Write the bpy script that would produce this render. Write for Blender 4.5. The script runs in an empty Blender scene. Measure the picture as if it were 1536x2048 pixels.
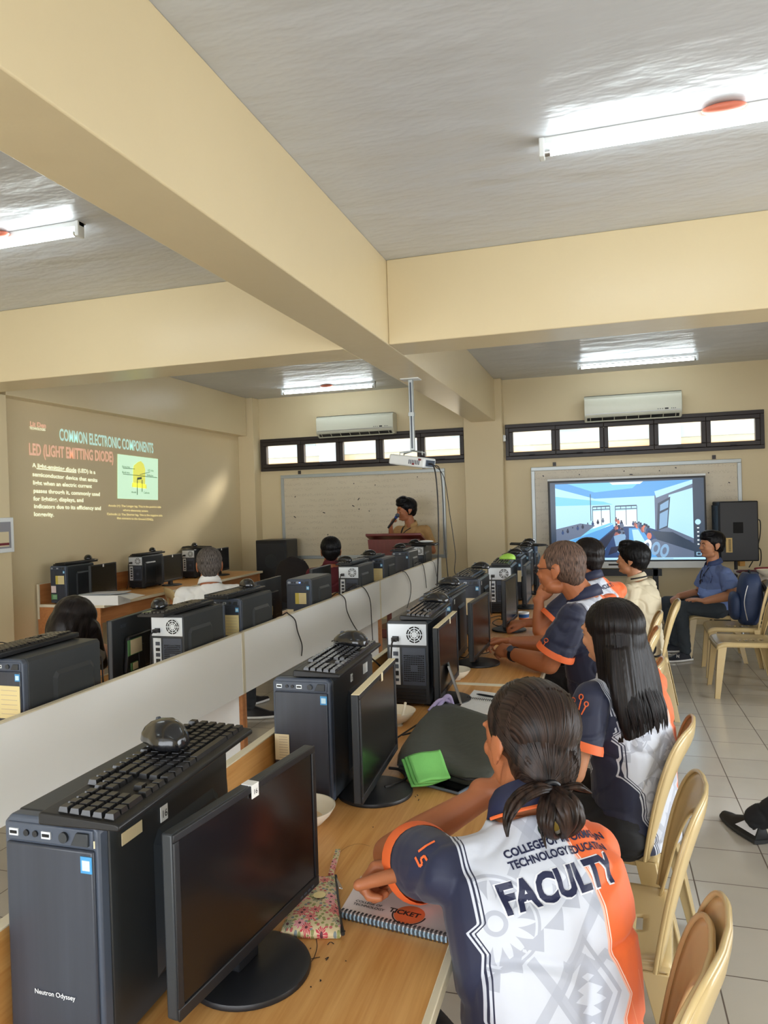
import bpy, bmesh, math, random
from mathutils import Vector, Matrix, Quaternion, noise
from mathutils.bvhtree import BVHTree
random.seed(7)
SC = bpy.context.scene
COL = SC.collection
PI = math.pi
# ------------------------------------------------------------------ camera
CAMH = 1.55
FPX = 1447.0
R0 = Matrix(((0.95721971, 0.02596965, 0.28819437), (0.28774781, 0.01962654, -0.95750509), (-0.03052233, 0.99947005, 0.0113142)))
CAMP = Vector((0, 0, CAMH))
cam_d = bpy.data.cameras.new('camera')
cam = bpy.data.objects.new('camera', cam_d)
COL.objects.link(cam)
cam.matrix_world = Matrix.Translation(CAMP) @ R0.to_4x4()
cam_d.sensor_fit = 'VERTICAL'
cam_d.sensor_height = 36.0
cam_d.lens = FPX * 36.0 / 2048
cam_d.clip_start = 0.05
SC.camera = cam
# ------------------------------------------------------------------ colour management, world, lights
SC.view_settings.view_transform = 'Standard'
SC.view_settings.look = 'None'
SC.view_settings.gamma = 1
SC.view_settings.use_curve_mapping = False
SC.view_settings.exposure = 0.88
W = bpy.data.worlds.new('world'); SC.world = W; W.use_nodes = True
W.node_tree.nodes['Background'].inputs[0].default_value = (0.95, 0.97, 1.0, 1)
W.node_tree.nodes['Background'].inputs[1].default_value = 1.9
try:
    SC.cycles.max_bounces = 8; SC.cycles.diffuse_bounces = 5; SC.cycles.glossy_bounces = 4
    SC.cycles.use_denoising = True
    SC.cycles.sample_clamp_indirect = 6.0
except Exception:
    pass
def sun_light(name, direction, strength, angle, color=(1, 1, 1)):
    d = bpy.data.lights.new(name, 'SUN'); d.energy = strength; d.angle = math.radians(angle); d.color = color
    o = bpy.data.objects.new(name, d); COL.objects.link(o)
    o.rotation_euler = Vector(direction).to_track_quat('-Z', 'Y').to_euler()
    return o
def area_light(name, loc, direction, sx, sy, power, color=(1, 1, 1)):
    d = bpy.data.lights.new(name, 'AREA'); d.shape = 'RECTANGLE'; d.size = sx; d.size_y = sy; d.energy = power; d.color = color
    o = bpy.data.objects.new(name, d); COL.objects.link(o)
    o.location = loc; o.rotation_euler = Vector(direction).to_track_quat('-Z', 'Y').to_euler()
    return o
sun_light('sun', (-0.62, -1.0, -0.62), 3.2, 16, (1.0, 0.95, 0.84))
# daylight through the big windows of the rear wall (behind the photographer); added fill on the right
area_light('rear_window_daylight', (-1.0, -4.06, 1.55), (0, 1, 0.03), 7.0, 2.3, 118, (0.88, 0.94, 1.0))
area_light('right_fill_light', (3.37, 3.4, 1.0), (-1, 0, -0.16), 5.0, 1.4, 20, (0.86, 0.94, 1.0)).data.spread = math.radians(84)  # added fill, kept low to brighten the white desk boards, not the beam
# ------------------------------------------------------------------ helpers
def S(r, g, b, a=1):
    f = lambda c: (c / 255 / 12.92) if c / 255 <= 0.04045 else ((c / 255 + 0.055) / 1.055) ** 2.4
    return (f(r), f(g), f(b), a)
def at(px, py, ax, val):
    """point of the plane (axis ax = val) that the photo shows at a pixel"""
    r = R0 @ Vector((px - 768, -(py - 1024), -FPX))
    t = (val - CAMP[ax]) / r[ax]
    return CAMP + r * t
def atd(px, py, depth):
    return CAMP + R0 @ (Vector((px - 768, -(py - 1024), -FPX)) * (depth / FPX))
class E:
    """tiny arithmetic wrapper on shader sockets"""
    def __init__(s, nt, v): s.nt = nt; s.v = v
    def _op(s, op, *a):
        n = s.nt.nodes.new('ShaderNodeMath'); n.operation = op
        for i, x in enumerate((s,) + a):
            x = x.v if isinstance(x, E) else x
            if hasattr(x, 'node'): s.nt.links.new(x, n.inputs[i])
            else: n.inputs[i].default_value = x
        return E(s.nt, n.outputs[0])
    def __add__(s, o): return s._op('ADD', o)
    def __radd__(s, o): return s._op('ADD', o)
    def __sub__(s, o): return s._op('SUBTRACT', o)
    def __rsub__(s, o): return E(s.nt, s._op('MULTIPLY', -1).v)._op('ADD', o)
    def __mul__(s, o): return s._op('MULTIPLY', o)
    def __rmul__(s, o): return s._op('MULTIPLY', o)
    def __truediv__(s, o): return s._op('DIVIDE', o)
    def lt(s, o): return s._op('LESS_THAN', o)
    def gt(s, o): return s._op('GREATER_THAN', o)
    def abs(s): return s._op('ABSOLUTE')
    def sin(s): return s._op('SINE')
    def frac(s): return s._op('FRACT')
    def floor(s): return s._op('FLOOR')
    def sqrt(s): return s._op('SQRT')
    def mn(s, o): return s._op('MINIMUM', o)
    def mx(s, o): return s._op('MAXIMUM', o)
    def atan2(s, o): return s._op('ARCTAN2', o)
    def ramp(s, pts, lo, hi):
        """piecewise linear function given as [(x, y)]"""
        n = s.nt.nodes.new('ShaderNodeFloatCurve')
        ys = [p[1] for p in pts]; y0, y1 = min(ys), max(ys)
        if y1 - y0 < 1e-9: y1 = y0 + 1
        t = (s - lo) / (hi - lo)
        s.nt.links.new(t.v, n.inputs['Value'])
        c = n.mapping.curves[0]
        P = sorted(((x - lo) / (hi - lo), (y - y0) / (y1 - y0)) for x, y in pts)
        while len(c.points) < len(P): c.points.new(0.5, 0.5)
        for i, (x, y) in enumerate(P):
            c.points[i].location = (min(max(x, 0), 1), y); c.points[i].handle_type = 'VECTOR'
        n.mapping.update()
        return E(s.nt, n.outputs[0]) * (y1 - y0) + y0
def nnode(nt, typ, **kw):
    n = nt.nodes.new(typ)
    for k, v in kw.items(): setattr(n, k, v)
    return n
def mixc(nt, fac, a, b):
    n = nt.nodes.new('ShaderNodeMix'); n.data_type = 'RGBA'
    for sock, x in ((n.inputs[0], fac), (n.inputs[6], a), (n.inputs[7], b)):
        x = x.v if isinstance(x, E) else x
        if hasattr(x, 'node'): nt.links.new(x, sock)
        else: sock.default_value = x
    return n.outputs[2]
def mat(name, color, rough=0.5, metal=0.0, spec=0.5, emit=None, estr=0.0, coat=0.0, noise_amt=0.0, noise_scale=20.0, bump=0.0, bump_scale=60.0, bump_dist=0.002, alpha=1.0, trans=0.0, stretch=(1, 1, 1), sheen=0.0):
    m = bpy.data.materials.new(name); m.use_nodes = True
    nt = m.node_tree; p = nt.nodes['Principled BSDF']
    p.inputs['Base Color'].default_value = color
    p.inputs['Roughness'].default_value = rough
    p.inputs['Metallic'].default_value = metal
    p.inputs['Specular IOR Level'].default_value = spec
    p.inputs['Coat Weight'].default_value = coat
    p.inputs['Sheen Weight'].default_value = sheen
    if alpha < 1: p.inputs['Alpha'].default_value = alpha
    if trans: p.inputs['Transmission Weight'].default_value = trans
    if emit: p.inputs['Emission Color'].default_value = emit; p.inputs['Emission Strength'].default_value = estr
    if noise_amt or bump:
        tc = nnode(nt, 'ShaderNodeTexCoord'); mp = nnode(nt, 'ShaderNodeMapping'); mp.inputs['Scale'].default_value = stretch
        nt.links.new(tc.outputs['Object'], mp.inputs[0])
    if noise_amt:
        n = nnode(nt, 'ShaderNodeTexNoise'); n.inputs['Scale'].default_value = noise_scale; n.inputs['Detail'].default_value = 5
        nt.links.new(mp.outputs[0], n.inputs['Vector'])
        dark = tuple(c * (1 - noise_amt) for c in color[:3]) + (1,)
        lite = tuple(min(1, c * (1 + noise_amt)) for c in color[:3]) + (1,)
        nt.links.new(mixc(nt, n.outputs[0], dark, lite), p.inputs['Base Color'])
    if bump:
        n = nnode(nt, 'ShaderNodeTexNoise'); n.inputs['Scale'].default_value = bump_scale; n.inputs['Detail'].default_value = 4
        nt.links.new(mp.outputs[0], n.inputs['Vector'])
        b = nnode(nt, 'ShaderNodeBump'); b.inputs['Strength'].default_value = bump; b.inputs['Distance'].default_value = bump_dist
        nt.links.new(n.outputs[0], b.inputs['Height']); nt.links.new(b.outputs[0], p.inputs['Normal'])
    return m
def tag(o, label=None, cat=None, group=None, kind=None):
    if label: o['label'] = label
    if cat: o['category'] = cat
    if group: o['group'] = group
    if kind: o['kind'] = kind
    return o
def empty(name, loc=(0, 0, 0), rz=0.0, label=None, cat=None, group=None):
    o = bpy.data.objects.new(name, None); COL.objects.link(o)
    o.empty_display_size = 0.1
    o.location = loc; o.rotation_euler = (0, 0, rz)
    return tag(o, label, cat, group)
def copy_tree(o, parent=None):
    c = o.copy(); COL.objects.link(c)
    if parent is not None: c.parent = parent
    for ch in list(o.children): copy_tree(ch, c)
    return c
def place(proto, first, loc, rz, label, group=None):
    """first use moves the prototype itself, later uses copy it with its parts"""
    o = proto if first[0] else copy_tree(proto)
    first[0] = False
    o.location = loc; o.rotation_euler = (0, 0, rz); o['label'] = label
    if group: o['group'] = group
    return o
class MB:
    def __init__(s): s.v = []; s.f = []; s.m = []; s.X = Matrix.Identity(4); s.mi = 0
    def xf(s, X=None): s.X = X if X is not None else Matrix.Identity(4); return s
    def mat(s, i): s.mi = i; return s
    def add(s, vs, fs, mi=None):
        b = len(s.v); s.v += [tuple(s.X @ Vector(v)) for v in vs]
        s.f += [tuple(i + b for i in f) for f in fs]; s.m += [s.mi if mi is None else mi] * len(fs)
        return s
    def box(s, x0, x1, y0, y1, z0, z1, mi=None):
        vs = [(x0, y0, z0), (x1, y0, z0), (x1, y1, z0), (x0, y1, z0), (x0, y0, z1), (x1, y0, z1), (x1, y1, z1), (x0, y1, z1)]
        return s.add(vs, [(0, 3, 2, 1), (4, 5, 6, 7), (0, 1, 5, 4), (1, 2, 6, 5), (2, 3, 7, 6), (3, 0, 4, 7)], mi)
    def cbox(s, c, sz, mi=None):
        return s.box(c[0] - sz[0] / 2, c[0] + sz[0] / 2, c[1] - sz[1] / 2, c[1] + sz[1] / 2, c[2] - sz[2] / 2, c[2] + sz[2] / 2, mi)
    def loft(s, rings, close=True, caps=True, mi=None):
        n = len(rings[0]); vs = [p for r in rings for p in r]; fs = []
        for i in range(len(rings) - 1):
            for j in range(n if close else n - 1):
                k = (j + 1) % n
                fs.append((i * n + j, i * n + k, (i + 1) * n + k, (i + 1) * n + j))
        if caps and close:
            fs.append(tuple(range(n - 1, -1, -1))); fs.append(tuple(range((len(rings) - 1) * n, len(rings) * n)))
        return s.add(vs, fs, mi)
    def prism(s, poly, axis, a, b, mi=None):
        """extrude a polygon (2D, in the two other axes in order) along axis"""
        def P(u, v, w):
            return ((w, u, v), (u, w, v), (u, v, w))[axis]
        return s.loft([[P(u, v, a) for u, v in poly], [P(u, v, b) for u, v in poly]], mi=mi)
    def lathe(s, prof, n=32, c=(0, 0, 0), caps=True, mi=None):
        rings = [[(c[0] + r * math.cos(2 * PI * j / n), c[1] + r * math.sin(2 * PI * j / n), c[2] + z) for j in range(n)] for r, z in prof]
        return s.loft(rings, caps=caps, mi=mi)
    def tube(s, pts, r, n=8, mi=None, caps=True):
        pts = [Vector(p) for p in pts]; rr = r if isinstance(r, (list, tuple)) else [r] * len(pts)
        rings = []; up = None
        for i, p in enumerate(pts):
            t = (pts[min(i + 1, len(pts) - 1)] - pts[max(i - 1, 0)])
            t = t.normalized() if t.length > 1e-9 else Vector((0, 0, 1))
            if up is None: up = t.orthogonal().normalized()
            up = (up - t * up.dot(t)); up = up.normalized() if up.length > 1e-6 else t.orthogonal().normalized()
            sd = t.cross(up)
            rings.append([p + (up * math.cos(2 * PI * j / n) + sd * math.sin(2 * PI * j / n)) * rr[i] for j in range(n)])
        return s.loft(rings, caps=caps, mi=mi)
    def ball(s, c, r, n=16, m=10, M=None, mi=None, pw=1.0):
        """ellipsoid, radii r (scalar or triple), optional 3x3 rotation"""
        r = (r, r, r) if not isinstance(r, (tuple, list)) else r
        c = Vector(c); vs = []; M = M or Matrix.Identity(3)
        q = lambda t: math.copysign(abs(t) ** pw, t)
        for i in range(1, m):
            th = PI * i / m
            for j in range(n):
                ph = 2 * PI * j / n
                vs.append(c + M @ Vector((r[0] * q(math.sin(th)) * q(math.cos(ph)), r[1] * q(math.sin(th)) * q(math.sin(ph)), r[2] * q(math.cos(th)))))
        fs = []
        for i in range(m - 2):
            for j in range(n):
                k = (j + 1) % n
                fs.append((i * n + j, (i + 1) * n + j, (i + 1) * n + k, i * n + k))
        t = len(vs); vs.append(c + M @ Vector((0, 0, r[2]))); vs.append(c + M @ Vector((0, 0, -r[2])))
        for j in range(n):
            k = (j + 1) % n
            fs.append((t, j, k)); fs.append((t + 1, (m - 2) * n + k, (m - 2) * n + j))
        return s.add(vs, fs, mi)
    def cap(s, a, ra, b, rb, n=14):
        """tapered capsule"""
        a = Vector(a); b = Vector(b); d = b - a; L = d.length
        if L < 1e-6: return s.ball(a, ra)
        t = d / L; u = t.orthogonal().normalized(); w = t.cross(u); rings = []
        for k in range(-5, 6):
            if k < 0: ph = k / 5 * PI / 2 * 0.98; c = a; r = ra
            elif k == 0: continue
            else: ph = (k - 1) / 5 * PI / 2; c = b; r = rb
            if k < 0: cc = c + t * r * math.sin(ph); rad = r * math.cos(ph)
            else: ph = k / 5 * PI / 2 * 0.98 - PI / 10; ph = max(ph, 0); cc = c + t * r * math.sin(ph); rad = r * math.cos(ph)
            rings.append([cc + (u * math.cos(2 * PI * j / n) + w * math.sin(2 * PI * j / n)) * rad for j in range(n)])
        rings.insert(5, [a + (u * math.cos(2 * PI * j / n) + w * math.sin(2 * PI * j / n)) * ra for j in range(n)])
        rings.append([b + t * rb * 0.999 + (u * math.cos(2 * PI * j / n) + w * math.sin(2 * PI * j / n)) * rb * 0.1 for j in range(n)])
        return s.loft(rings)
    def mesh(s, name, mats, smooth=30):
        me = bpy.data.meshes.new(name)
        me.from_pydata(s.v, [], s.f)
        for m in (mats if isinstance(mats, (list, tuple)) else [mats]): me.materials.append(m)
        me.polygons.foreach_set('material_index', s.m)
        me.validate(); me.update()
        bm = bmesh.new(); bm.from_mesh(me); bmesh.ops.recalc_face_normals(bm, faces=bm.faces); bm.to_mesh(me); bm.free()
        if smooth:
            me.polygons.foreach_set('use_smooth', [True] * len(me.polygons))
            me.set_sharp_from_angle(angle=math.radians(smooth))
        return me
    def build(s, name, mats, parent=None, smooth=30, bevel=0, seg=2, loc=(0, 0, 0)):
        o = bpy.data.objects.new(name, s.mesh(name, mats, smooth)); COL.objects.link(o)
        o.location = loc
        if parent: o.parent = parent
        if bevel:
            b = o.modifiers.new('bevel', 'BEVEL'); b.width = bevel; b.segments = seg; b.limit_method = 'ANGLE'; b.angle_limit = math.radians(40)
        return o
def grid(mb, nu, nv, fn, mi=None, skip=None):
    vs = [fn(i / nu, j / nv) for j in range(nv + 1) for i in range(nu + 1)]
    fs = [(j * (nu + 1) + i, j * (nu + 1) + i + 1, (j + 1) * (nu + 1) + i + 1, (j + 1) * (nu + 1) + i) for j in range(nv) for i in range(nu) if not (skip and skip(i, j))]
    mb.add(vs, fs, mi); return mb
_tc = {}
def text_geo(txt, bold=0.0, space=1.0):
    """flat glyph mesh, cap height about 1, origin at left baseline; returns verts, faces, width"""
    k = (txt, bold, space)
    if k in _tc: return _tc[k]
    cu = bpy.data.curves.new('t', 'FONT'); cu.body = txt; cu.size = 1.37; cu.offset = bold; cu.resolution_u = 3; cu.space_character = space
    o = bpy.data.objects.new('t', cu); COL.objects.link(o)
    dg = bpy.context.evaluated_depsgraph_get(); ev = o.evaluated_get(dg); me = ev.to_mesh()
    vs = [tuple(v.co) for v in me.vertices]; fs = [tuple(p.vertices) for p in me.polygons]
    ev.to_mesh_clear(); bpy.data.objects.remove(o); bpy.data.curves.remove(cu)
    w = max((v[0] for v in vs), default=1)
    _tc[k] = (vs, fs, w); return _tc[k]
def put_text(mb, txt, O, U, V, height, width=None, bold=0.0, align='l', mi=None, space=1.0):
    """text on the plane O + u*U + v*V (unit vectors), cap height and optional full width"""
    vs, fs, w = text_geo(txt, bold, space)
    sx = (width / w) if width else height
    tot = w * sx; off = 0 if align == 'l' else (-tot / 2 if align == 'c' else -tot)
    O = Vector(O); U = Vector(U).normalized(); V = Vector(V).normalized()
    mb.add([O + U * (v[0] * sx + off) + V * (v[1] * height) for v in vs], fs, mi)
    return tot
def disc(mb, c, U, V, r, n=24, mi=None, r0=0.0, a0=0, a1=2 * PI):
    c = Vector(c); U = Vector(U); V = Vector(V)
    if r0 <= 0:
        return mb.add([c + U * r * math.cos(a0 + (a1 - a0) * j / n) + V * r * math.sin(a0 + (a1 - a0) * j / n) for j in range(n)], [tuple(range(n))], mi)
    vs = []
    for j in range(n + 1):
        a = a0 + (a1 - a0) * j / n
        for q in (r0, r): vs.append(c + U * q * math.cos(a) + V * q * math.sin(a))
    return mb.add(vs, [(2 * j, 2 * j + 1, 2 * j + 3, 2 * j + 2) for j in range(n)], mi)
def bez(pts, n=8):
    """Catmull-Rom through points"""
    P = [Vector(p) for p in pts]; out = []
    for i in range(len(P) - 1):
        a = P[max(i - 1, 0)]; b = P[i]; c = P[i + 1]; d = P[min(i + 2, len(P) - 1)]
        for k in range(n):
            t = k / n
            out.append(0.5 * ((2 * b) + (c - a) * t + (2 * a - 5 * b + 4 * c - d) * t * t + (3 * b - a - 3 * c + d) * t ** 3))
    out.append(P[-1]); return out
# ------------------------------------------------------------------ shared materials
def wood_mat(name, c1, c2, rough=0.35):
    m = bpy.data.materials.new(name); m.use_nodes = True; nt = m.node_tree; p = nt.nodes['Principled BSDF']
    tc = nnode(nt, 'ShaderNodeTexCoord'); mp = nnode(nt, 'ShaderNodeMapping'); mp.inputs['Scale'].default_value = (16, 1.0, 16)
    nt.links.new(tc.outputs['Object'], mp.inputs[0])
    n = nnode(nt, 'ShaderNodeTexNoise'); n.inputs['Scale'].default_value = 2.6; n.inputs['Detail'].default_value = 8; n.inputs['Distortion'].default_value = 0.6
    nt.links.new(mp.outputs[0], n.inputs['Vector'])
    mp2 = nnode(nt, 'ShaderNodeMapping'); mp2.inputs['Scale'].default_value = (90, 3, 90); nt.links.new(tc.outputs['Object'], mp2.inputs[0])
    n2 = nnode(nt, 'ShaderNodeTexNoise'); n2.inputs['Scale'].default_value = 2; n2.inputs['Detail'].default_value = 4; nt.links.new(mp2.outputs[0], n2.inputs['Vector'])
    f = ((E(nt, n.outputs[0]) - 0.5) * 2.4 + (E(nt, n2.outputs[0]) - 0.5) * 1.3 + 0.5)
    f = f.mx(0.0).mn(1.0)
    nt.links.new(mixc(nt, f, c1, c2), p.inputs['Base Color'])
    p.inputs['Roughness'].default_value = rough
    return m
def wall_mat(name, col, rough=0.45, amt=0.04, bump=0.15, bd=0.01, bs=7):
    return mat(name, col, rough=rough, noise_amt=amt, noise_scale=1.3, bump=bump, bump_scale=bs, bump_dist=bd, spec=0.3, stretch=(1, 2.2, 1) if bd > .02 else (1, 1, 1))
M = {}
M['wall'] = wall_mat('cream_paint', S(228, 211, 172))
M['beam'] = wall_mat('cream_gloss_paint', S(226, 209, 170), rough=0.28, bump=0.35)
M['ceil'] = wall_mat('ceiling_paint', S(206, 209, 213), rough=0.34, amt=0.05, bump=0.9, bd=0.03, bs=2.2)
M['dark'] = mat('dark_bronze', S(46, 38, 36), 0.4)
M['white'] = mat('white_laminate', S(249, 249, 247), 0.4, noise_amt=0.01, noise_scale=3)
M['edge'] = mat('cream_edge_band', S(226, 216, 190), 0.45)
M['wood'] = wood_mat('desk_wood', S(200, 142, 76), S(222, 170, 104))
M['woodred'] = wood_mat('desk_side_wood', S(176, 112, 66), S(196, 134, 82))
M['blk'] = mat('black_plastic', S(26, 27, 31), 0.42, bump=0.08, bump_scale=900, bump_dist=0.0004)
M['blk2'] = mat('charcoal_steel', S(46, 50, 54), 0.42, noise_amt=0.05, noise_scale=6)
M['slate'] = mat('slate_plastic', S(70, 78, 92), 0.4)
M['brush'] = mat('brushed_black_front', S(54, 59, 70), 0.34, noise_amt=0.3, noise_scale=60, stretch=(1, 0.2, 0.03))
M['key'] = mat('black_keys', S(36, 36, 38), 0.24)
M['keygap'] = mat('keyboard_case', S(16, 16, 18), 0.4)
M['silver'] = mat('silver_steel', S(222, 229, 235), 0.34, metal=0.25)
M['hole'] = mat('dark_hole', S(10, 10, 12), 0.8)
M['screen'] = mat('switched_off_screen', S(20, 17, 17), 0.22, spec=0.6)
M['beige'] = mat('beige_chair_plastic', S(206, 182, 132), 0.24, spec=0.5, noise_amt=0.02, noise_scale=3, coat=0.15)
M['paper'] = mat('paper', S(226, 212, 176), 0.7)
M['wpaper'] = mat('white_paper', S(240, 240, 238), 0.7)
M['ypaper'] = mat('yellowed_label', S(222, 206, 150), 0.6)
M['gpaper'] = mat('green_edge_label', S(96, 150, 96), 0.6)
M['ink'] = mat('dark_ink', S(40, 38, 40), 0.7)
M['cable'] = mat('black_cable', S(34, 30, 30), 0.5)
M['bluestk'] = mat('blue_sticker', S(70, 150, 205), 0.35)
M['lblue'] = mat('pale_blue_sticker', S(200, 228, 240), 0.35)
M['acw'] = mat('air_conditioner_white', S(214, 214, 196), 0.3)
M['chrome'] = mat('brushed_metal', S(190, 190, 188), 0.28, metal=0.8)
def struct(mb, name, m, bevel=0, smooth=30):
    o = mb.build(name, m, None, smooth, bevel); o['kind'] = 'structure'; return o
def floor_mat():
    m = bpy.data.materials.new('ceramic_floor_tiles'); m.use_nodes = True; nt = m.node_tree; p = nt.nodes['Principled BSDF']
    tc = nnode(nt, 'ShaderNodeTexCoord'); sx = nnode(nt, 'ShaderNodeSeparateXYZ'); nt.links.new(tc.outputs['Object'], sx.inputs[0])
    T = 0.302
    x = E(nt, sx.outputs[0]); y = E(nt, sx.outputs[1])
    u = ((x - 0.014) / T); v = ((y - 3.113) / 0.298)
    g = 0.0085
    gu = ((u + 100).frac() - 0.5).abs().gt(0.5 - g); gv = ((v + 100).frac() - 0.5).abs().gt(0.5 - g)
    gr = gu.mx(gv)
    cb = nnode(nt, 'ShaderNodeCombineXYZ'); nt.links.new((u + 100).floor().v, cb.inputs[0]); nt.links.new((v + 100).floor().v, cb.inputs[1])
    wn = nnode(nt, 'ShaderNodeTexWhiteNoise'); nt.links.new(cb.outputs[0], wn.inputs['Vector'])
    n = nnode(nt, 'ShaderNodeTexNoise'); n.inputs['Scale'].default_value = 6; n.inputs['Detail'].default_value = 6; nt.links.new(tc.outputs['Object'], n.inputs['Vector'])
    f = (E(nt, wn.outputs[0]) * 0.4 + E(nt, n.outputs[0]) * 0.6)
    c = mixc(nt, f, S(178, 172, 160), S(194, 188, 175))
    nt.links.new(mixc(nt, gr, c, S(96, 84, 74)), p.inputs['Base Color'])
    r = gr * 0.4 + 0.16
    nt.links.new(r.v, p.inputs['Roughness']); p.inputs['Specular IOR Level'].default_value = 0.5
    b = nnode(nt, 'ShaderNodeBump'); b.inputs['Strength'].default_value = 0.4; b.inputs['Distance'].default_value = 0.001
    h = 1.0 - gr + E(nt, n.outputs[0]) * 0.12
    nt.links.new(h.v, b.inputs['Height']); nt.links.new(b.outputs[0], p.inputs['Normal'])
    return m
# ------------------------------------------------------------------ room shell
XL, XR, YB, YF, ZC, ZB = -4.84, 3.3, -4.0, 9.3, 3.08, 2.548
struct(MB().box(XL - .15, XR + .15, YB - .1, YF + .15, -0.1, 0), 'floor', floor_mat())
struct(MB().box(XL - .15, XR + .15, YB - .1, YF + .15, ZC, ZC + .12), 'ceiling', M['ceil'])
WZ0, WZ1 = 2.055, 2.505
LW = (-4.58, -1.64); RW = (-1.15, 1.82)
w = MB()
w.box(XL, XR, YF, YF + .14, 0, WZ0).box(XL, XR, YF, YF + .14, WZ1, ZC)
w.box(XL, LW[0], YF, YF + .14, WZ0, WZ1).box(LW[1], RW[0], YF, YF + .14, WZ0, WZ1).box(RW[1], XR, YF, YF + .14, WZ0, WZ1)
struct(w, 'wall_front', M['wall'])
struct(MB().box(XL - .14, XL, YB, YF + .14, 0, ZC), 'wall_left', M['wall'])
w = MB().box(XR, XR + .14, YB, .88, 0, ZC).box(XR, XR + .14, 5.92, YF + .14, 0, ZC).box(XR, XR + .14, .88, 5.92, 0, .28).box(XR, XR + .14, .88, 5.92, 1.72, ZC)
struct(w, 'wall_right', M['wall'])
w = MB().box(XL, -4.52, YB - .1, YB, 0, ZC).box(2.52, XR, YB - .1, YB, 0, ZC).box(-4.52, 2.52, YB - .1, YB, 0, .38).box(-4.52, 2.52, YB - .1, YB, 2.72, ZC)
struct(w, 'wall_back', M['wall'])
w = MB()
for k in range(6): w.box(XR + .02, XR + .06, .88 + k * 1.0, .92 + k * 1.0, .28, 1.72)
struct(w, 'added_window_4', M['dark'])  # added low opening and mullions, made up around the right fill light
w = MB()
for k in range(8): w.box(-4.52 + k, -4.48 + k, YB - .04, YB, .38, 2.72)
w.box(-4.52, 2.52, YB - .039, YB - .001, 2.2, 2.24); struct(w, 'window_3', M['dark'])
# beams
struct(MB().box(-1.555, -1.256, YB, YF, ZB, ZC), 'trim_1', M['beam'], bevel=.006)          # long ceiling beam
b2 = MB(); b2.box(XL, -1.5555, 4.385, 4.74, ZB + .0008, ZC).box(-1.2555, XR, 4.385, 4.74, ZB + .0008, ZC)
struct(b2, 'trim_2', M['beam'], bevel=.006)                                              # cross beam
b3 = MB(); b3.box(XL, -1.5555, -1.3, -0.95, ZB + .0008, ZC).box(-1.2555, XR, -1.3, -0.95, ZB + .0008, ZC)
struct(b3, 'trim_3', M['beam'], bevel=.006)
struct(MB().box(XL, -4.70, 4.86, 9.1, ZB, ZC - .0005), 'trim_4', M['beam'], bevel=.004)           # beam along the left wall
struct(MB().box(XL, -4.70, 4.45, 4.858, 0, ZB), 'trim_5', M['wall'], bevel=.006)           # pilaster on the left wall
struct(MB().box(XL, -4.60, 9.11, YF, 0, ZC - .0005), 'trim_6', M['wall'], bevel=.006)              # corner column
struct(MB().box(-1.66, -1.17, 9.13, YF, 0, ZC - .0005), 'trim_7', M['wall'], bevel=.008)           # column under the long beam
# ------------------------------------------------------------------ strip windows
gm0 = bpy.data.materials.new('window_glass'); gm0.use_nodes = True; nt = gm0.node_tree; nt.nodes.remove(nt.nodes['Principled BSDF'])
t0, g0, x0 = nnode(nt, 'ShaderNodeBsdfTransparent'), nnode(nt, 'ShaderNodeBsdfGlossy'), nnode(nt, 'ShaderNodeMixShader'); x0.inputs[0].default_value = .06; g0.inputs['Roughness'].default_value = .02
nt.links.new(t0.outputs[0], x0.inputs[1]); nt.links.new(g0.outputs[0], x0.inputs[2]); nt.links.new(x0.outputs[0], nt.nodes['Material Output'].inputs[0]); M['glass'] = gm0
def window(name, x0, x1, label):
    root = bpy.data.objects.new(name, None); COL.objects.link(root); root['kind'] = 'structure'; root.location = (x0, YF, WZ0)
    Wd = x1 - x0; H = WZ1 - WZ0
    f = MB().box(0, Wd, -.035, .06, 0, .045).box(0, Wd, -.035, .06, H - .045, H).box(0, .045, -.035, .06, .045, H - .045).box(Wd - .045, Wd, -.035, .06, .045, H - .045)
    f.build('window_frame', M['dark'], root, bevel=.004)
    n = 5; s = (Wd - .09) / n
    for i in range(n):
        a = .045 + i * s; b = a + s
        q = MB(); t = .052
        q.box(a, b, -.045, .03, .046, .046 + t).box(a, b, -.045, .03, H - .046 - t, H - .046)
        q.box(a, a + t, -.045, .03, .046 + t, H - .046 - t).box(b - t, b, -.045, .03, .046 + t, H - .046 - t)
        so = q.build('window_sash', M['dark'], root, bevel=.006)
        MB().box(a + t, b - t, -.004, .002, .046 + t, H - .046 - t).build('pane', M['glass'], so)
        MB().box((a + b) / 2 - .035, (a + b) / 2 + .035, -.062, -.047, .052, .064).build('handle', M['blk'], so, bevel=.003)
    return root
window('window_1', LW[0], LW[1], '')
window('window_2', RW[0], RW[1], '')
# ------------------------------------------------------------------ neighbouring building seen through the strip windows
cream_exterior = mat('cream_render', S(244, 232, 206), .7)  # even base colours of the building itself
orange_exterior = mat('orange_render', S(236, 184, 132), .7)
grey_exterior = mat('pale_blue_grey_ledge', S(176, 192, 196), .7)
glassdk = mat('far_window_glass', S(120, 140, 150), .3)
bd = empty('neighbouring_building', (0, 16, 0), 0, 'cream and orange building across the yard, seen through the strip windows', 'building')
MB().box(-12, 9, 0, .4, -1, 4.2).build('facade', cream_exterior, bd)
MB().box(-12, 9, -.25, 0, 2.72, 2.95).build('ledge', grey_exterior, bd)
MB().box(-12, 9, -.03, 0, 2.2, 2.6).build('orange_band', orange_exterior, bd)
for a, b_ in ((-4.6, -3.6), (-2.3, -1.6), (1.5, 2.3)):
    MB().box(a, b_, -.05, 0, 3.15, 3.6).build('orange_panel', orange_exterior, bd)
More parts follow.
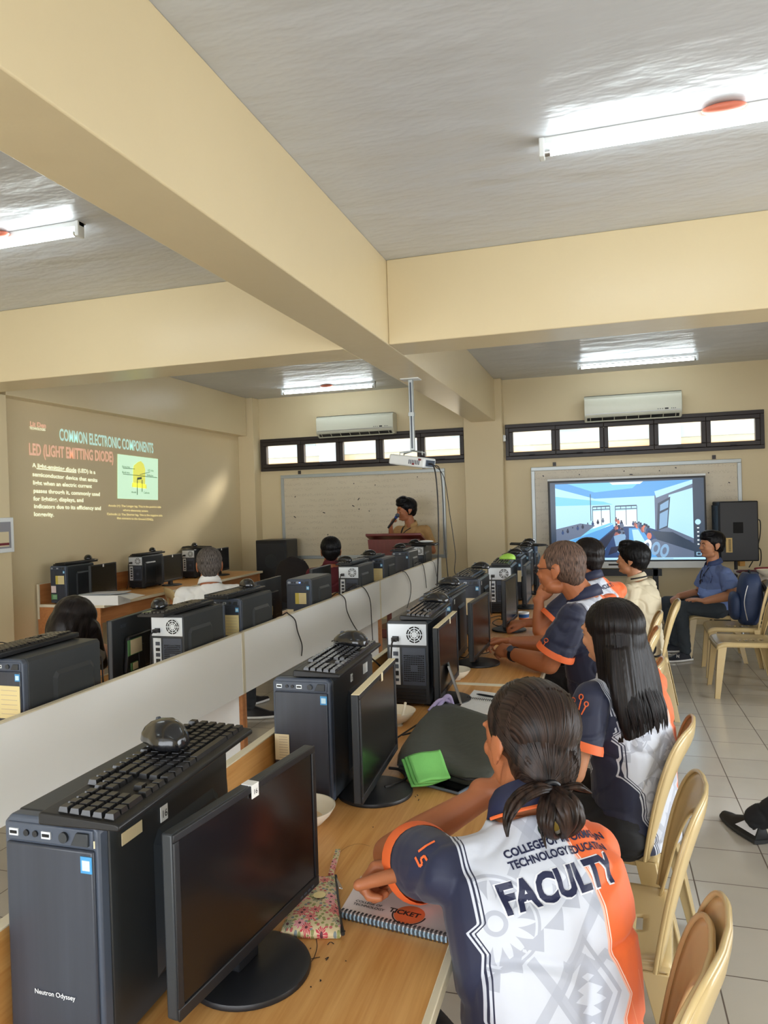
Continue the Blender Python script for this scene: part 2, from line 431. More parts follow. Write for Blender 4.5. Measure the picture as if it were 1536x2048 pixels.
for a in (-7.0, -3.2, -.9, 2.9):
    fr = MB().box(a, a + .55, -.04, 0, 2.97, 3.75).build('far_window', grey_exterior, bd)
    MB().box(a + .05, a + .5, -.05, -.041, 3.02, 3.7).build('pane', glassdk, fr)
for a in (-6.2, 1.05):
    MB().box(a, a + .5, -.45, -.26, 2.3, 3.3).build('concrete_post', grey_exterior, bd)
gr = MB().box(-14, 11, 9.6, 16, -1.05, -1).build('yard_ground', mat('pale_concrete_yard', S(210, 205, 195), .8)); gr['kind'] = 'structure'
# ------------------------------------------------------------------ fluorescent lights
M['tube'] = mat('lit_tube', (1, 1, 1, 1), emit=(0.86, 0.96, 1.0, 1), estr=11)
M['batten'] = mat('white_batten', S(236, 240, 240), .4)
M['redcap'] = mat('orange_red_plastic', S(222, 126, 100), .45)
def tube_light(x0, x1, y, label, cap=None):
    r = empty('fluorescent_light', ((x0 + x1) / 2, y, ZC), 0, label, 'ceiling light', 'fluorescent tube lights on the ceiling')
    L = (x1 - x0) / 2
    MB().box(-L, L, -.022, .022, -.028, 0).build('batten', M['batten'], r, bevel=.003)
    for s_ in (-1, 1):
        MB().box(min(s_ * L, s_ * (L - .022)), max(s_ * L, s_ * (L - .022)), -.03, .022, -.082, -.001).build('lamp_holder', M['batten'], r, bevel=.004)
        MB().tube([(s_ * (L - .022), -.002, -.058), (s_ * (L - .045), -.002, -.058)], .0155, 16).build('tube_end_cap', M['chrome'], r)
    MB().tube([(-L + .045, -.002, -.058), (L - .045, -.002, -.058)], .015, 16).build('lamp_tube', M['tube'], r)
    if cap is not None:
        c = MB(); c.ball((cap, -.042, -.016), (.085, .034, .018), 20, 8)
        c.build('wire_cover', M['redcap'], r, smooth=60)
    pts = [(-L, .028, -.006), (-L * .6, .045, -.008), (-.1, .04, -.005), (L * .6, .044, -.008), (L, .028, -.006)]
    MB().tube(bez(pts, 5), .003, 6).build('wire', M['chrome'], r)
    return r
tube_light(-.215, 1.045, 3.18, 'lit tube light in the right ceiling bay nearest the camera, with orange-red wire cover', .085)
tube_light(-3.83, -2.575, 3.21, 'lit tube light in the left ceiling bay, its end at the left photo edge', .11)
tube_light(-3.94, -2.66, 8.64, 'lit tube light on the far left ceiling above the left air conditioner', 0.0)
tube_light(-.225, 1.045, 8.52, 'lit tube light on the far right ceiling above the right air conditioner')
tube_light(-.215, 1.045, -.2, 'lit tube light on the ceiling behind the camera, right bay')
tube_light(-3.83, -2.575, -.2, 'lit tube light on the ceiling behind the camera, left bay')
# ------------------------------------------------------------------ air conditioners
def aircon(x0, x1, z0, z1, label):
    r = empty('air_conditioner', ((x0 + x1) / 2, YF, z0), 0, label, 'air conditioner', 'split air conditioners above the strip windows')
    L = (x1 - x0) / 2; H = z1 - z0; D = .2
    prof = [(0, 0.02), (0, H), (-D + .03, H), (-D + .005, H - .03), (-D, H - .06), (-D, .07), (-D + .012, .045), (-D + .075, .0), (-.03, 0.0)]
    MB().prism(prof, 0, -L, L).build('casing', M['acw'], r, bevel=.005)
    MB().box(-L + .02, L - .02, -D - .004, -D + .001, .072, .082).build('panel_seam', M['chrome'], r)
    MB().box(-L + .004, L - .004, -D + .02, -.02, H, H + .003).build('top_grille', M['blk2'], r)
    v = MB(); a = Vector((0, -D + .016, .041)); b = Vector((0, -D + .066, .004)); nrm = Vector((0, -.6, -.8)) * .002
    def q(t, x): p = a.lerp(b, t) + nrm; return (x, p.y, p.z)
    v.add([q(.1, -L + .03), q(.1, L - .03), q(.95, L - .03), q(.95, -L + .03)], [(0, 1, 2, 3)])
    vo = v.build('air_outlet', M['blk'], r)
    f = MB()
    for i in range(8):
        x = -L + .07 + i * (2 * L - .14) / 7
        p0 = a + nrm * 2.5; p1 = b + nrm * 2.5
        f.add([(x - .004, p0.y, p0.z), (x + .004, p0.y, p0.z), (x + .004, p1.y, p1.z), (x - .004, p1.y, p1.z)], [(0, 1, 2, 3)])
    f.build('vent_fins', M['acw'], vo)
    f2 = MB(); p1 = b + Vector((0, .002, -.008)); f2.tube([(-L + .015, p1.y, p1.z), (L - .015, p1.y, p1.z)], .006, 8)
    f2.build('louvre', M['acw'], r, smooth=60)
    d = MB().box(L - .19, L - .15, -D - .002, -D + .001, .088, .104)
    d.build('display', M['blk'], r)
    k = MB()
    for x in (L - .27, L - .245, L - .22, L - .12, L - .10, L - .08): k.box(x, x + .01, -D - .002, -D + .001, .091, .1)
    k.build('control_lights', M['slate'], r)
    return r
aircon(-3.66, -2.58, 2.475, 2.745, 'white split air conditioner on the front wall, left of the projector pole')
aircon(-.172, .93, 2.473, 2.768, 'white split air conditioner on the front wall, above the large display')
# ------------------------------------------------------------------ whiteboards
def wb_mat():
    m = mat('used_whiteboard', S(220, 208, 182), .3); nt = m.node_tree; p = nt.nodes['Principled BSDF']; tc = nnode(nt, 'ShaderNodeTexCoord'); sx = nnode(nt, 'ShaderNodeSeparateXYZ'); nt.links.new(tc.outputs['Object'], sx.inputs[0])
    def nz(sc, det=3):
        mp = nnode(nt, 'ShaderNodeMapping'); mp.inputs['Scale'].default_value = sc; nt.links.new(tc.outputs['Object'], mp.inputs[0]); n = nnode(nt, 'ShaderNodeTexNoise'); n.inputs['Scale'].default_value = 1; n.inputs['Detail'].default_value = det; nt.links.new(mp.outputs[0], n.inputs['Vector']); return E(nt, n.outputs[0])
    row = ((E(nt, sx.outputs[2]) * 13).frac() - .5).abs().lt(.26); wr = nz((60, 1, 90)).gt(.54) * nz((5, 1, 12)).gt(.47) * row
    c = mixc(nt, wr * .4, S(222, 210, 184), S(172, 156, 132)); c = mixc(nt, (nz((1.6, 1, 1.2), 5) - .35) * .6, c, S(190, 176, 148)); nt.links.new(c, p.inputs['Base Color']); return m
M['wb'] = wb_mat()
M['alu'] = mat('aluminium_trim', S(178, 184, 184), .35, metal=.4)
M['smudge'] = mat('marker_smudge', S(190, 174, 148), .5)
def whiteboard(x0, x1, z0, z1, label, seed, smudges=True):
    rnd = random.Random(seed)
    r = empty('whiteboard', ((x0 + x1) / 2, YF, z0), 0, label, 'whiteboard'); L = (x1 - x0) / 2; H = z1 - z0
    MB().box(-L + .01, L - .01, -.018, -.002, .01, H - .01).build('writing_surface', M['wb'], r)
    t = .045; f = MB()
    f.box(-L, L, -.028, -.001, 0, t).box(-L, L, -.028, -.001, H - t, H).box(-L, -L + t, -.028, -.001, t, H - t).box(L - t, L, -.028, -.001, t, H - t)
    f.build('frame', M['alu'], r, bevel=.004)
    for x in (-L * .76, L * .76):
        MB().box(x - .02, x + .02, -.012, -.001, H + .008, H + .055).build('wall_bracket', M['dark'], r)
        MB().box(x - .02, x + .02, -.012, -.001, -.05, -.008).build('wall_bracket', M['dark'], r)
    tp = MB()
    for i in range(15):
        x = rnd.uniform(-L * .9, L * .95); z = rnd.uniform(.1, H - .09) if smudges else H - rnd.uniform(.06, .3); a = rnd.uniform(-1.2, 1.2); l = rnd.choice((.007, .010, .018)); u = Vector((math.cos(a), 0, math.sin(a))); v = Vector((-u.z, 0, u.x)) * .006
        c = Vector((x, -.0195, z)); tp.add([c - u * l - v, c + u * l - v, c + u * l + v, c - u * l + v], [(0, 1, 2, 3)])
    tp.build('tape_scraps', M['dark'], r)
    return r
whiteboard(-4.285, -1.95, .82, 1.99, 'large stained whiteboard behind the lectern, under the left strip window', 3)
whiteboard(-.842, 1.571, .77, 1.95, 'whiteboard partly hidden behind the large lit display', 5, False)
# wall switch beside the right window
sw = empty('thermostat_box', (-1.168, 9.21, 2.29), 0, 'small white control box on the column beside the right strip window', 'wall control')
MB().box(0, .03, -.03, .03, 0, .08).build('cover', M['batten'], sw, bevel=.004)
MB().box(.03, .033, -.012, .012, .03, .05).build('dial', M['slate'], sw)
# notice frame at the left edge
nf = empty('notice_cabinet', (-4.70, 4.6, 1.3), 0, 'white framed notice cabinet at the left photo edge, on the left pilaster', 'notice frame')
A = at(17, 1035, 0, -4.7); B = at(18, 1104, 0, -4.7); z0_, z1_ = B.z - 1.3, A.z - 1.3; y1_ = A.y - 4.6
y1_ = min(y1_, .24)
MB().box(.001, .05, y1_ - .42, y1_, z0_, z1_).build('frame', M['batten'], nf, bevel=.004)
MB().box(.051, .053, y1_ - .38, y1_ - .035, z0_ + .035, z1_ - .035).build('panel', mat('dull_grey_sheet', S(150, 150, 156), .5), nf)
MB().box(.054, .056, y1_ - .34, y1_ - .06, z0_ + .05, z0_ + .17).build('notice', M['paper'], nf)
MB().box(.0565, .057, y1_ - .34, y1_ - .06, z0_ + .06, z0_ + .08).build('red_strip', mat('dark_red_ink', S(120, 40, 50), .6), nf)
# ------------------------------------------------------------------ slide on the left wall, projector light painted as glowing letters
XW = XL + .004
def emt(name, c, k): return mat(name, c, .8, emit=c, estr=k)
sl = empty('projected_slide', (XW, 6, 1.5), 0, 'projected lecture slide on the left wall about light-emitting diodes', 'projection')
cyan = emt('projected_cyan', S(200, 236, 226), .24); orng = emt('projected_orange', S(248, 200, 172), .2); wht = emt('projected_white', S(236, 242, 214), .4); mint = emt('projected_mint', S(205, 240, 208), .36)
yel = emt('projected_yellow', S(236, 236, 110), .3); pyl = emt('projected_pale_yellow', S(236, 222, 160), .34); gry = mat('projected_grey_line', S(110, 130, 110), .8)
def wl(px, py): p = at(px, py, 0, XW); return p - Vector(sl.location)
def wtext(txt, p0, p1, h_px, m, name, bold=.02):
    a = wl(*p0); b = wl(*p1); top = wl(p0[0], p0[1] - h_px); h = top.z - a.z
    U = (b - a); wd = U.length
    t = MB(); put_text(t, txt, a, U, (0, 0, 1), h, wd, bold)
    return t.build(name, m, sl, smooth=0)
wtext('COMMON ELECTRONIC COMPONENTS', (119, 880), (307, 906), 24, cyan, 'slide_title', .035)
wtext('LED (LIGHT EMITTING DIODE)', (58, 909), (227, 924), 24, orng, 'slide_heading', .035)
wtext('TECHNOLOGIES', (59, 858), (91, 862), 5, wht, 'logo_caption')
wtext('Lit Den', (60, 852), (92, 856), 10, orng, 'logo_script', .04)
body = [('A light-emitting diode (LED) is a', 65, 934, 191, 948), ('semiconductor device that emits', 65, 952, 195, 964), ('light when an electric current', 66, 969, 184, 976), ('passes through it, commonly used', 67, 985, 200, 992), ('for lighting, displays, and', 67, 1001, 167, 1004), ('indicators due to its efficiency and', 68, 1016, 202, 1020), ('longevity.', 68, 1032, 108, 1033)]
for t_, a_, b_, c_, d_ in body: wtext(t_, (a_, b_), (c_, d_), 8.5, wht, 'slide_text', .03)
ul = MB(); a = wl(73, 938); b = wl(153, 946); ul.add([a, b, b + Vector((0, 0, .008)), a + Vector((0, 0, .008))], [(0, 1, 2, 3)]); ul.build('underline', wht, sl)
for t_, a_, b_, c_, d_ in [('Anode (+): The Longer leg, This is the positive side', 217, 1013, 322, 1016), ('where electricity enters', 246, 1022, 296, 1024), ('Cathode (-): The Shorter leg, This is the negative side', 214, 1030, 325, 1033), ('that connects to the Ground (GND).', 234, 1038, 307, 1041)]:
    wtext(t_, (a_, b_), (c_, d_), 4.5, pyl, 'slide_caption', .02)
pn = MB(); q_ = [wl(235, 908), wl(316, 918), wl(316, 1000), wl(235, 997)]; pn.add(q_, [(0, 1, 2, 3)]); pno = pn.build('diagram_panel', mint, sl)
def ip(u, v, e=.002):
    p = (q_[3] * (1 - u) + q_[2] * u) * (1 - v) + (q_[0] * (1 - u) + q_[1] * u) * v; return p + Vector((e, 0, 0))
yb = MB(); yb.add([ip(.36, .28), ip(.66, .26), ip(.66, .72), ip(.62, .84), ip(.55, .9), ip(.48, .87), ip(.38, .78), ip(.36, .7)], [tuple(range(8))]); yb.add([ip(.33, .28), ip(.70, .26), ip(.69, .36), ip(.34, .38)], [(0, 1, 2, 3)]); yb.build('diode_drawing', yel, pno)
ln = MB()
def lnq(u0, v0, u1, v1, t=.006):
    a = ip(u0, v0, .004); b = ip(u1, v1, .004); d = (b - a).normalized(); n_ = Vector((0, -d.z, d.y)) * t; ln.add([a - n_, b - n_, b + n_, a + n_], [(0, 1, 2, 3)])
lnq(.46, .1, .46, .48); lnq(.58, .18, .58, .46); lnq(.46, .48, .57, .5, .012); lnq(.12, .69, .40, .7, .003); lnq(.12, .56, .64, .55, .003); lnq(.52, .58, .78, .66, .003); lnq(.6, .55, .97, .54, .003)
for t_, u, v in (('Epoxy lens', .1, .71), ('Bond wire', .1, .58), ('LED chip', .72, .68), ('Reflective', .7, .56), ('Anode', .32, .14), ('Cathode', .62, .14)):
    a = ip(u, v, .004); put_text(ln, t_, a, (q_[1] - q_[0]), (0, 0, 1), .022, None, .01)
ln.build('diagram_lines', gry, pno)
# ------------------------------------------------------------------ computer towers
TW, TD, TH = .168, .375, .337
def tower_proto(wood_front=True):
    r = empty('computer_tower', (0, 0, 0), 0, 'x', 'computer')
    h = TW / 2; c = .011
    prof = [(-h, .012), (h, .012), (h, TH - c), (h - c * .8, TH), (-h + c * .8, TH), (-h, TH - c)]
    MB().prism(prof, 1, .028, TD).build('case', M['blk2'], r, bevel=.002)
    f = MB(); prof2 = [(-h, .008), (h, .008), (h, TH - c), (h - c, TH), (-h + c, TH), (-h, TH - c)]
    f.prism(prof2, 1, .006, .028)
    f.build('front_frame', M['slate'], r, bevel=.004)
    MB().box(-h + .007, h - .007, 0, .008, .02, TH - .037).build('front_panel', M['brush'], r, bevel=.003)
    p = MB().box(-h + .008, h - .008, .003, .008, TH - .035, TH - .009).build('port_strip', M['slate'], r, bevel=.002)
    zz = TH - .022
    for x in (-.062, -.004):
        u = MB().box(x - .008, x + .008, .0005, .004, zz - .005, zz + .005).build('usb_port', M['silver'], r)
        MB().box(x - .006, x + .006, -.0005, .0006, zz - .002, zz + .002).build('slot', M['hole'], u)
    for x in (-.04, -.024):
        MB().tube([(x, .0005, zz), (x, .004, zz)], .0045, 14).build('audio_jack', M['blk'], r)
    MB().tube([(.027, -.001, zz), (.027, .004, zz)], .0075, 18).build('reset_button', M['blk2'], r)
    b = MB(); b.prism([(.040, zz - .009), (.070, zz - .009), (.070, zz + .009), (.050, zz + .009)], 1, -.001, .004); b.build('power_button', M['blk2'], r, bevel=.001)
    s_ = MB().box(h - .027, h - .008, -.0012, .0, TH - .067, TH - .044).build('processor_sticker', M['bluestk'], r); s_['label'] = 'small blue processor sticker'
    MB().box(h - .024, h - .011, -.0018, -.0012, TH - .063, TH - .049).build('sticker_centre', M['lblue'], s_)
    for sg in (-1, 1):
        q = MB(); x = sg * h
        oy = [(.135, .045), (.135, TH - .085), (.15, TH - .066), (TD - .055, TH - .066), (TD - .035, TH - .085), (TD - .035, .045)]
        iy = [(.148, .058), (.148, TH - .092), (.157, TH - .08), (TD - .06, TH - .08), (TD - .048, TH - .092), (TD - .048, .058)]
        vs = [(x, y, z) for y, z in oy] + [(x + sg * .007, y, z) for y, z in iy]
        q.add(vs, [(i, (i + 1) % 6, 6 + (i + 1) % 6, 6 + i) for i in range(6)] + [(6, 7, 8, 9, 10, 11)])
        q.build('side_panel', M['blk2'], r, smooth=0)
    # rear
    y = TD
    g = MB().box(-h + .006, h - .006, y, y + .003, TH - .095, TH - .012).build('power_supply', M['silver'], r, bevel=.001)
    cx, cz, R_ = -.030, TH - .053, .036
    X_, Z_ = (1, 0, 0), (0, 0, 1)
    d = MB(); disc(d, (cx, y + .0034, cz), X_, Z_, R_, 40); d.build('fan_opening', M['hole'], g)
    fg = MB()
    for k in range(4): disc(fg, (cx, y + .005, cz), X_, Z_, R_ * (k + 1) / 4 if k else R_ * .32, 36, r0=(R_ * (k + 1) / 4 - .0036) if k else 0.0)
    for k in range(8):
        a = k * PI / 4; u = Vector((math.cos(a), 0, math.sin(a))); n_ = Vector((-u.z, 0, u.x)) * .0017; c_ = Vector((cx, y + .0052, cz))
        fg.add([c_ + u * .008 - n_, c_ + u * R_ - n_, c_ + u * R_ + n_, c_ + u * .008 + n_], [(0, 1, 2, 3)])
    fg.build('fan_guard', M['silver'], g, smooth=0)
    MB().box(.034, .060, y + .003, y + .006, TH - .080, TH - .060).build('power_socket', M['blk'], g)
    pl = MB(); pl.box(.036, .058, y + .006, y + .03, TH - .078, TH - .062); pl.tube(bez([(.047, y + .03, TH - .07), (.05, y + .05, TH - .085), (.056, y + .045, TH - .15), (.06, y + .05, .05), (.05, y + .09, .006)], 6), .0036, 8)
    pl.build('power_cord', M['cable'], r, bevel=.002)
    io = MB().box(h - .052, h - .012, y, y + .003, .085, TH - .105).build('port_plate', M['silver'], r)
    for k, (z, hh) in enumerate(((.20, .016), (.175, .014), (.15, .016), (.122, .018), (.1, .010))):
        MB().box(h - .046, h - .026, y + .003, y + .006, z, z + hh).build('rear_port', M['blk'] if k % 2 else M['slate'], io)
    vp = MB().box(-h + .012, h - .062, y, y + .003, .085, TH - .105).build('vent_panel', M['slate'], r)
    vh = MB(); vx0, vx1, vz0, vz1 = -h + .017, h - .067, .098, .205; n = 12
    for i in range(n):
        for j in range(n + 1):
            x = vx0 + (vx1 - vx0) * (i + .5) / n; z = vz0 + (vz1 - vz0) * (j + .5) / (n + 1)
            if abs(i - 5.5) < 1.6 and abs(j - 6) < 1.6: continue
            t = .0026; vh.add([(x - t, y + .0034, z - t), (x + t, y + .0034, z - t), (x + t, y + .0034, z + t), (x - t, y + .0034, z + t)], [(0, 1, 2, 3)])
    vh.build('vent_holes', M['hole'], vp, smooth=0)
    rs = MB()
    cc = Vector(((vx0 + vx1) / 2, y + .004, (vz0 + vz1) / 2))
    for a0 in (.25, PI + .25): disc(rs, cc, X_, Z_, .052, 20, r0=.0505, a0=a0, a1=a0 + PI - .5)
    rs.build('vent_ring', M['slate'], vp, smooth=0)
    sl_ = MB()
    for k in range(4): sl_.box(-h + .014, h - .02, y, y + .004, .02 + k * .014, .030 + k * .014)
    sl_.build('expansion_slots', M['blk'], r)
    for sx in (-.065, .065):
        for sy in (.05, .33): MB().box(sx - .012, sx + .012, sy - .012, sy + .012, 0, .0125).build('foot', M['blk'], r)
    return r
def keyboard_proto():
    r = empty('keyboard', (0, 0, 0), 0, 'x', 'keyboard', 'keyboards laid on the towers')
    L = .218; Wd = .066
    c = MB(); c.prism([(-Wd, .002), (Wd, .002), (Wd, .010), (Wd - .006, .013), (-Wd + .004, .021), (-Wd, .018)], 1, -L, L)
    c.build('keyboard_case', M['keygap'], r, bevel=.003)
    k = MB(); rows = 6; pitch = .0187
    def zt(x): return .013 + (.021 - .013) * ((Wd - .006 - x) / (2 * Wd - .010))
    def key(x, y0, y1):
        x0, x1 = x - .008, x + .008; i = .0018; z0, z1 = zt(x) - .001, zt(x) + .0075
        vs = [(x0, y0, z0), (x1, y0, z0), (x1, y1, z0), (x0, y1, z0), (x0 + i, y0 + i, z1), (x1 - i, y0 + i, z1), (x1 - i, y1 - i, z1), (x0 + i, y1 - i, z1)]
        k.add(vs, [(4, 5, 6, 7), (0, 1, 5, 4), (1, 2, 6, 5), (2, 3, 7, 6), (3, 0, 4, 7)])
    layouts = [[1, -.6, 1, 1, 1, 1, -.3, 1, 1, 1, 1, -.3, 1, 1, 1, 1, -.3, 1, 1, 1], [1] * 13 + [2, -.3, 1, 1, 1, -.3, 1, 1, 1, 1], [1.5] + [1] * 12 + [1.5, -.3, 1, 1, 1, -.3, 1, 1, 1, 1], [1.75] + [1] * 11 + [2.25, -3.6, 1, 1, 1, 1], [2.25] + [1] * 10 + [2.75, -1.3, 1, -1.3, 1, 1, 1, 1], [1.25, 1.25, 1.25, 6.2, 1.25, 1.25, 1.25, 1.25, -.3, 1, 1, 1, -.3, 2, 1, 1]]
    U = 2 * (L - .008) / 22.6
    for i, row in enumerate(layouts):
        x = -Wd + .013 + i * pitch + (.003 if i else 0); y = L - .008
        for w_ in row:
            if w_ < 0: y += w_ * U; continue
            key(x, y - w_ * U + .0009, y - .0009); y -= w_ * U
    k.build('keys', M['key'], r, smooth=0)
    return r
def mouse_proto():
    r = empty('mouse', (0, 0, 0), 0, 'x', 'mouse', 'mice lying on the keyboards')
    rings = []
    for i in range(13):
        t = i / 12; y = -.056 + .112 * t
        w_ = .031 * math.sqrt(max(0, 1 - abs(2 * t - 1) ** 2.6)) + .003; hh = .034 * (math.sin(PI * min(1, (t * .93 + .03)) ** .8) ** .7) + .002
        w_ *= 1 - .10 * math.exp(-((t - .45) / .16) ** 2)
        ring = []
        for j in range(16):
            a = 2 * PI * j / 16; cx = math.copysign(abs(math.cos(a)) ** .8, math.cos(a)); sz = math.sin(a)
            z = .006 + (hh * sz if sz > 0 else .005 * sz); ring.append((w_ * cx, y, z))
        rings.append(ring)
    MB().loft(rings).build('mouse_body', mat('glossy_black_mouse', S(24, 25, 28), .18, coat=.3), r, smooth=70)
    MB().tube([(-.0025, .03, .0275), (.0025, .03, .0275)], .009, 16).build('scroll_wheel', M['slate'], r)
    MB().tube(bez([(0, .055, .008), (.01, .085, .0), (.05, .10, -.004), (.075, .05, -.006)], 6), .0018, 6).build('mouse_cable', M['cable'], r)
    return r
def monitor_proto():
    r = empty('monitor', (0, 0, 0), 0, 'x', 'monitor')
    MB().lathe([(.104, 0), (.105, .004), (.103, .009), (.094, .0115), (0.02, .0125)], 48).build('base', M['blk'], r, smooth=50)
    st = MB().loft([[(-.032, -.03, .011), (-.002, -.03, .011), (-.002, .03, .011), (-.032, .03, .011)], [(-.026, -.024, .19), (-.004, -.024, .19), (-.004, .024, .19), (-.026, .024, .19)]]); st.build('stand', M['blk'], r, bevel=.003)
    W2 = .207; z0, z1 = .052, .327
    MB().prism([(-W2, z0), (W2, z0), (W2, z1), (-W2, z1)], 0, -.002, .018).build('housing', M['blk2'], r, bevel=.003)
    MB().prism([(-W2 * .62, .08), (W2 * .62, .08), (W2 * .5, .24), (-W2 * .5, .24)], 0, -.024, -.002).build('rear_cover', M['blk'], r, bevel=.006)
    b = .012; f = MB()
    f.box(.018, .022, -W2, W2, z0, z0 + .019).box(.018, .022, -W2, W2, z1 - b, z1).box(.018, .022, -W2, -W2 + b, z0 + .019, z1 - b).box(.018, .022, W2 - b, W2, z0 + .019, z1 - b)
    f.build('bezel', M['blk'], r, bevel=.0015)
    MB().box(.018, .0192, -W2 + b, W2 - b, z0 + .019, z1 - b).build('screen', M['screen'], r)
    bt = MB()
    for k in range(4): bt.box(.0215, .0228, W2 - .03 - k * .014, W2 - .022 - k * .014, z0 + .006, z0 + .0095)
    bt.build('buttons', M['slate'], r)
    return r
DZ = .75
tow = tower_proto(); TF = [True]; kb = keyboard_proto(); KF = [True]; mo = mouse_proto(); MF = [True]; mon = monitor_proto(); NF = [True]
XRT = -.788; XLT = -1.862
# (x, y of near face, facing: 0 front to camera, 1 back to camera, description)
TOW = [
 ('R', XRT, .862, 0, 'black tower on the right desk row, nearest the camera, white lettering on its front'),
 ('R', XRT, 1.787, 0, 'second tower from the camera on the right desk row, paper slip on its front'),
 ('R', -.745, 2.74, 1, 'third tower on the right desk row, its silver fan and grille turned to the camera'),
 ('R', -.79, 3.44, 0, 'fourth tower on the right desk row, behind the one showing its fan'),
 ('R', -.785, 4.25, 0, 'fifth tower on the right desk row, blank paper taped on its front'),
 ('R', -.70, 5.10, 1, 'sixth tower on the right desk row, fan side to the camera, green mouse on top'),
 ('R', -.70, 5.78, 0, 'seventh tower on the right desk row, behind the green mouse'),
 ('R', -.71, 6.50, 0, 'eighth tower on the right desk row, last but one'),
 ('R', -.73, 7.25, 0, 'ninth tower on the right desk row, at its far end by the whiteboard'),
 ('L', XLT, 1.86, 0, 'nearest tower on the left desk row, cut by the photo edge, big yellow label'),
 ('L', XLT, 2.79, 1, 'second tower on the left desk row, bright fan grille to the camera'),
 ('L', XLT, 3.31, 0, 'third tower on the left desk row, yellow label, in front of the man in white'),
 ('L', XLT, 4.24, 0, 'fourth tower on the left desk row, blue light on, no keyboard on top'),
 ('L', XLT, 5.20, 1, 'fifth tower on the left desk row, fan grille to the camera, below the dark-haired man'),
 ('L', XLT, 5.84, 0, 'sixth tower on the left desk row, yellow label, left of the lectern'),
 ('L', XLT, 6.68, 0, 'seventh tower on the left desk row, in front of the lectern'),
 ('L', -1.91, 7.50, 1, 'last tower on the left desk row, fan grille to the camera, before the lectern'),
 ('W', -4.635, 5.30, 0, 'tower on the left wall desk, nearest, yellow, pink and green labels on its front'),
 ('W', -4.635, 6.42, 1, 'middle tower on the left wall desk, its back to the camera'),
 ('W', -4.635, 7.42, 1, 'far tower on the left wall desk, its back to the camera'),
]
TO = []
grp = {'R': 'computer towers on the right desk row', 'L': 'computer towers on the left desk row', 'W': 'computer towers on the wall desk'}
for row, x, y, back, lab in TOW:
    if back: o = place(tow, TF, (x, y + TD, DZ), PI, lab, grp[row])
    else: o = place(tow, TF, (x, y, DZ), 0, lab, grp[row])
    TO.append(o)
# extra stickers and papers on single towers
def fpanel(o, name, x0, x1, z0, z1, m, y=-.003, lines=0, inkm=None):
    c = MB().box(x0, x1, y, y + .001, z0, z1).build(name, m, o)
    if lines:
        l = MB(); w_ = (x1 - x0)
        for k in range(lines):
            z = z1 - (k + 1) * (z1 - z0) / (lines + 1); l.box(x0 + w_ * .3, x1 - w_ * .1, y - .0006, y - .0003, z - .0009, z + .0009)
        l.build('print', inkm or M['smudge'], c)
    return c
def ylabel(o, x0=-.03, x1=.076, z0=.15, z1=.255):
    c = fpanel(o, 'yellow_label', x0, x1, z0, z1, M['ypaper'], lines=6)
    MB().box(x0, x0 + .025, -.0042, -.0036, z0, z1).build('label_stripe', mat('mustard_stripe', S(196, 178, 80), .6), c)
txt = MB(); put_text(txt, 'Neutron Odyssey', (-.032, -.0016, .090), (1, 0, -.0), (0, 0, 1), .0072, .072, .01); txt.build('front_lettering', mat('white_lettering', S(236, 240, 244), .4), TO[0], smooth=0)
def num_sticker(o, t, y, z, h=.022, w=.016):
    s_ = MB().box(TW / 2 + .0005, TW / 2 + .0015, y - w / 2, y + w / 2, z - h / 2, z + h / 2).build('number_sticker', M['wpaper'], o)
    if t:
        q = MB(); put_text(q, t, (TW / 2 + .002, y, z - h * .25), (0, 1, 0), (0, 0, 1), h * .5, None, .01, 'c'); q.build('number', M['ink'], s_, smooth=0)
num_sticker(TO[0], '16', .165, TH - .048, .024, .02); num_sticker(TO[1], '17', .175, TH - .035); num_sticker(TO[1], '', .30, TH - .035, .03, .04)
fpanel(TO[0], 'paper_scrap', TW / 2 - .002, TW / 2 + .0, TH - .03, TH - .02, M['paper'])
MB().box(TW / 2 + .001, TW / 2 + .002, .055, .105, TH - .052, TH - .034).build('paper_scrap', M['paper'], TO[0])
fpanel(TO[1], 'paper_slip', -.078, -.036, .115, .185, M['paper'], lines=9)
for i in (9, 11, 14): ylabel(TO[i])
ylabel(TO[12], -.02, .055, .18, .25); fpanel(TO[12], 'white_note', -.078, -.035, .09, .145, M['paper'])
MB().tube([(.012, -.002, TH - .022), (.012, .003, TH - .022)], .0035, 12).build('power_light', mat('blue_led', S(90, 120, 255), .4, emit=S(90, 120, 255), estr=3), TO[12])
fpanel(TO[4], 'taped_paper', -.004, .082, .125, .225, M['paper']); fpanel(TO[6], 'taped_paper', -.0, .08, .15, .24, M['paper'])
ylabel(TO[17], -.02, .07, .175, .25); fpanel(TO[17], 'pink_note', -.07, -.02, .10, .16, mat('pale_pink_note', S(222, 204, 200), .6)); fpanel(TO[17], 'green_label', -.07, -.01, .04, .085, M['gpaper'], lines=3, inkm=M['wpaper'])
for i, o in enumerate(TO):
    if i in (2, 3, 5, 4, 7): num_sticker(o, '', .06 if i != 2 else .33, TH - .03)
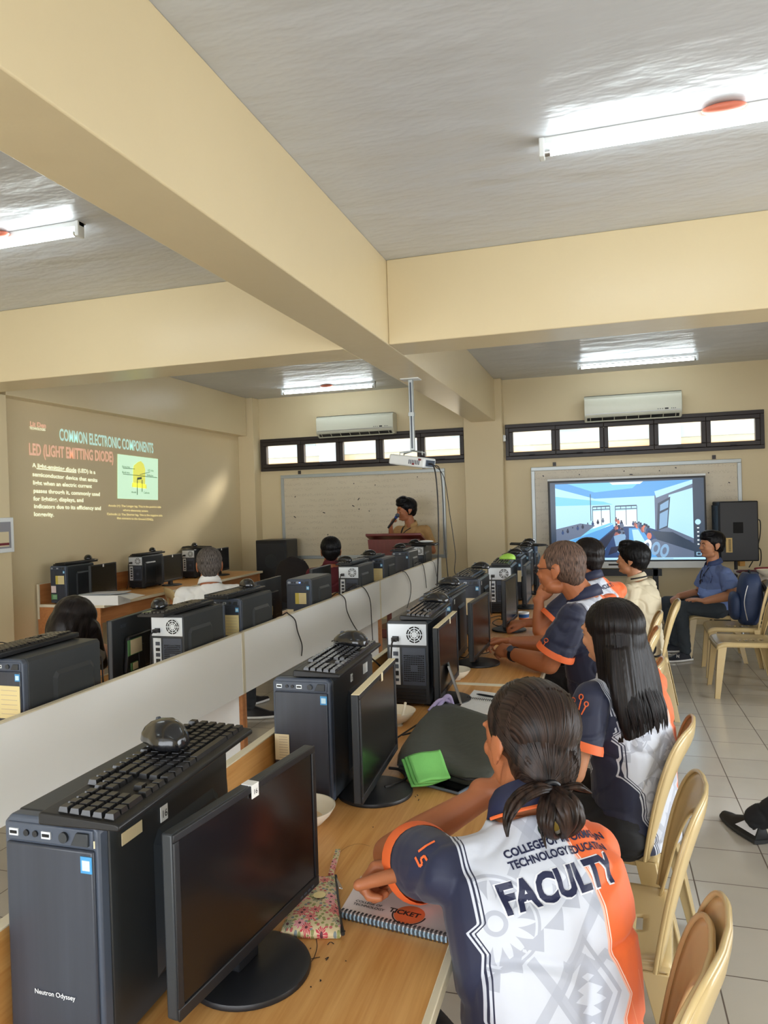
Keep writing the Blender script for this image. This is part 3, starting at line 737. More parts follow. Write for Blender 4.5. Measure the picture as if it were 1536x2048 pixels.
# keyboards (tower index, dx, dy from tower near face, rotation, label)
KZ = DZ + TH + .001
KBS = [(0, .062, .198, .04, 'keyboard on the nearest tower of the right row, keys clearly visible', 0), (1, .035, .225, .04, 'keyboard on the second tower of the right row, shining keys', 0),
 (2, .03, .22, .03, 'keyboard on the tower with the silver fan, right row', 0), (3, .02, .20, -.03, 'keyboard on the fourth tower of the right row', 0), (4, -.01, .19, .0, 'keyboard on the fifth tower of the right row', 0),
 (5, .0, .2, .05, 'keyboard on the far right-row tower, under the green mouse', 0), (6, .0, .2, 0, 'keyboard on the seventh right-row tower, behind the green mouse', 0), (7, .0, .2, 0, 'keyboard on the eighth right-row tower', 0), (8, .02, .1, .8, 'keyboard on the last right-row tower, below the whiteboard', 0),
 (9, -.07, .16, .02, 'keyboard on the nearest left-row tower, in front of the bowed head', PI), (10, -.02, .12, .02, 'keyboard on the left-row tower with the fan grille', PI), (11, -.03, .18, .0, 'keyboard on the third left-row tower, beside the man in white', PI),
 (13, -.04, .22, .0, 'keyboard on the fifth left-row tower, below the dark-haired man', PI), (14, -.06, .1, .0, 'keyboard on the sixth left-row tower', PI), (15, -.03, .2, .0, 'keyboard on the seventh left-row tower before the lectern', PI), (16, .0, .1, 1.4, 'keyboard lying crosswise on the last left-row tower', PI),
 (17, .0, .24, .0, 'keyboard on the nearest wall-desk tower', PI), (18, .0, .22, .0, 'keyboard on the middle wall-desk tower', PI), (19, .0, .18, 1.2, 'keyboard on the far wall-desk tower', PI)]
KO = {}
TO[0].scale = (1, 1, 1.046)
for i, dx, dy, rz, lab, base in KBS:
    row, x, y, back, _ = TOW[i]
    o = place(kb, KF, (x + dx, y + dy, KZ + (.016 if i == 0 else 0)), base + rz, lab); KO[i] = o
MS = [(0, .024, .265, .9, 'dark glossy mouse on the nearest keyboard, lettering on its back'), (1, .03, .33, 1.15, 'mouse on the second keyboard of the right row'), (2, .045, .33, 1.2, 'mouse on the keyboard above the silver fan'), (3, .02, .26, 1.2, 'mouse on the fourth right-row tower'), (4, .03, .36, 1.3, 'mouse on the fifth right-row tower'),
 (5, .03, .22, 1.3, 'lime green mouse on a far right-row tower'), (6, .02, .1, 1.3, 'mouse on the seventh right-row tower, behind the green one'), (7, .03, .3, 1.2, 'mouse on the eighth right-row tower'), (8, .02, .12, 1.3, 'mouse on the last right-row tower'),
 (9, -.11, .03, .7, 'mouse on the left-edge keyboard of the left row'), (10, -.05, .02, .5, 'mouse above the bright fan grille of the left row'), (11, -.03, .30, .8, 'mouse on the third left-row tower, right of the man in white'), (13, -.04, .03, 1.4, 'mouse on the fifth left-row tower, beside the neck of the dark-haired man'), (14, -.06, .07, 1.3, 'mouse on the sixth left-row tower'), (15, -.04, .14, 1.3, 'mouse on the seventh left-row tower before the lectern'), (16, -.03, .04, 1.2, 'mouse on the last left-row tower, on the lectern side'),
 (17, .02, .38, .6, 'mouse on the nearest wall-desk tower'), (18, .0, .3, .6, 'mouse on the middle wall-desk tower'), (19, .0, .14, .6, 'mouse on the far wall-desk tower')]
for i, dx, dy, rz, lab in MS:
    row, x, y, back, _ = TOW[i]
    o = place(mo, MF, (x + dx, y + dy, KZ + .0265 + (.016 if i == 0 else 0)), rz, lab)
    if i == 5:
        for ch in o.children:
            if ch.name.startswith('mouse_body'): ch.data = ch.data.copy(); ch.data.materials[0] = mat('lime_green_plastic', S(170, 222, 90), .35)
    if i == 0:
        q = MB(); put_text(q, 'DELL', (0, -.012, .0365), (-1, 0, 0), (0, -1, 0), .006, None, .01, 'c'); q.build('logo_lettering', M['silver'], o, smooth=0)
        o.scale = (1.12, 1.12, 1.12)
white_ball = empty('white_lid', (-1.83, 7.62, DZ + TH + .03), 0, 'white oval lid on the last left-row tower', 'lid'); MB().ball((0, 0, .012), (.085, .06, .014), 20, 8).build('lid_shell', M['batten'], white_ball, smooth=60)
# monitors (base x, y, rz, label)
MONS = [(-.603, 1.118, -.13, 'switched-off monitor nearest the camera on the right row, reddish reflection', 'R'), (-.622, 1.90, .06, 'second monitor of the right row, green cloth mirrored in its screen', 'R'),
 (-.625, 2.86, .02, 'third monitor of the right row, in front of the tower with the silver fan', 'R'), (-.60, 3.53, -.04, 'fourth monitor of the right row, by the clasped hands', 'R'), (-.565, 4.47, -.05, 'fifth monitor of the right row, in front of the man with glasses', 'R'), (-.55, 5.42, .0, 'sixth monitor of the right row, left of the propped forearm', 'R'),
 (-.54, 6.25, .05, 'seventh monitor of the right row', 'R'), (-.52, 7.2, .1, 'far right-row monitor showing a blue picture', 'R'),
 (-2.075, 2.86, PI + .12, 'left-row monitor seen from behind with green-edged labels', 'L'), (-2.12, 4.36, PI + .05, 'second left-row monitor seen from behind, left of the tower with the blue light', 'L'), (-2.09, 5.22, PI + .02, 'third left-row monitor seen from behind, below the dark-haired man', 'L'),
 (-2.1, 3.75, PI, 'left-row monitor behind the third tower of the left row', 'L'),
 (-4.42, 5.62, .10, 'monitor on the left wall desk, nearest, its screen toward the room', 'W'), (-4.42, 6.74, .10, 'middle monitor on the left wall desk', 'W'), (-4.42, 7.78, .10, 'far monitor on the left wall desk, left of the grey head', 'W')]
MO = []
gm = {'R': 'monitors on the right desk row', 'L': 'monitors on the left desk row', 'W': 'monitors on the wall desk'}
for x, y, rz, lab, row in MONS: MO.append(place(mon, NF, (x, y, DZ), rz, lab, gm[row]))
def ov(o, name, *bx, m=None): return MB().box(*bx).build(name, m, o)
s_ = ov(MO[0], 'number_sticker', .002, .024, -.012, .008, .3255, .3285, m=M['wpaper']); s2_ = ov(MO[0], 'number_sticker', .0222, .0235, -.012, .008, .305, .328, m=M['wpaper'])
q = MB(); put_text(q, '16', (.0238, -.002, .311), (0, 1, 0), (0, 0, 1), .009, None, .01, 'c'); q.build('number', M['ink'], s2_, smooth=0)
for i in (1, 2):
    ov(MO[i], 'masking_tape', .001, .021, -.21, .21, .327, .3285, m=M['paper']); ov(MO[i], 'tape_end', .0222, .0235, .02, .035, .305, .328, m=M['paper'])
o = MO[8]; l1 = ov(o, 'green_edged_label', -.0275, -.0245, .0, .12, .155, .225, m=M['gpaper']); ov(l1, 'label_paper', -.0285, -.0276, .0, .10, .158, .223, m=M['paper'])
# (rear label is on the back, which faces +x in the world)
l2 = ov(o, 'green_edged_label', -.0275, -.0245, .04, .10, .085, .12, m=M['gpaper']); ov(l2, 'label_paper', -.0285, -.0276, .04, .085, .087, .118, m=M['paper'])
q = MB(); put_text(q, 'acer', (-.0045, .14, .285), (0, -1, 0), (0, 0, 1), .022, None, .02, 'l'); q.build('rear_logo', M['slate'], o, smooth=0)
ov(MO[9], 'label_paper', -.0285, -.0245, .02, .09, .09, .15, m=M['ypaper'])
lit = MO[7]
for ch in lit.children:
    if ch.name.startswith('screen'): ch.data = ch.data.copy(); ch.data.materials[0] = mat('lit_blue_screen', S(60, 130, 230), .3, emit=S(60, 130, 235), estr=1.2)
for i in (12, 13, 14): ov(MO[i], 'white_tag', .0222, .0235, -.02, .0, .30, .325, m=M['wpaper'])
# ------------------------------------------------------------------ desks
def desk(x_back, x_front, y0, y1, label, cat='desk', group=None, board_z=(.62, .93), mats_out=None):
    """board at x_back; the user sits at x_front"""
    r = empty('computer_desk', ((x_back + x_front) / 2, (y0 + y1) / 2, 0), 0, label, cat, group)
    L = (y1 - y0) / 2 - .0015; sg = 1 if x_front > x_back else -1; hb = abs(x_front - x_back) / 2
    def bx(xa, xb, ya, yb, za, zb):
        xa, xb = sg * xa, sg * xb; return MB().box(min(xa, xb), max(xa, xb), ya, yb, za, zb)
    bx(-hb + .02, hb - .004, -L + .018, L - .018, DZ - .022, DZ - .0005).build('desktop', M['wood'], r)
    e = bx(hb - .004, hb + .010, -L, L, DZ - .024, DZ + .001); e.build('edge_band', M['edge'], r, bevel=.002)
    for s in (-1, 1): bx(-hb + .02, hb - .004, min(s * L, s * (L - .018)), max(s * L, s * (L - .018)), DZ - .024, DZ + .0008).build('side_edge', M['edge'], r, bevel=.0015)
    bx(-hb + .004, -hb + .019, -L + .002, L - .002, board_z[0], board_z[1] - .004).build('back_board', M['wood'], r)
    bx(-hb, -hb + .004, -L + .002, L - .002, board_z[0], board_z[1] - .004).build('white_facing', M['white'], r)
    bx(-hb - .002, -hb + .021, -L, L, board_z[1] - .004, board_z[1]).build('top_edge', M['edge'], r, bevel=.001)
    for s in (-1, 1):
        ya, yb = min(s * L, s * (L - .02)), max(s * L, s * (L - .02))
        p = bx(-hb + .022, hb - .03, ya, yb, 0, DZ - .0245).build('end_panel', M['white'], r)
        bx(-hb + .002, -hb + .0215, ya, yb, 0, board_z[0] - .001).build('panel_edge', M['woodred'], r)
        bx(-hb - .0015, -hb + .020, min(s * (L + .001), s * (L - .012)), max(s * (L + .001), s * (L - .012)), board_z[0], board_z[1]).build('board_end', M['edge'], r)
    bx(hb - .06, hb - .045, -L + .021, L - .021, DZ - .16, DZ - .026).build('apron', M['woodred'], r)
    return r
gr_ = 'computer desks of the right row'; gl_ = 'computer desks of the left row'
desk(-.90, -.282, .785, 3.13, 'wood-topped desk of the right row nearest the camera', group=gr_)
desk(-.90, -.282, 3.13, 5.475, 'middle wood-topped desk of the right row, under the clasped hands', group=gr_)
desk(-.90, -.282, 5.475, 7.82, 'farthest desk of the right row, toward the display', group=gr_)
desk(-1.738, -2.36, .91, 3.255, 'desk of the left row nearest the camera, long white back board', group=gl_)
desk(-1.738, -2.36, 3.255, 5.60, 'middle desk of the left row, cables hanging over its white back board', group=gl_)
desk(-1.738, -2.36, 5.60, 7.945, 'farthest desk of the left row, ending before the lectern', group=gl_)
wd = desk(-4.82, -4.13, 5.25, 8.3, 'orange wood desk along the left wall under the projected slide', group=None)
for ch in wd.children:
    if ch.name.startswith(('back_board', 'end_panel', 'white_facing', 'apron')): ch.data = ch.data.copy(); ch.data.materials[0] = M['woodred']
# chips and pen marks on the near desk
mk = empty('desk_scribbles', (-.5, 1.35, DZ), 0, 'ink scribbles and a drawn arc on the nearest desktop', 'marks')
sc = MB(); rnd = random.Random(4)
def dmark(px, py): p = at(px, py, 2, DZ + .0006); return p - Vector((-.5, 1.35, DZ))
def stroke(pp, wd_=.0007):
    pts = bez([dmark(*p) for p in pp], 5)
    for a, b in zip(pts[:-1], pts[1:]):
        d = (b - a); 
        if d.length < 1e-6: continue
        n_ = Vector((-d.y, d.x, 0)).normalized() * wd_; sc.add([a - n_, b - n_, b + n_, a + n_], [(0, 1, 2, 3)])
stroke([(632, 1876), (634, 1895), (625, 1920), (605, 1938), (590, 1946)]); stroke([(658, 1758), (680, 1705), (712, 1688), (740, 1692)], .0004); stroke([(620, 1918), (640, 1914)], .001); stroke([(650, 1918), (657, 1914), (652, 1921)], .001); stroke([(655, 1890), (661, 1884), (668, 1888)], .001); stroke([(686, 1868), (690, 1862), (686, 1860)], .001)
for px, py in ((642, 1962), (622, 1975), (693, 1922), (610, 1930), (640, 1963), (746, 1655), (836, 1592), (838, 1598), (830, 1592), (620, 1898)): stroke([(px, py), (px + rnd.uniform(-3, 3), py + rnd.uniform(-4, 4))], .0012)
sc.build('ink_marks', M['ink'], mk)
# ------------------------------------------------------------------ monobloc chairs
def chair_proto():
    r = empty('plastic_chair', (0, 0, 0), 0, 'x', 'chair')
    SZ = .43
    # seat, front at +x ; back at -x
    def seat(u, v):
        x = -.20 + .41 * v; yw = .205 - .02 * (1 - v); y = (2 * u - 1) * yw
        rx = abs(2 * u - 1)
        z = SZ - .010 * (1 - rx ** 2) - .012 * math.sin(PI * v) * (1 - rx ** 3)
        if v > .85: z -= ((v - .85) / .15) ** 2 * .022
        z -= max(0, rx - .88) / .12 * .008
        return (x, y, z)
    m = MB()
    slots = set((i, j) for i in (10, 11, 12, 13) for j in (4, 7, 10, 13))
    grid(m, 24, 24, seat, skip=lambda i, j: (i, j) in slots)
    # rim skirt
    rim = [seat(i / 24, 1) for i in range(25)] + [seat(1, 1 - j / 24) for j in range(1, 25)] + [seat(1 - i / 24, 0) for i in range(1, 25)] + [seat(0, j / 24) for j in range(1, 24)]
    n = len(rim); vs = [Vector(p) for p in rim] + [Vector(p) * 1.0 + Vector((p[0] * .03, p[1] * .03, -.032)) for p in rim]
    m.add(vs, [(i, (i + 1) % n, n + (i + 1) % n, n + i) for i in range(n)])
    so = m.build('seat', M['beige'], r, smooth=50)
    sd = so.modifiers.new('solid', 'SOLIDIFY'); sd.thickness = .004
    # back: ribbon between outer and inner arch on a leaned, curved surface
    def surf(y, h):
        """y sideways, h height above the seat rear"""
        x = -.185 - .015 * h / .4 - .062 * (h / .4) ** 1.2 - .055 * (1 - (y / .22) ** 2) * (h / .4) ** .6 + .015
        return Vector((x, y, SZ - .012 + h))
    N = 48; K = 6; vs = []
    for i in range(N + 1):
        t = i / N
        a = PI * t
        # outer arch (superellipse) and inner oval
        ex = .62
        ca, sa = math.cos(a), math.sin(a)
        oy = .212 * math.copysign(abs(ca) ** .42, ca); oh = .385 * abs(sa) ** .62
        iy = .138 * math.copysign(abs(ca) ** .7, ca) * (1.0); ih = .03 + .262 * abs(sa) ** .75
        if i in (0, N): ih = .0; iy = math.copysign(.135, ca)
        for k in range(K + 1):
            w_ = k / K; y = oy * (1 - w_) + iy * w_; h = oh * (1 - w_) + ih * w_
            p = surf(y, h); b = math.sin(PI * w_) * .008
            p.x += -b
            vs.append(p)
    fs = [(i * (K + 1) + k, i * (K + 1) + k + 1, (i + 1) * (K + 1) + k + 1, (i + 1) * (K + 1) + k) for i in range(N) for k in range(K)]
    b = MB(); b.add(vs, fs); bo = b.build('backrest', M['beige'], r, smooth=60)
    sd = bo.modifiers.new('solid', 'SOLIDIFY'); sd.thickness = .006; sd.offset = 0
    lp = MB(); outer = [vs[i * (K + 1)] for i in range(N + 1)]
    lp.tube([p + Vector((.004, 0, 0)) for p in outer], .0055, 8); lp.build('backrest_rim', M['beige'], r, smooth=60)
    # legs: L-shaped tapering channel
    for sx, sy, dx, dy in ((1, 1, .035, .02), (1, -1, .035, .02), (-1, 1, -.075, .03), (-1, -1, -.075, .03)):
        cx, cy = sx * .185 + (.005 if sx > 0 else 0), sy * .188
        def ring(z, t):
            X = cx + dx * t; Y = cy + dy * t * sy; w_ = .062 * (1 - t) + .036 * t; th = .006
            P = [(X + sx * .012, Y + sy * .012), (X + sx * .012 - sx * w_, Y + sy * .012), (X + sx * .012 - sx * w_, Y + sy * .012 - sy * th), (X + sx * .012 - sx * th, Y + sy * .012 - sy * th), (X + sx * .012 - sx * th, Y + sy * .012 - sy * w_), (X + sx * .012, Y + sy * .012 - sy * w_)]
            return [(px, py, z) for px, py in P]
        MB().loft([ring(SZ - .02, 0), ring(SZ * .5, .5), ring(0, 1)]).build('leg', M['beige'], r, smooth=20, bevel=.0015)
    return r
ch = chair_proto(); CF = [True]
def chair(x, y, face_deg, label, z=0, group='beige plastic chairs'):
    return place(ch, CF, (x, y, z), math.radians(face_deg), label, group)
chair(-.135, 1.33, 168, 'beige plastic chair under the woman in the faculty shirt at the bottom', 0)
chair(-.110, 1.32, 168, 'beige plastic chair stacked on top of the bottom-right chair', .048)
chair(-.055, 2.03, 175, 'empty beige plastic chair with an oval back hole, between the two women')
chair(-.02, 2.60, 168, 'beige plastic chair of the long-haired woman')
chair(-.04, 3.52, 172, 'beige plastic chair of the man with glasses, oval-holed back')
chair(.0, 4.35, 175, 'beige plastic chair behind the one of the man with glasses')
chair(.06, 4.95, 176, 'third beige plastic chair back in the row beyond the long hair')
chair(.22, 5.52, 176, 'beige plastic chair of the man in the cream shirt')
chair(1.02, 6.15, 180, 'empty glossy beige plastic chair in the front of the right group')
chair(1.05, 6.80, 178, 'beige plastic chair holding the navy backpack')
chair(.98, 7.45, 176, 'beige plastic chair of the man in the blue shirt')
chair(1.50, 6.02, 180, 'beige plastic chair cut by the right photo edge')
pch = at(338, 1176, 2, .80)
chair(pch.x + .26 * math.cos(math.radians(48)), pch.y + .26 * math.sin(math.radians(48)), 48, 'beige plastic chair of the man in the white shirt')
# ------------------------------------------------------------------ office chair (black back)
oc = empty('office_chair', (-3.0, 6.7, 0), 0, 'black padded office chair back in front of the tall black loudspeaker', 'chair')
rings = []
for i in range(11):
    t = i / 10; z = .55 + .50 * t; hw = .20 * (1 - abs(2 * t - 1) ** 3.2) ** .5 + .02
    hw *= (1 - .18 * t)
    rings.append([(hw * math.cos(a) , .03 * math.sin(a) + .015 * math.cos(2 * a), z) for a in [2 * PI * j / 20 for j in range(20)]])
MB().loft(rings).build('backrest', mat('black_office_fabric', S(30, 24, 24), .85), oc, smooth=60)
MB().ball((0, .25, .46), (.24, .24, .045), 24, 10).build('seat', mat('black_seat_fabric', S(26, 24, 26), .85), oc, smooth=60)
MB().tube([(0, .0, .62), (0, .06, .44), (0, .22, .42)], .018, 8).build('back_support', M['blk'], oc)
MB().tube([(0, .25, .42), (0, .25, .1)], .028, 12).build('gas_column', M['blk'], oc)
st = MB()
for k in range(5):
    a = 2 * PI * k / 5 + .3; st.tube([(0, .25, .11), (.26 * math.cos(a), .25 + .26 * math.sin(a), .06)], .018, 8)
    st.ball((.27 * math.cos(a), .25 + .27 * math.sin(a), .03), .03, 10, 8)
st.build('star_base', M['blk'], oc)
# ------------------------------------------------------------------ lectern
lm = mat('mahogany', S(120, 44, 40), .3, noise_amt=.2, noise_scale=8, stretch=(4, 4, .5))
lc = empty('lectern', (-2.30, 8.22, 0), 0, 'reddish mahogany lectern before the whiteboard', 'lectern')
t = MB(); t.prism([(-.22, 1.02), (.26, 1.18), (.26, 1.21), (-.22, 1.05)], 0, -.33, .33)
t.xf(Matrix.Rotation(PI, 4, 'Z')); t.v = [tuple(Matrix.Rotation(PI, 4, 'Z') @ Vector(v)) for v in t.v]
t.build('reading_top', lm, lc, bevel=.006)
ap = MB(); ap.prism([(-.31, 1.14), (.31, 1.14), (.29, .90), (-.29, .90)], 1, -.245, -.225); ap.build('front_fascia', lm, lc, bevel=.003)
sd_ = MB(); sd_.prism([(-.2, .9), (.22, .9), (.22, 1.01), (-.22, 1.14)], 0, -.3, -.28); sd_.prism([(-.2, .9), (.22, .9), (.22, 1.01), (-.22, 1.14)], 0, .28, .3); sd_.build('side_cheeks', lm, lc, bevel=.003)
MB().box(-.13, .13, -.16, .1, .1, .95).build('column', lm, lc, bevel=.004)
MB().box(-.09, .09, -.175, -.161, .16, .86).build('column_panel', mat('mahogany_light', S(140, 60, 54), .35), lc, bevel=.004)
MB().box(-.27, .27, -.24, .24, 0, .1).build('base', lm, lc, bevel=.008)
# ------------------------------------------------------------------ loudspeakers
def speaker(x, y, z, rz, w_, d, h, label, flip=False):
    r = empty('loudspeaker', (x, y, z), rz, label, 'loudspeaker')
    MB().prism([(-w_ / 2, 0), (w_ / 2, 0), (w_ * .44, d), (-w_ * .44, d)], 2, 0, h).build('cabinet', M['blk'], r, bevel=.012)
    g = MB(); g.prism([(-w_ / 2 + .02, -.012), (w_ / 2 - .02, -.012), (w_ / 2 - .012, .0), (-w_ / 2 + .012, .0)], 2, .03, h - .04); g.build('front_grille', mat('speaker_grille', S(38, 40, 44), .55, bump=.4, bump_scale=400), r, bevel=.004)
    for zz in (h * .3, h * .75): MB().tube([(0, -.014, zz), (0, -.0125, zz)], w_ * .33 if zz < h / 2 else w_ * .2, 28).build('driver_ring', M['blk2'], r)
    return r
speaker(-4.2, 8.72, 0, -.05, .46, .38, 1.115, 'tall black loudspeaker standing in the front left corner')
sp = speaker(1.225, 8.86, .80, -PI / 2 + .06, .36, .40, .66, 'black loudspeaker raised at the right, behind the man in blue')
hd = MB().box(.165, .176, .14, .24, .31, .43); hd.build('side_handle', M['hole'], sp)
lb = MB().box(.176, .182, .06, .125, .10, .26).build('orange_edged_label', mat('pale_orange_label', S(228, 196, 128), .6), sp)
q = MB()
for k in range(9): q.box(.1825, .183, .085, .112, .115 + k * .015, .122 + k * .015)
q.build('label_print', M['ink'], lb)
# stand of the right loudspeaker
ss = empty('speaker_stand', (1.42, 8.87, 0), 0, 'black pole stand carrying the right loudspeaker', 'stand')
MB().tube([(0, 0, .25), (0, 0, .798)], .018, 12).build('pole', M['blk'], ss)
for k in range(3):
    a = 2 * PI * k / 3 + .5; MB().tube([(0, 0, .5), (.36 * math.cos(a), .36 * math.sin(a), .012)], .011, 8).build('leg', M['blk'], ss)
# orange-edged label on the right loudspeaker side (faces the room)
# ------------------------------------------------------------------ interactive display on a stand
dp = empty('interactive_display', (.26, 9.06, 0), 0, 'large lit touch display on a wheeled stand, showing the class on video', 'display')
c0 = at(1095, 958, 1, 9.0); c1 = at(1411, 948, 1, 9.0); c2 = at(1409, 1130, 1, 9.0)
DX0, DX1, DT, DB = c0.x, c1.x, 1.785, .705
ox = .26
MB().box(DX0 - ox, DX1 - ox, -.05, .035, DB, DT).build('housing', M['blk'], dp, bevel=.006)
MB().box(DX0 - ox - .002, DX1 - ox + .002, -.056, -.0505, DT - .022, DT + .002).build('top_trim', M['batten'], dp)
MB().box(DX0 - ox, DX1 - ox, -.062, -.0505, DB - .002, DB + .075).build('bottom_trim', M['batten'], dp, bevel=.003)
MB().box(-.2, -.05, -.066, -.0625, DB + .03, DB + .05).build('control_strip', M['ink'], dp)
sx0, sx1, sz0, sz1 = DX0 - ox + .025, DX1 - ox - .02, DB + .095, DT - .045
cols = {}
def em(n, r_, g_, b_, k=.62):
    if n not in cols: cols[n] = mat('display_' + n, (0, 0, 0, 1), .25, emit=S(r_, g_, b_), estr=k)
    return cols[n]
pic = MB(); pm = [em('pale_blue', 178, 226, 255), em('cyan', 120, 205, 250), em('mid_blue', 84, 160, 222), em('dark_blue', 30, 62, 110), em('navy', 18, 30, 58), em('grey', 96, 110, 134), em('orange', 214, 120, 96), em('white', 236, 250, 255), em('skin', 150, 90, 84), em('frame', 44, 60, 80), em('magenta', 226, 70, 130), em('steel', 130, 170, 205)]
lay = [0]
def PQ(poly, mi):
    lay[0] += 1; y = -.0512 - lay[0] * .00003
    pic.add([(sx0 + (sx1 - sx0) * u, y, sz0 + (sz1 - sz0) * v) for u, v in poly], [tuple(range(len(poly)))], mi)
PQ([(0, 0), (1, 0), (1, 1), (0, 1)], 9)
PQ([(.035, .03), (.93, .03), (.93, .98), (.035, .98)], 0)
PQ([(.035, .98), (.93, .98), (.80, .80), (.30, .78), (.035, .93)], 2); PQ([(.12, .98), (.6, .98), (.55, .9), (.3, .86)], 1); PQ([(.40, .98), (.62, .98), (.6, .95), (.42, .95)], 7)
PQ([(.035, .90), (.42, .72), (.42, .42), (.035, .36)], 0); PQ([(.035, .82), (.36, .74), (.42, .70), (.035, .70)], 1)
PQ([(.42, .72), (.69, .73), (.69, .45), (.42, .42)], 0); PQ([(.69, .80), (.93, .95), (.93, .20), (.69, .35)], 5)
PQ([(.69, .85), (.93, .98), (.93, .93), (.70, .77)], 0); PQ([(.78, .80), (.93, .88), (.93, .26), (.77, .40)], 0); PQ([(.71, .70), (.79, .78), (.77, .40), (.70, .36)], 9); PQ([(.725, .68), (.78, .74), (.765, .42), (.715, .38)], 11); PQ([(.72, .60), (.78, .65), (.775, .62), (.72, .57)], 9)
for (a, b) in ((.285, .40), (.435, .575)):
    PQ([(a, .62), (b, .63), (b, .42), (a, .40)], 7)
    for k in range(5): t_ = a + (b - a) * k / 4; PQ([(t_ - .002, .68), (t_ + .002, .68), (t_ + .002, .44 if k % 2 == 0 else .64), (t_ - .002, .44 if k % 2 == 0 else .64)], 9)
    PQ([(a, .685), (b, .69), (b, .675), (a, .67)], 9); PQ([(a, .645), (b, .65), (b, .64), (a, .635)], 9)
PQ([(.27, .84), (.275, .84), (.275, .5), (.27, .5)], 9); PQ([(.035, .03), (.93, .03), (.93, .22), (.62, .42), (.42, .42), (.035, .16)], 3)
PQ([(.52, .40), (.60, .40), (.72, .03), (.52, .03)], 2); PQ([(.54, .38), (.58, .38), (.66, .1), (.56, .1)], 0)
PQ([(.04, .25), (.40, .47), (.42, .46), (.06, .18)], 1); PQ([(.06, .20), (.42, .45), (.42, .40), (.25, .14)], 2); PQ([(.28, .17), (.46, .44), (.44, .36), (.34, .08)], 4)
PQ([(.34, .08), (.36, .07), (.48, .42), (.475, .43)], 1); PQ([(.46, .44), (.49, .44), (.38, .03), (.33, .03)], 3); PQ([(.035, .40), (.20, .47), (.30, .44), (.20, .30), (.06, .22), (.035, .25)], 5)
rp = random.Random(11)
def blob(u, v, s, body, n=9):
    PQ([(u + s * .8 * math.cos(2 * PI * k / n), v + s * 2.2 * math.sin(2 * PI * k / n) - s * 1.6) for k in range(n)], body)
    PQ([(u + s * .42 * math.cos(2 * PI * k / n), v + s * .8 * math.sin(2 * PI * k / n) + s * 1.0) for k in range(n)], 4)
for k in range(10): blob(.44 + .012 * (k % 4) + rp.uniform(-.01, .01), .52 - k * .022, .011 + k * .0016, (8, 6, 3, 5)[k % 4])
for k in range(9): blob(.55 + k * .012, .48 - k * .012 + rp.uniform(-.015, .015), .011 + k * .0014, (3, 8, 6, 5)[k % 4])
for k in range(9): blob(.08 + k * .034, .37 + k * .018, .011, (3, 4, 5)[k % 3])
PQ([(.42, .30), (.47, .33), (.52, .2), (.50, .06), (.44, .1)], 11); PQ([(.40, .16), (.46, .18), (.44, .10), (.38, .06)], 4); blob(.485, .32, .018, 11); blob(.65, .33, .02, 6); PQ([(.30, .14), (.335, .16), (.33, .13), (.295, .12)], 10); PQ([(.30, .11), (.325, .12), (.33, .105), (.30, .10)], 6)
PQ([(.62, .2), (.68, .26), (.93, .22), (.93, .03), (.7, .03)], 5); PQ([(.66, .36), (.8, .34), (.93, .2), (.93, .1), (.70, .25)], 9)
for k in range(3):
    u = .635 + k * .055; v = .17 - k * .03; PQ([(u + .028 * math.cos(2 * PI * j / 14) + .008 * math.sin(2 * PI * j / 14), v + .085 * math.sin(2 * PI * j / 14)) for j in range(14)], (7, 11, 11)[k]); PQ([(u + .014 * math.cos(2 * PI * j / 14) + .004 * math.sin(2 * PI * j / 14), v + .045 * math.sin(2 * PI * j / 14)) for j in range(14)], 5)
PQ([(.0, .0), (1, 0), (1, .028), (.0, .028)], 0); PQ([(.62, .01), (.8, .01), (.8, .018), (.62, .018)], 11); PQ([(.945, .05), (.975, .05), (.975, .09), (.945, .09)], 0); PQ([(.949, .055), (.971, .055), (.971, .085), (.949, .085)], 9)
PQ([(.958 + .018 * math.cos(2 * PI * k / 16), .46 + .034 * math.sin(2 * PI * k / 16)) for k in range(16)], 0)
for k in range(5): PQ([(.952, .38 - k * .05), (.964, .38 - k * .05), (.964, .395 - k * .05), (.952, .395 - k * .05)], 7)
pic.build('screen_picture', pm, dp, smooth=0)
for s in (-.33, .33): MB().box(s - .03, s + .03, .036, .09, .10, 1.4).build('stand_post', M['blk'], dp, bevel=.004)
for s in (-.33, .33): MB().box(s - .03, s + .03, -.28, .20, .05, .10).build('stand_foot', M['blk'], dp, bevel=.004)
for s in (-.33, .33):
    for t_ in (-.25, .17): MB().tube([(s - .012, t_, .025), (s + .012, t_, .025)], .025, 14).build('caster', M['blk'], dp)
MB().box(-.4, .4, .036, .07, .60, .68).build('stand_rail', M['blk'], dp)
# ------------------------------------------------------------------ projector with its pole and cables
pr = empty('ceiling_projector', (-1.445, 5.66, ZB), 0, 'white projector hanging on a pole from the long ceiling beam', 'projector')
MB().box(-.075, .075, -.06, .06, -.008, 0).build('ceiling_plate', M['batten'], pr, bevel=.002)
MB().box(-.018, .018, -.018, .018, -.575, -.008).build('pole', M['alu'], pr, bevel=.003)
MB().box(-.006, .006, -.0205, -.0182, -.56, -.03).build('pole_slot', M['slate'], pr)
MB().box(-.022, .022, -.022, .022, -.30, -.27).build('clamp', M['alu'], pr)
sp_ = MB(); zp = -.6
for k in range(4):
    a = PI / 4 + k * PI / 2; sp_.tube([(0, 0, zp + .02), (.13 * math.cos(a), .09 * math.sin(a), zp + .005), (.13 * math.cos(a), .09 * math.sin(a), zp - .02)], .006, 8)
sp_.build('spider_bracket', M['alu'], pr)
PX = Matrix.Translation((0, 0, zp - .02)) @ Matrix.Rotation(math.radians(-9), 4, 'Z') @ Matrix.Rotation(math.radians(9), 4, 'Y')
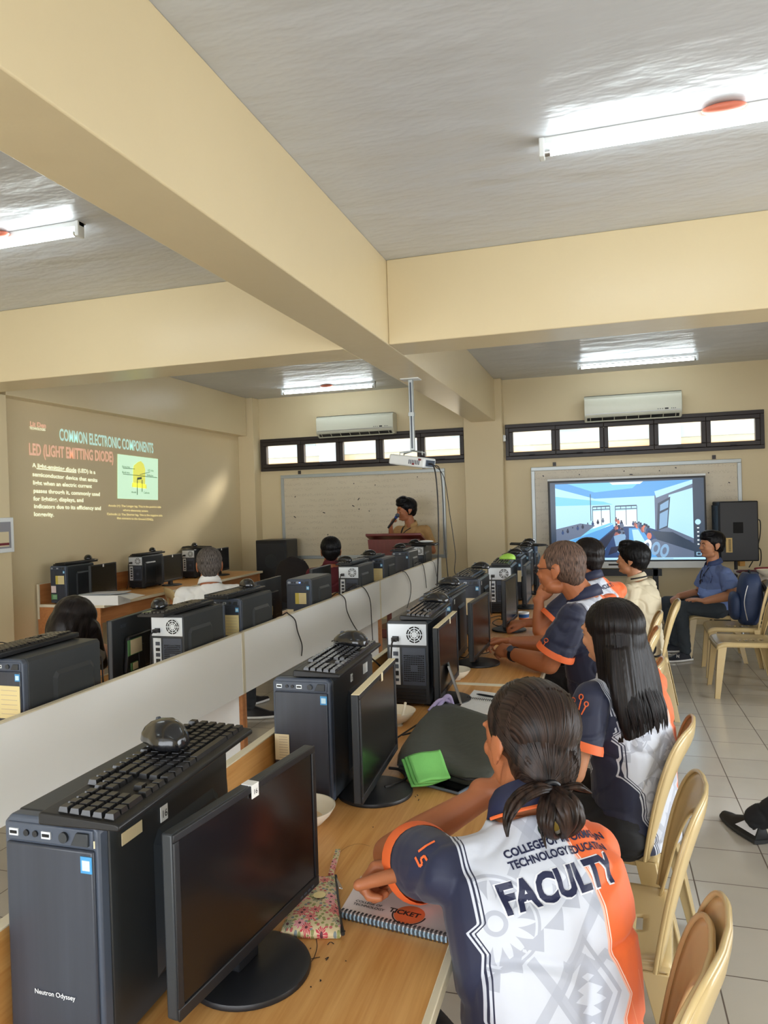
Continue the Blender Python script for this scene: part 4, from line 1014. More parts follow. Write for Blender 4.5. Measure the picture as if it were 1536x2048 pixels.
pb_ = MB().xf(PX); pb_.box(-.155, .155, -.12, .12, -.085, -.002); pb_.build('projector_body', M['batten'], pr, bevel=.014, seg=3)
q = MB().xf(PX); q.tube([(-.15, .04, -.045), (-.175, .04, -.045)], .032, 20); q.build('lens', M['blk'], pr)
q = MB().xf(PX); 
for k in range(7): q.box(.02 + k * .014, .028 + k * .014, -.1215, -.1205, -.065, -.03)
q.build('side_vents', M['slate'], pr)
q = MB().xf(PX); q.box(.155, .158, -.09, .09, -.07, -.02); q.build('port_panel', M['slate'], pr)
q = MB().xf(PX); q.box(.1, .125, -.122, -.1205, -.03, -.015); q.box(.05, .07, -.122, -.1205, -.07, -.055); q.build('red_ports', mat('dark_red_socket', S(130, 40, 44), .5), pr)
cab0 = PX @ Vector((.158, -.03, -.05)) + Vector((-1.445, 5.66, ZB))
for k, (pth, lab, rr) in enumerate([
    ([(872, 955), (876, 1010), (877, 1080), (875, 1150), (874, 1178)], 'thickest black cable hanging straight down from the projector', .0055),
    ([(880, 940), (886, 1000), (888, 1060), (892, 1110), (897, 1165)], 'middle black cable hanging from the projector', .004),
    ([(888, 955), (900, 1030), (906, 1070), (911, 1110), (909, 1140), (912, 1150)], 'wavy thin cable hanging from the projector, rightmost', .003)]):
    pts = [cab0 + Vector((0, .012 * (k - 1), 0)), cab0 + Vector((.035, .01 * (k - 1), -.01))]
    pts += [at(px, py, 1, 5.66 + .01 * k) for px, py in pth]
    r = empty('projector_cable', tuple(pts[0]), 0, lab, 'cable', 'cables of the projector'); base = pts[0].copy()
    MB().tube(bez([p - base for p in pts], 8), rr, 8).build('cable_sheath', M['cable'], r, smooth=60)
# ------------------------------------------------------------------ cables over the left row's white board
xb = -1.738
def hang(pp, label, r_=.0035, x=-1.728):
    pts = [at(px, py, 0, x) for px, py in pp]
    first = pts[0] + Vector((-.02, 0, .004)); f2 = pts[0] + Vector((-.10, .02, -.05))
    base = pts[0].copy(); r = empty('hanging_cable', tuple(base), 0, label, 'cable', 'cables hanging over the white board')
    MB().tube(bez([f2 - base, first - base] + [p - base for p in pts[0:]], 6), r_, 8).build('cable_sheath', M['cable'], r, smooth=60)
hang([(577, 1228), (590, 1240), (595, 1262), (604, 1290), (603, 1312)], 'black cable hanging over the white board, nearest the camera')
hang([(678, 1187), (690, 1198), (694, 1222), (706, 1248), (722, 1272)], 'second cable hanging over the white board, curving right')
hang([(712, 1171), (728, 1176), (740, 1200), (743, 1240), (746, 1290)], 'third cable hanging over the white board, left of its seam')
hang([(803, 1142), (812, 1146), (821, 1165), (821, 1190), (814, 1216)], 'fourth cable hanging over the white board, right of its seam')
hang([(838, 1125), (846, 1130), (850, 1150), (853, 1176)], 'thin cable on the white board below the last tower')
hang([(860, 1121), (868, 1126), (873, 1150), (878, 1172)], 'thinnest cable at the far end of the white board', .0025)
# ------------------------------------------------------------------ small things on the right desks
M['ceramic'] = mat('white_melamine_bowl', S(236, 230, 212), .25)
def bowl(x, y, r_, label, content=None, z=DZ):
    r = empty('bowl', (x, y, z), 0, label, 'bowl', 'white soup bowls')
    h = r_ * .62
    prof = [(r_ * .38, 0), (r_ * .42, .006), (r_ * .62, h * .25), (r_ * .85, h * .62), (r_, h), (r_ * .965, h), (r_ * .81, h * .62), (r_ * .58, h * .3), (r_ * .36, .012), (0.002, .010)]
    MB().lathe(prof, 40).build('bowl_shell', M['ceramic'], r, smooth=50)
    if content: MB().lathe([(r_ * .60, h * .40), (.001, h * .42)], 32, caps=False).build('soup', content, r)
    return r
soup = mat('leftover_soup', S(224, 196, 150), .3)
bowl(-.735, 1.66, .082, 'white bowl half hidden behind the nearest monitor', soup)
b2_ = bowl(-.742, 2.52, .078, 'white bowl with a spoon, behind the second monitor', soup)
bowl(-.655, 3.20, .074, 'white bowl beyond the propped phone')
sn = empty('spoon', (-.742, 2.52, DZ), 0, 'pale spoon leaning in the white bowl behind the second monitor', 'spoon')
qa, qb = at(800, 1452, 1, 2.50) - Vector((-.742, 2.52, DZ)), at(811, 1405, 1, 2.56) - Vector((-.742, 2.52, DZ))
MB().tube([qa, qb], [.0035, .005], 8).build('handle', M['ceramic'], sn); MB().ball(qa, (.012, .02, .005)).build('scoop', M['ceramic'], sn)
# laptop sleeve bag
bagm = mat('dark_grey_nylon', S(66, 70, 64), .62, bump=.5, bump_scale=14, bump_dist=.01, noise_amt=.1, noise_scale=5)
bg = empty('laptop_bag', (-.42, 2.4, DZ), 0, 'dark grey padded laptop bag lying on the right desk beside the green cloth', 'bag')
outl = [(795, 1530), (797, 1508), (835, 1450), (875, 1408), (905, 1412), (985, 1440), (1010, 1500), (985, 1560), (930, 1558), (870, 1540)]
bot = [at(px, py, 2, DZ + .030) - Vector((-.42, 2.4, DZ)) for px, py in outl]
cen = sum(bot, Vector()) / len(bot)
def bring(f, z):
    pts = []
    for i in range(len(bot)):
        a_, b_ = cen + (bot[i] - cen) * f, cen + (bot[(i + 1) % len(bot)] - cen) * f
        pts += [a_.lerp(b_, t_) for t_ in (.06, .35, .65, .94)]
    return [Vector((p.x, p.y, z + (.018 * math.sin(p.x * 14 + p.y * 6) * (1 - f) * 2 if z > .03 else 0))) for p in pts]
bb = MB().loft([bring(.93, .002), bring(.98, .012), bring(.99, .034), bring(.95, .046), bring(.80, .052), bring(.5, .055), bring(.2, .056)]); bb.build('padded_sleeve', bagm, bg, smooth=50)
zp_ = MB(); zp_.tube([Vector((p.x, p.y, .028)) for p in bring(.992, .028)], .0035, 6); zp_.build('zip', M['blk'], bg)
# green napkin
cl = empty('folded_cloth', (-.52, 2.12, DZ), 0, 'folded lime green cloth on the desk in front of the laptop bag', 'cloth')
cp = [at(815, 1512, 2, DZ + .075), at(880, 1497, 2, DZ + .078), at(901, 1553, 2, DZ + .035), at(836, 1567, 2, DZ + .030)]
cp = [p - Vector((-.52, 2.12, DZ)) for p in cp]
gm_ = mat('lime_green_cloth', S(128, 208, 110), .75, bump=.4, bump_scale=260, stretch=(1, .1, 1))
for k in range(3):
    off = Vector((-.010, .003, -.0075)) * k
    c = MB()
    def cf(u, v, k=k, off=off):
        p = (cp[0] * (1 - u) + cp[1] * u) * (1 - v) + (cp[3] * (1 - u) + cp[2] * u) * v
        return p + off + Vector((0, 0, .003 * math.sin(u * 5 + k) + .002 * math.sin(v * 7)))
    grid(c, 12, 12, cf); o_ = c.build('cloth_layer', gm_, cl, smooth=60); sd = o_.modifiers.new('solid', 'SOLIDIFY'); sd.thickness = .005
# phone on the desk
ph = empty('smartphone', (-.45, 1.99, DZ), math.radians(-22), 'black smartphone in a grey case lying face up by the green cloth', 'phone')
MB().box(-.078, .078, -.037, .037, .0, .008).build('case', mat('grey_blue_phone_case', S(104, 116, 130), .45), ph, bevel=.006, seg=3)
MB().box(-.073, .073, -.033, .033, .0082, .0092).build('screen', mat('black_glass', S(10, 11, 14), .06), ph)
# propped tablet / phone standing on edge
tb = empty('propped_phone', (-.556, 2.83, DZ), math.radians(14), 'phone propped upright against the third monitor', 'phone')
q = MB(); q.X = Matrix.Rotation(math.radians(-17), 4, 'Y'); q.box(-.005, .005, -.04, .04, .003, .165)
q.build('case', mat('dark_green_phone', S(60, 66, 60), .35), tb, bevel=.004)
q = MB(); q.X = Matrix.Rotation(math.radians(-17), 4, 'Y'); q.box(-.004, .004, -.043, -.0402, .004, .163); q.build('edge', M['chrome'], tb)
# lavender scrunched cloth
lv = empty('lavender_ribbon', (-.60, 2.64, DZ), 0, 'scrunched lavender ribbon at the foot of the third monitor', 'ribbon')
q = MB(); rr_ = random.Random(3)
q.tube(bez([(-.02, -.06, .01), (-.005, -.03, .03), (.01, 0, .055), (.03, .02, .07), (.04, .03, .04), (.045, .025, .01)], 6), .009, 8); q.tube(bez([(-.03, -.05, .03), (.0, -.01, .06), (.03, .02, .05), (.02, .04, .012)], 6), .007, 8)
q.build('ribbon_strap', mat('lavender_fabric', S(176, 164, 208), .7), lv, smooth=60)
# open notebook with pen
nb = empty('open_notebook', (-.46, 2.88, DZ), 0, 'open lined spiral notebook beyond the laptop bag, black pen on it', 'notebook')
def rel(p, o): return p - Vector(o.location)
A_, B_, C_, D_ = at(912, 1422, 2, DZ + .006), at(948, 1380, 2, DZ + .006), at(1035, 1392, 2, DZ + .006), at(1010, 1432, 2, DZ + .006)
A_, B_, C_, D_ = [rel(p, nb) for p in (A_, B_, C_, D_)]
pg = MB(); pg.loft([[Vector((p.x, p.y, .0005)) for p in (A_, B_, C_, D_)], [Vector((p.x, p.y, .006)) for p in (A_, B_, C_, D_)]]); pg.build('pages', M['wpaper'], nb)
ls = MB(); UP = Vector((0, 0, .0005))
for k in range(1, 16):
    if k == 9: continue
    u = k / 16; a = A_.lerp(B_, u) + UP; b = D_.lerp(C_, u) + UP; d = (b - a); n_ = Vector((-d.y, d.x, 0)).normalized() * .0006; ls.add([a - n_, b - n_, b + n_, a + n_], [(0, 1, 2, 3)])
ls.build('ruled_lines', M['slate'], nb)
spi = MB(); a = A_.lerp(B_, .57); b = D_.lerp(C_, .57)
for k in range(24):
    c = a.lerp(b, (k + .5) / 24); spi.tube([c + Vector((-.003, -.006, .002)), c + Vector((0, 0, .008)), c + Vector((.003, .006, .002))], .0012, 5)
spi.build('spiral', M['blk'], nb)
pn_ = empty('pen', (0, 0, 0), 0, 'black pen lying on the open notebook', 'pen'); a = at(953, 1388, 2, DZ + .014); b = at(1012, 1398, 2, DZ + .014); pn_.location = a
d = b - a; MB().tube([Vector(), d * .1, d * .3, d], [.0015, .004, .0045, .0045], 10).build('barrel', M['blk'], pn_)
# spiral notebook in front
n2 = empty('spiral_notebook', (-.41, 1.35, DZ), 0, 'closed spiral notebook with printed white cover under the fist of the front woman', 'notebook')
c4 = [at(680, 1822, 2, DZ + .014), at(893, 1873, 2, DZ + .014), at(905, 1790, 2, DZ + .014), at(722, 1752, 2, DZ + .014)]
c4 = [rel(p, n2) for p in c4]
MB().loft([[Vector((p.x, p.y, .002)) for p in c4], [Vector((p.x, p.y, .0125)) for p in c4]]).build('page_block', mat('page_edges', S(170, 196, 214), .7), n2)
cv = MB(); grow = [c4[0] * 1.0, c4[1], c4[2], c4[3]]; cv.loft([[Vector((p.x, p.y, .0127)) for p in grow], [Vector((p.x, p.y, .0142)) for p in grow]]); cvo = cv.build('cover', mat('pinkish_white_cover', S(226, 214, 212), .45), n2)
Ux = (c4[1] - c4[0]).normalized(); Vx = Vector((-Ux.y, Ux.x, 0)); O = c4[3] + UP
tx = MB(); O1 = Vector((c4[0].x, c4[0].y, .0146)) + Ux * .012 + Vx * .030
put_text(tx, 'COLLEGE OF', O1 + Vx * .011, Ux, Vx, .0072, None, .03); put_text(tx, 'TECHNOLOGY', O1, Ux, Vx, .0072, None, .03)
put_text(tx, 'TICKET', O1 + Ux * .075 + Vx * .004, Ux, Vx, .014, None, .05)
tx.build('cover_lettering', M['ink'], cvo, smooth=0)
em_ = MB(); ce = O1 + Ux * .118 + Vx * (.008); Z0 = Vector((0, 0, .0002)); disc(em_, ce - Z0, Ux, Vx, .030, 30); em_.build('orange_emblem', mat('orange_print', S(222, 120, 74), .5), cvo)
em_ = MB(); disc(em_, ce, Ux, Vx, .034, 30, r0=.031, a0=PI, a1=2 * PI); em_.build('emblem_ring', M['ink'], cvo)
sp2 = MB(); a = c4[0]; b = c4[1]
for k in range(26):
    c = a.lerp(b, (k + .5) / 26); 
    for s in (-.0012, .0012):
        e = c + Ux * s; sp2.tube([Vector((e.x, e.y, .0)) + Vx * .008 + Vector((0, 0, .016)), Vector((e.x, e.y, .017)), Vector((e.x, e.y, .012)) - Vx * .006, Vector((e.x, e.y, .002)) - Vx * .004], .0009, 5)
sp2.build('wire_spiral', M['ink'], n2)
# floral pouch
fm = bpy.data.materials.new('floral_print'); fm.use_nodes = True; nt = fm.node_tree; p = nt.nodes['Principled BSDF']; tc = nnode(nt, 'ShaderNodeTexCoord')
def vor(scale, seed):
    mp = nnode(nt, 'ShaderNodeMapping'); mp.inputs['Location'].default_value = (seed, seed * 2, 0); nt.links.new(tc.outputs['Object'], mp.inputs[0])
    v = nnode(nt, 'ShaderNodeTexVoronoi'); v.inputs['Scale'].default_value = scale; v.voronoi_dimensions = '2D'; nt.links.new(mp.outputs[0], v.inputs['Vector']); return v, mp
base_c = S(206, 188, 148)
v, mp = vor(36, 3.1); px_ = nnode(nt, 'ShaderNodeVectorMath', operation='SUBTRACT'); nt.links.new(mp.outputs[0], px_.inputs[0]); nt.links.new(v.outputs['Position'], px_.inputs[1])
sx_ = nnode(nt, 'ShaderNodeSeparateXYZ'); nt.links.new(px_.outputs[0], sx_.inputs[0])
ang = E(nt, sx_.outputs[1]).atan2(E(nt, sx_.outputs[0])); rad = E(nt, v.outputs['Distance'])
pet = ((ang * 7).sin() * .08 + .36 - rad).gt(0)
hue = nnode(nt, 'ShaderNodeSeparateColor'); nt.links.new(v.outputs['Color'], hue.inputs[0]); h0 = E(nt, hue.outputs[0])
c1 = mixc(nt, h0.gt(.45), S(196, 60, 74), S(214, 122, 140)); c1 = mixc(nt, h0.gt(.72), c1, S(120, 130, 100)); c1 = mixc(nt, rad.lt(.1), c1, S(90, 40, 50))
lines = ((ang * 14).sin()).gt(.55) * rad.gt(.1); c1 = mixc(nt, lines * .7, c1, S(232, 214, 190))
v2, mp2 = vor(110, 9.0); leaf = E(nt, v2.outputs['Distance']).lt(.34); hue2 = nnode(nt, 'ShaderNodeSeparateColor'); nt.links.new(v2.outputs['Color'], hue2.inputs[0])
c0_ = mixc(nt, leaf, base_c, S(140, 142, 84)); c0_ = mixc(nt, leaf * E(nt, hue2.outputs[0]).gt(.6), c0_, S(120, 132, 134)); c0_ = mixc(nt, leaf * E(nt, hue2.outputs[1]).gt(.75), c0_, S(190, 100, 100))
nt.links.new(mixc(nt, pet, c0_, c1), p.inputs['Base Color']); p.inputs['Roughness'].default_value = .6
pc = empty('floral_pouch', (-.56, 1.36, DZ), 0, 'small flower-print zip pouch lying between the nearest monitor and the notebook', 'pouch')
po = [(562, 1862), (560, 1868), (622, 1872), (682, 1872), (684, 1860), (676, 1800), (671, 1754), (650, 1758), (600, 1755), (585, 1800)]
pb2 = [rel(at(px, py, 2, DZ + .008), pc) for px, py in po]; pcn = sum(pb2, Vector()) / len(pb2)
def pring(f, z): return [Vector((q.x, q.y, z)) for q in [pcn + (p_ - pcn) * f for p_ in pb2]]
MB().loft([pring(.96, .001), pring(1, .008), pring(.95, .016), pring(.8, .021), pring(.4, .024)]).build('pouch_body', fm, pc, smooth=60)
zz = MB(); zz.tube([rel(at(px, py, 2, DZ + .012), pc) for px, py in ((671, 1752), (674, 1790), (680, 1840), (686, 1868))], .0038, 8); zz.build('zip', M['blk'], pc)
wr = MB(); a, b = rel(at(662, 1752, 2, DZ + .008), pc), rel(at(676, 1703, 2, DZ + .008), pc); n_ = Vector((b.y - a.y, a.x - b.x, 0)).normalized() * .0055
wr.loft([[a - n_, a + n_, a + n_ + Vector((0, 0, .006)), a - n_ + Vector((0, 0, .006))], [b - n_, b + n_, b + n_ + Vector((0, 0, .006)), b - n_ + Vector((0, 0, .006))]]); wr.build('wrist_strap', fm, pc)
zt_ = MB(); zt_.tube([rel(at(px, py, 2, DZ + .014), pc) for px, py in ((671, 1754), (678, 1765), (684, 1777), (679, 1776), (672, 1757))], .0013, 6); zt_.build('zip_puller', M['chrome'], pc)
pt_ = MB(); c = rel(at(639, 1793, 2, DZ + .0245), pc); disc(pt_, c + Vector((0, 0, .0035)), (1, 0, 0), (0, 1, 0), .0125, 24); pt_.build('round_tag', mat('cream_tag', S(226, 208, 150), .6), pc)
# paper cup and charger cable loops, far things
cu_ = empty('paper_cup', (-.50, 4.72, DZ), 0, 'paper cup with blue and orange print beyond the clasped hands', 'cup')
MB().lathe([(.026, 0), (.028, .001), (.036, .075), (.034, .075), (.026, .004), (.001, .004)], 28).build('cup_wall', M['wpaper'], cu_, smooth=50)
MB().lathe([(.0293, .012), (.0325, .040)], 28, caps=False).build('orange_print', mat('orange_cup_print', S(230, 120, 60), .5), cu_); MB().lathe([(.0327, .041), (.0352, .063)], 28, caps=False).build('blue_print', mat('blue_cup_print', S(40, 90, 150), .5), cu_)
for pp, lab, r_, z in (
    ([(770, 1575), (790, 1568), (812, 1556), (800, 1540), (778, 1536)], 'thick black video cable looped behind the second monitor', .0045, .012),
    ([(758, 1498), (790, 1478), (830, 1452), (858, 1436), (836, 1460), (805, 1470)], 'tangled black cables on the desk beside the spoon bowl', .003, .01),
    ([(905, 1300), (925, 1292), (940, 1300), (930, 1315), (912, 1308), (926, 1296)], 'coiled cable under the fourth monitor', .0025, .01),
    ([(960, 1308), (978, 1304), (985, 1292), (968, 1288), (955, 1296), (962, 1308)], 'small looped cable beside the clasped hands', .0022, .01),
    ([(980, 1236), (1000, 1232), (1012, 1240), (1000, 1252), (985, 1246), (998, 1238), (1016, 1246)], 'cable tangle beside the paper cup', .003, .012)):
    pts = [at(px, py, 2, DZ + z) for px, py in pp]; r = empty('desk_cable', tuple(pts[0]), 0, lab, 'cable'); b0 = pts[0].copy()
    MB().tube(bez([q - b0 for q in pts], 8), r_, 8).build('cable_sheath', M['cable'], r, smooth=60)
# black cable behind nearest tower
for pp, lab in (([(420, 1532), (440, 1570), (452, 1590)], 'short black cable behind the nearest tower'), ([(742, 1316), (760, 1332), (772, 1344)], 'short black cable behind the second tower')):
    pts = [at(px, py, 0, -.86) for px, py in pp]; r = empty('tower_cable', tuple(pts[0]), 0, lab, 'cable'); b0 = pts[0].copy()
    pts = [pts[0] + Vector((0, -.06, .02))] + pts + [pts[-1] + Vector((0.02, .05, -.06))]
    MB().tube(bez([q - b0 for q in pts], 8), .0035, 8).build('cable_sheath', M['cable'], r, smooth=60)
# power outlet adaptor on the left desk
pa = empty('power_adaptor', tuple(at(289, 1344, 0, -1.80)), 0, 'cream multi-plug power adaptor behind the white board, below the fan grille', 'power adaptor')
pa.location.z -= .02
MB().box(-.03, .03, -.05, .05, -.03, .03).build('adaptor_body', M['paper'], pa, bevel=.008); q = MB()
for k in range(3): q.box(.0302, .032, -.03 + k * .022, -.022 + k * .022, -.008, .008)
q.build('sockets', M['ink'], pa)
ad = bpy.data.objects[pa.name]
MB().box(-.035, .035, -.04, .04, DZ - pa.location.z + .0005, -.0305).build('adaptor_foot', M['paper'], pa) if pa.location.z - .031 > DZ else None
# white box with papers on the wall desk
bx_ = empty('paper_box', (-4.19, 5.345, DZ), math.radians(4), 'open white carton with papers on the wall desk, left of the first monitor', 'box')
MB().box(-.22, .2, -.10, .09, 0, .085).build('carton', M['wpaper'], bx_, bevel=.002)
q = MB(); q.add([(.2, -.10, .085), (.2, .09, .085), (.33, .12, .06), (.31, -.08, .05)], [(0, 1, 2, 3)]); q.build('open_flap', M['wpaper'], bx_)
for k in range(4):
    q = MB(); q.X = Matrix.Translation((-.05 + .04 * k, 0, .087 + .004 * k)) @ Matrix.Rotation(.15 * k - .2, 4, 'Z'); q.box(-.15, .15, -.085, .085, 0, .002); q.build('sheet', mat('grey_sheet_%s' % 'abcd'[k], S(170 + 12 * k, 178 + 10 * k, 184 + 10 * k), .7), bx_)
# ------------------------------------------------------------------ table at the right edge with its things
tr = empty('side_table', (1.95, 7.75, 0), 0, 'grey-white table with bowls at the right photo edge', 'table')
MB().box(-.62, .6, -.75, .75, .70, .73).build('table_top', mat('grey_table_top', S(196, 186, 176), .4), tr, bevel=.004)
for sx in (-.55, .53):
    for sy in (-.68, .68): MB().tube([(sx, sy, 0), (sx, sy, .7)], .018, 10).build('leg', M['chrome'], tr)
TZ = .73
p_ = at(1535, 1152, 2, TZ); bowl(p_.x, p_.y, .10, 'white bowl on the side table at the right photo edge', None, TZ)
for (px, py, sz, c, lab, nm, cat) in ((1493, 1146, (.16, .10, .03), S(90, 40, 46), 'dark red folded fabric on the side table', 'folded_fabric', 'fabric'), (1505, 1152, (.09, .07, .045), S(52, 58, 76), 'dark blue pouch on the side table', 'dark_pouch', 'pouch'), (1530, 1140, (.18, .08, .03), S(150, 50, 60), 'red strap lying on the side table', 'red_strap', 'strap'), (1483, 1132, (.06, .05, .09), S(226, 170, 90), 'small orange box on the side table', 'orange_box', 'box')):
    p_ = at(px, py, 2, TZ); r = empty(nm, (p_.x, p_.y, TZ), .3, lab, cat)
    if nm == 'orange_box': MB().box(-sz[0] / 2, sz[0] / 2, -sz[1] / 2, sz[1] / 2, 0, sz[2]).build('carton', mat(nm + '_m', c, .6), r, bevel=.003)
    else:
        q = MB(); q.ball((0, 0, sz[2] * .5), (sz[0] * .6, sz[1] * .6, sz[2] * .5), 18, 10, pw=.6); q.build('fabric_body', mat(nm + '_m', c, .7, bump=.5, bump_scale=30, bump_dist=.01), r, smooth=60)
# navy backpack on the chair
bp = empty('backpack', (1.17, 6.80, .435), 0, 'navy backpack standing on a beige plastic chair behind the man in blue', 'backpack')
nv = mat('navy_nylon', S(38, 56, 92), .55, bump=.5, bump_scale=16, bump_dist=.01)
rings = []
for i in range(12):
    t = i / 11; z = .0 + .43 * t; s = (1 - abs(2 * t - 1) ** 4 * .35) * (1 - .12 * t)
    rings.append([(math.copysign(abs(math.cos(a)) ** .7, math.cos(a)) * .10 * s - .06 * t * .4 + .05 * t, math.copysign(abs(math.sin(a)) ** .7, math.sin(a)) * .16 * s, z) for a in [2 * PI * j / 24 for j in range(24)]])
MB().loft(rings).build('main_compartment', nv, bp, smooth=60)
MB().ball((-.10, 0, .15), (.045, .12, .12), 18, 12, pw=.7).build('front_pocket', nv, bp, smooth=60)
for s in (-.07, .07): MB().tube(bez([(.09, s, .36), (.13, s, .30), (.135, s, .15), (.1, s, .04)], 6), .012, 8).build('shoulder_strap', M['blk'], bp, smooth=60)
MB().tube(bez([(.02, -.04, .41), (.02, -.02, .45), (.02, .02, .45), (.02, .04, .41)], 6), .006, 8).build('carry_handle', M['blk'], bp, smooth=60)
MB().tube(bez([(-.03, -.165, .05), (-.05, -.16, .2), (-.02, -.155, .34)], 6), .004, 6).build('side_zip', M['chrome'], bp)
# extra cables by the right loudspeaker
for pp, lab in (([(1511, 1040), (1520, 1042), (1520, 1070), (1515, 1095), (1512, 1110), (1498, 1135)], 'black cable looping at the side of the right loudspeaker'), ([(1513, 1093), (1521, 1100), (1522, 1120), (1519, 1132)], 'second short cable by the right loudspeaker')):
    pts = [at(px, py, 1, 8.95) for px, py in pp]; r = empty('speaker_cable', tuple(pts[0]), 0, lab, 'cable'); b0 = pts[0].copy()
    MB().tube(bez([q - b0 for q in pts], 8), .006, 8).build('cable_sheath', M['cable'], r, smooth=60)
# ------------------------------------------------------------------ people
SK = {}
def skin(name, c): 
    m = mat(name, c, .48, noise_amt=.06, noise_scale=18, bump=.15, bump_scale=300, bump_dist=.0006); m.node_tree.nodes['Principled BSDF'].inputs['Subsurface Weight'].default_value = .12; m.node_tree.nodes['Principled BSDF'].inputs['Subsurface Radius'].default_value = (.02, .008, .004); return m
skA = skin('warm_brown_skin', S(176, 108, 70)); skB = skin('light_brown_skin', S(196, 138, 102)); skC = skin('tan_skin', S(182, 118, 82))
def hair_mat(name, c, c2, rough=.36):
    m = bpy.data.materials.new(name); m.use_nodes = True; nt = m.node_tree; p = nt.nodes['Principled BSDF']
    at_ = nnode(nt, 'ShaderNodeAttribute'); at_.attribute_name = 'strand'
    n = nnode(nt, 'ShaderNodeTexNoise'); n.noise_dimensions = '2D'; n.inputs['Scale'].default_value = 1.0; n.inputs['Detail'].default_value = 3; nt.links.new(at_.outputs['Vector'], n.inputs['Vector'])
    f = ((E(nt, n.outputs[0]) - .5) * 3.0 + .5).mx(0).mn(1)
    nt.links.new(mixc(nt, f, c, c2), p.inputs['Base Color']); p.inputs['Roughness'].default_value = rough; p.inputs['Specular IOR Level'].default_value = .2
    b = nnode(nt, 'ShaderNodeBump'); b.inputs['Strength'].default_value = .6; b.inputs['Distance'].default_value = .0018; nt.links.new(n.outputs[0], b.inputs['Height']); nt.links.new(b.outputs[0], p.inputs['Normal'])
    return m
hrDark = hair_mat('black_brown_hair', S(12, 10, 10), S(34, 27, 26)); hrBrown = hair_mat('dark_brown_hair', S(22, 16, 14), S(58, 43, 36)); hrGrey = hair_mat('greying_hair', S(40, 35, 33), S(112, 104, 98), .5); hrSalt = hair_mat('salt_and_pepper_hair', S(44, 36, 32), S(122, 96, 82), .5); hrBlack = hair_mat('black_hair', S(8, 8, 10), S(20, 19, 22), .4)
def frame(fwd, up=(0, 0, 1)):
    """columns: right, forward, up"""
    F = Vector(fwd).normalized(); U = Vector(up); R_ = F.cross(U).normalized(); U = R_.cross(F).normalized()
    m = Matrix.Identity(3)
    for i in range(3): m[i][0] = R_[i]; m[i][1] = F[i]; m[i][2] = U[i]
    return m
def remeshed(mb, name, m, voxel, parent, smooth_it=3, disp=None, loc=None, keep=None):
    me = bpy.data.meshes.new(name); me.from_pydata([tuple(Vector(v)) for v in mb.v], [], mb.f); me.update()
    bm = bmesh.new(); bm.from_mesh(me); bmesh.ops.recalc_face_normals(bm, faces=bm.faces); bm.to_mesh(me); bm.free()
    o = bpy.data.objects.new(name, me); COL.objects.link(o)
    r = o.modifiers.new('r', 'REMESH'); r.mode = 'VOXEL'; r.voxel_size = voxel; r.use_smooth_shade = True
    if smooth_it:
        s = o.modifiers.new('s', 'SMOOTH'); s.iterations = smooth_it; s.factor = .5
    dg = bpy.context.evaluated_depsgraph_get(); ev = o.evaluated_get(dg)
    nm = bpy.data.meshes.new_from_object(ev); nm.name = name
    o.modifiers.clear(); o.data = nm; bpy.data.meshes.remove(me)
    nm.materials.clear(); nm.materials.append(m)
    if disp:
        ns = [v.normal.copy() for v in nm.vertices]
        for v, n_ in zip(nm.vertices, ns):
            d = disp(v.co, n_)
            if d: v.co = v.co + (d if isinstance(d, Vector) else n_ * d)
    nm.polygons.foreach_set('use_smooth', [True] * len(nm.polygons)); nm.update()
    if parent is not None:
        o.parent = parent; L = Vector(parent.location); nm.transform(Matrix.Translation(-L))
    return o
def hand(mb, wr, d, n, thumb, curl=.3, size=1.0, spread=.08, thumb_curl=.3, curls=None):
    """wr wrist point, d direction to the fingers, n back-of-hand normal, thumb: sideways vector toward the thumb"""
    d = Vector(d).normalized(); n = Vector(n); n = (n - d * n.dot(d)).normalized(); t = d.cross(n); t = t if t.dot(Vector(thumb)) > 0 else -t
    s = size; wr = Vector(wr)
    Mx = Matrix.Identity(3)
    for i in range(3): Mx[i][0] = t[i]; Mx[i][1] = d[i]; Mx[i][2] = n[i]
    mb.ball(wr + d * .048 * s, (.040 * s, .052 * s, .0165 * s), 18, 12, Mx, pw=.85)
    mb.cap(wr - d * .02 * s, .024 * s, wr + d * .02 * s, .022 * s)
    mb.ball(wr + d * .035 * s + t * .026 * s - n * .006 * s, (.016 * s, .028 * s, .015 * s), 12, 8, Mx)
    for i, (off, ln) in enumerate(((.029, .072), (.010, .080), (-.009, .075), (-.027, .060))):
        c = (curls[i] if curls else curl * (1 + .12 * i)); p = wr + d * (.088 - .004 * abs(i - 1)) * s + t * off * s; dd = (d + t * (off * spread * 20)).normalized(); nn = n
        rr = (.0092, .0096, .0092, .0080)[i] * s
        mb.cap(wr + d * .05 * s + t * off * .8 * s, rr * 1.1, p, rr * 1.08)
        for k, sg in enumerate((.46, .30, .24)):
            a = c * (1.0, 1.25, .9)[k]; dn = (dd * math.cos(a) - nn * math.sin(a)).normalized(); nn = (nn * math.cos(a) + dd * math.sin(a)).normalized(); dd = dn
            q = p + dd * ln * sg * s; mb.cap(p, rr * (1 - .08 * k), q, rr * (.92 - .08 * k), 10); p = q
    p = wr + d * .02 * s + t * .028 * s; dd = (d * .72 + t * .62 - n * .25).normalized()
    mb.cap(wr + d * .01 * s + t * .012 * s, .014 * s, p, .0135 * s)
    for k, sg in enumerate((.040, .032, .024)):
        a = thumb_curl; dd = (dd * math.cos(a) + (d * .55 - t * .75 - n * .35).normalized() * math.sin(a)).normalized(); q = p + dd * sg * s
        mb.cap(p, (.0130 - .0012 * k) * s, q, (.0120 - .0012 * k) * s, 10); p = q
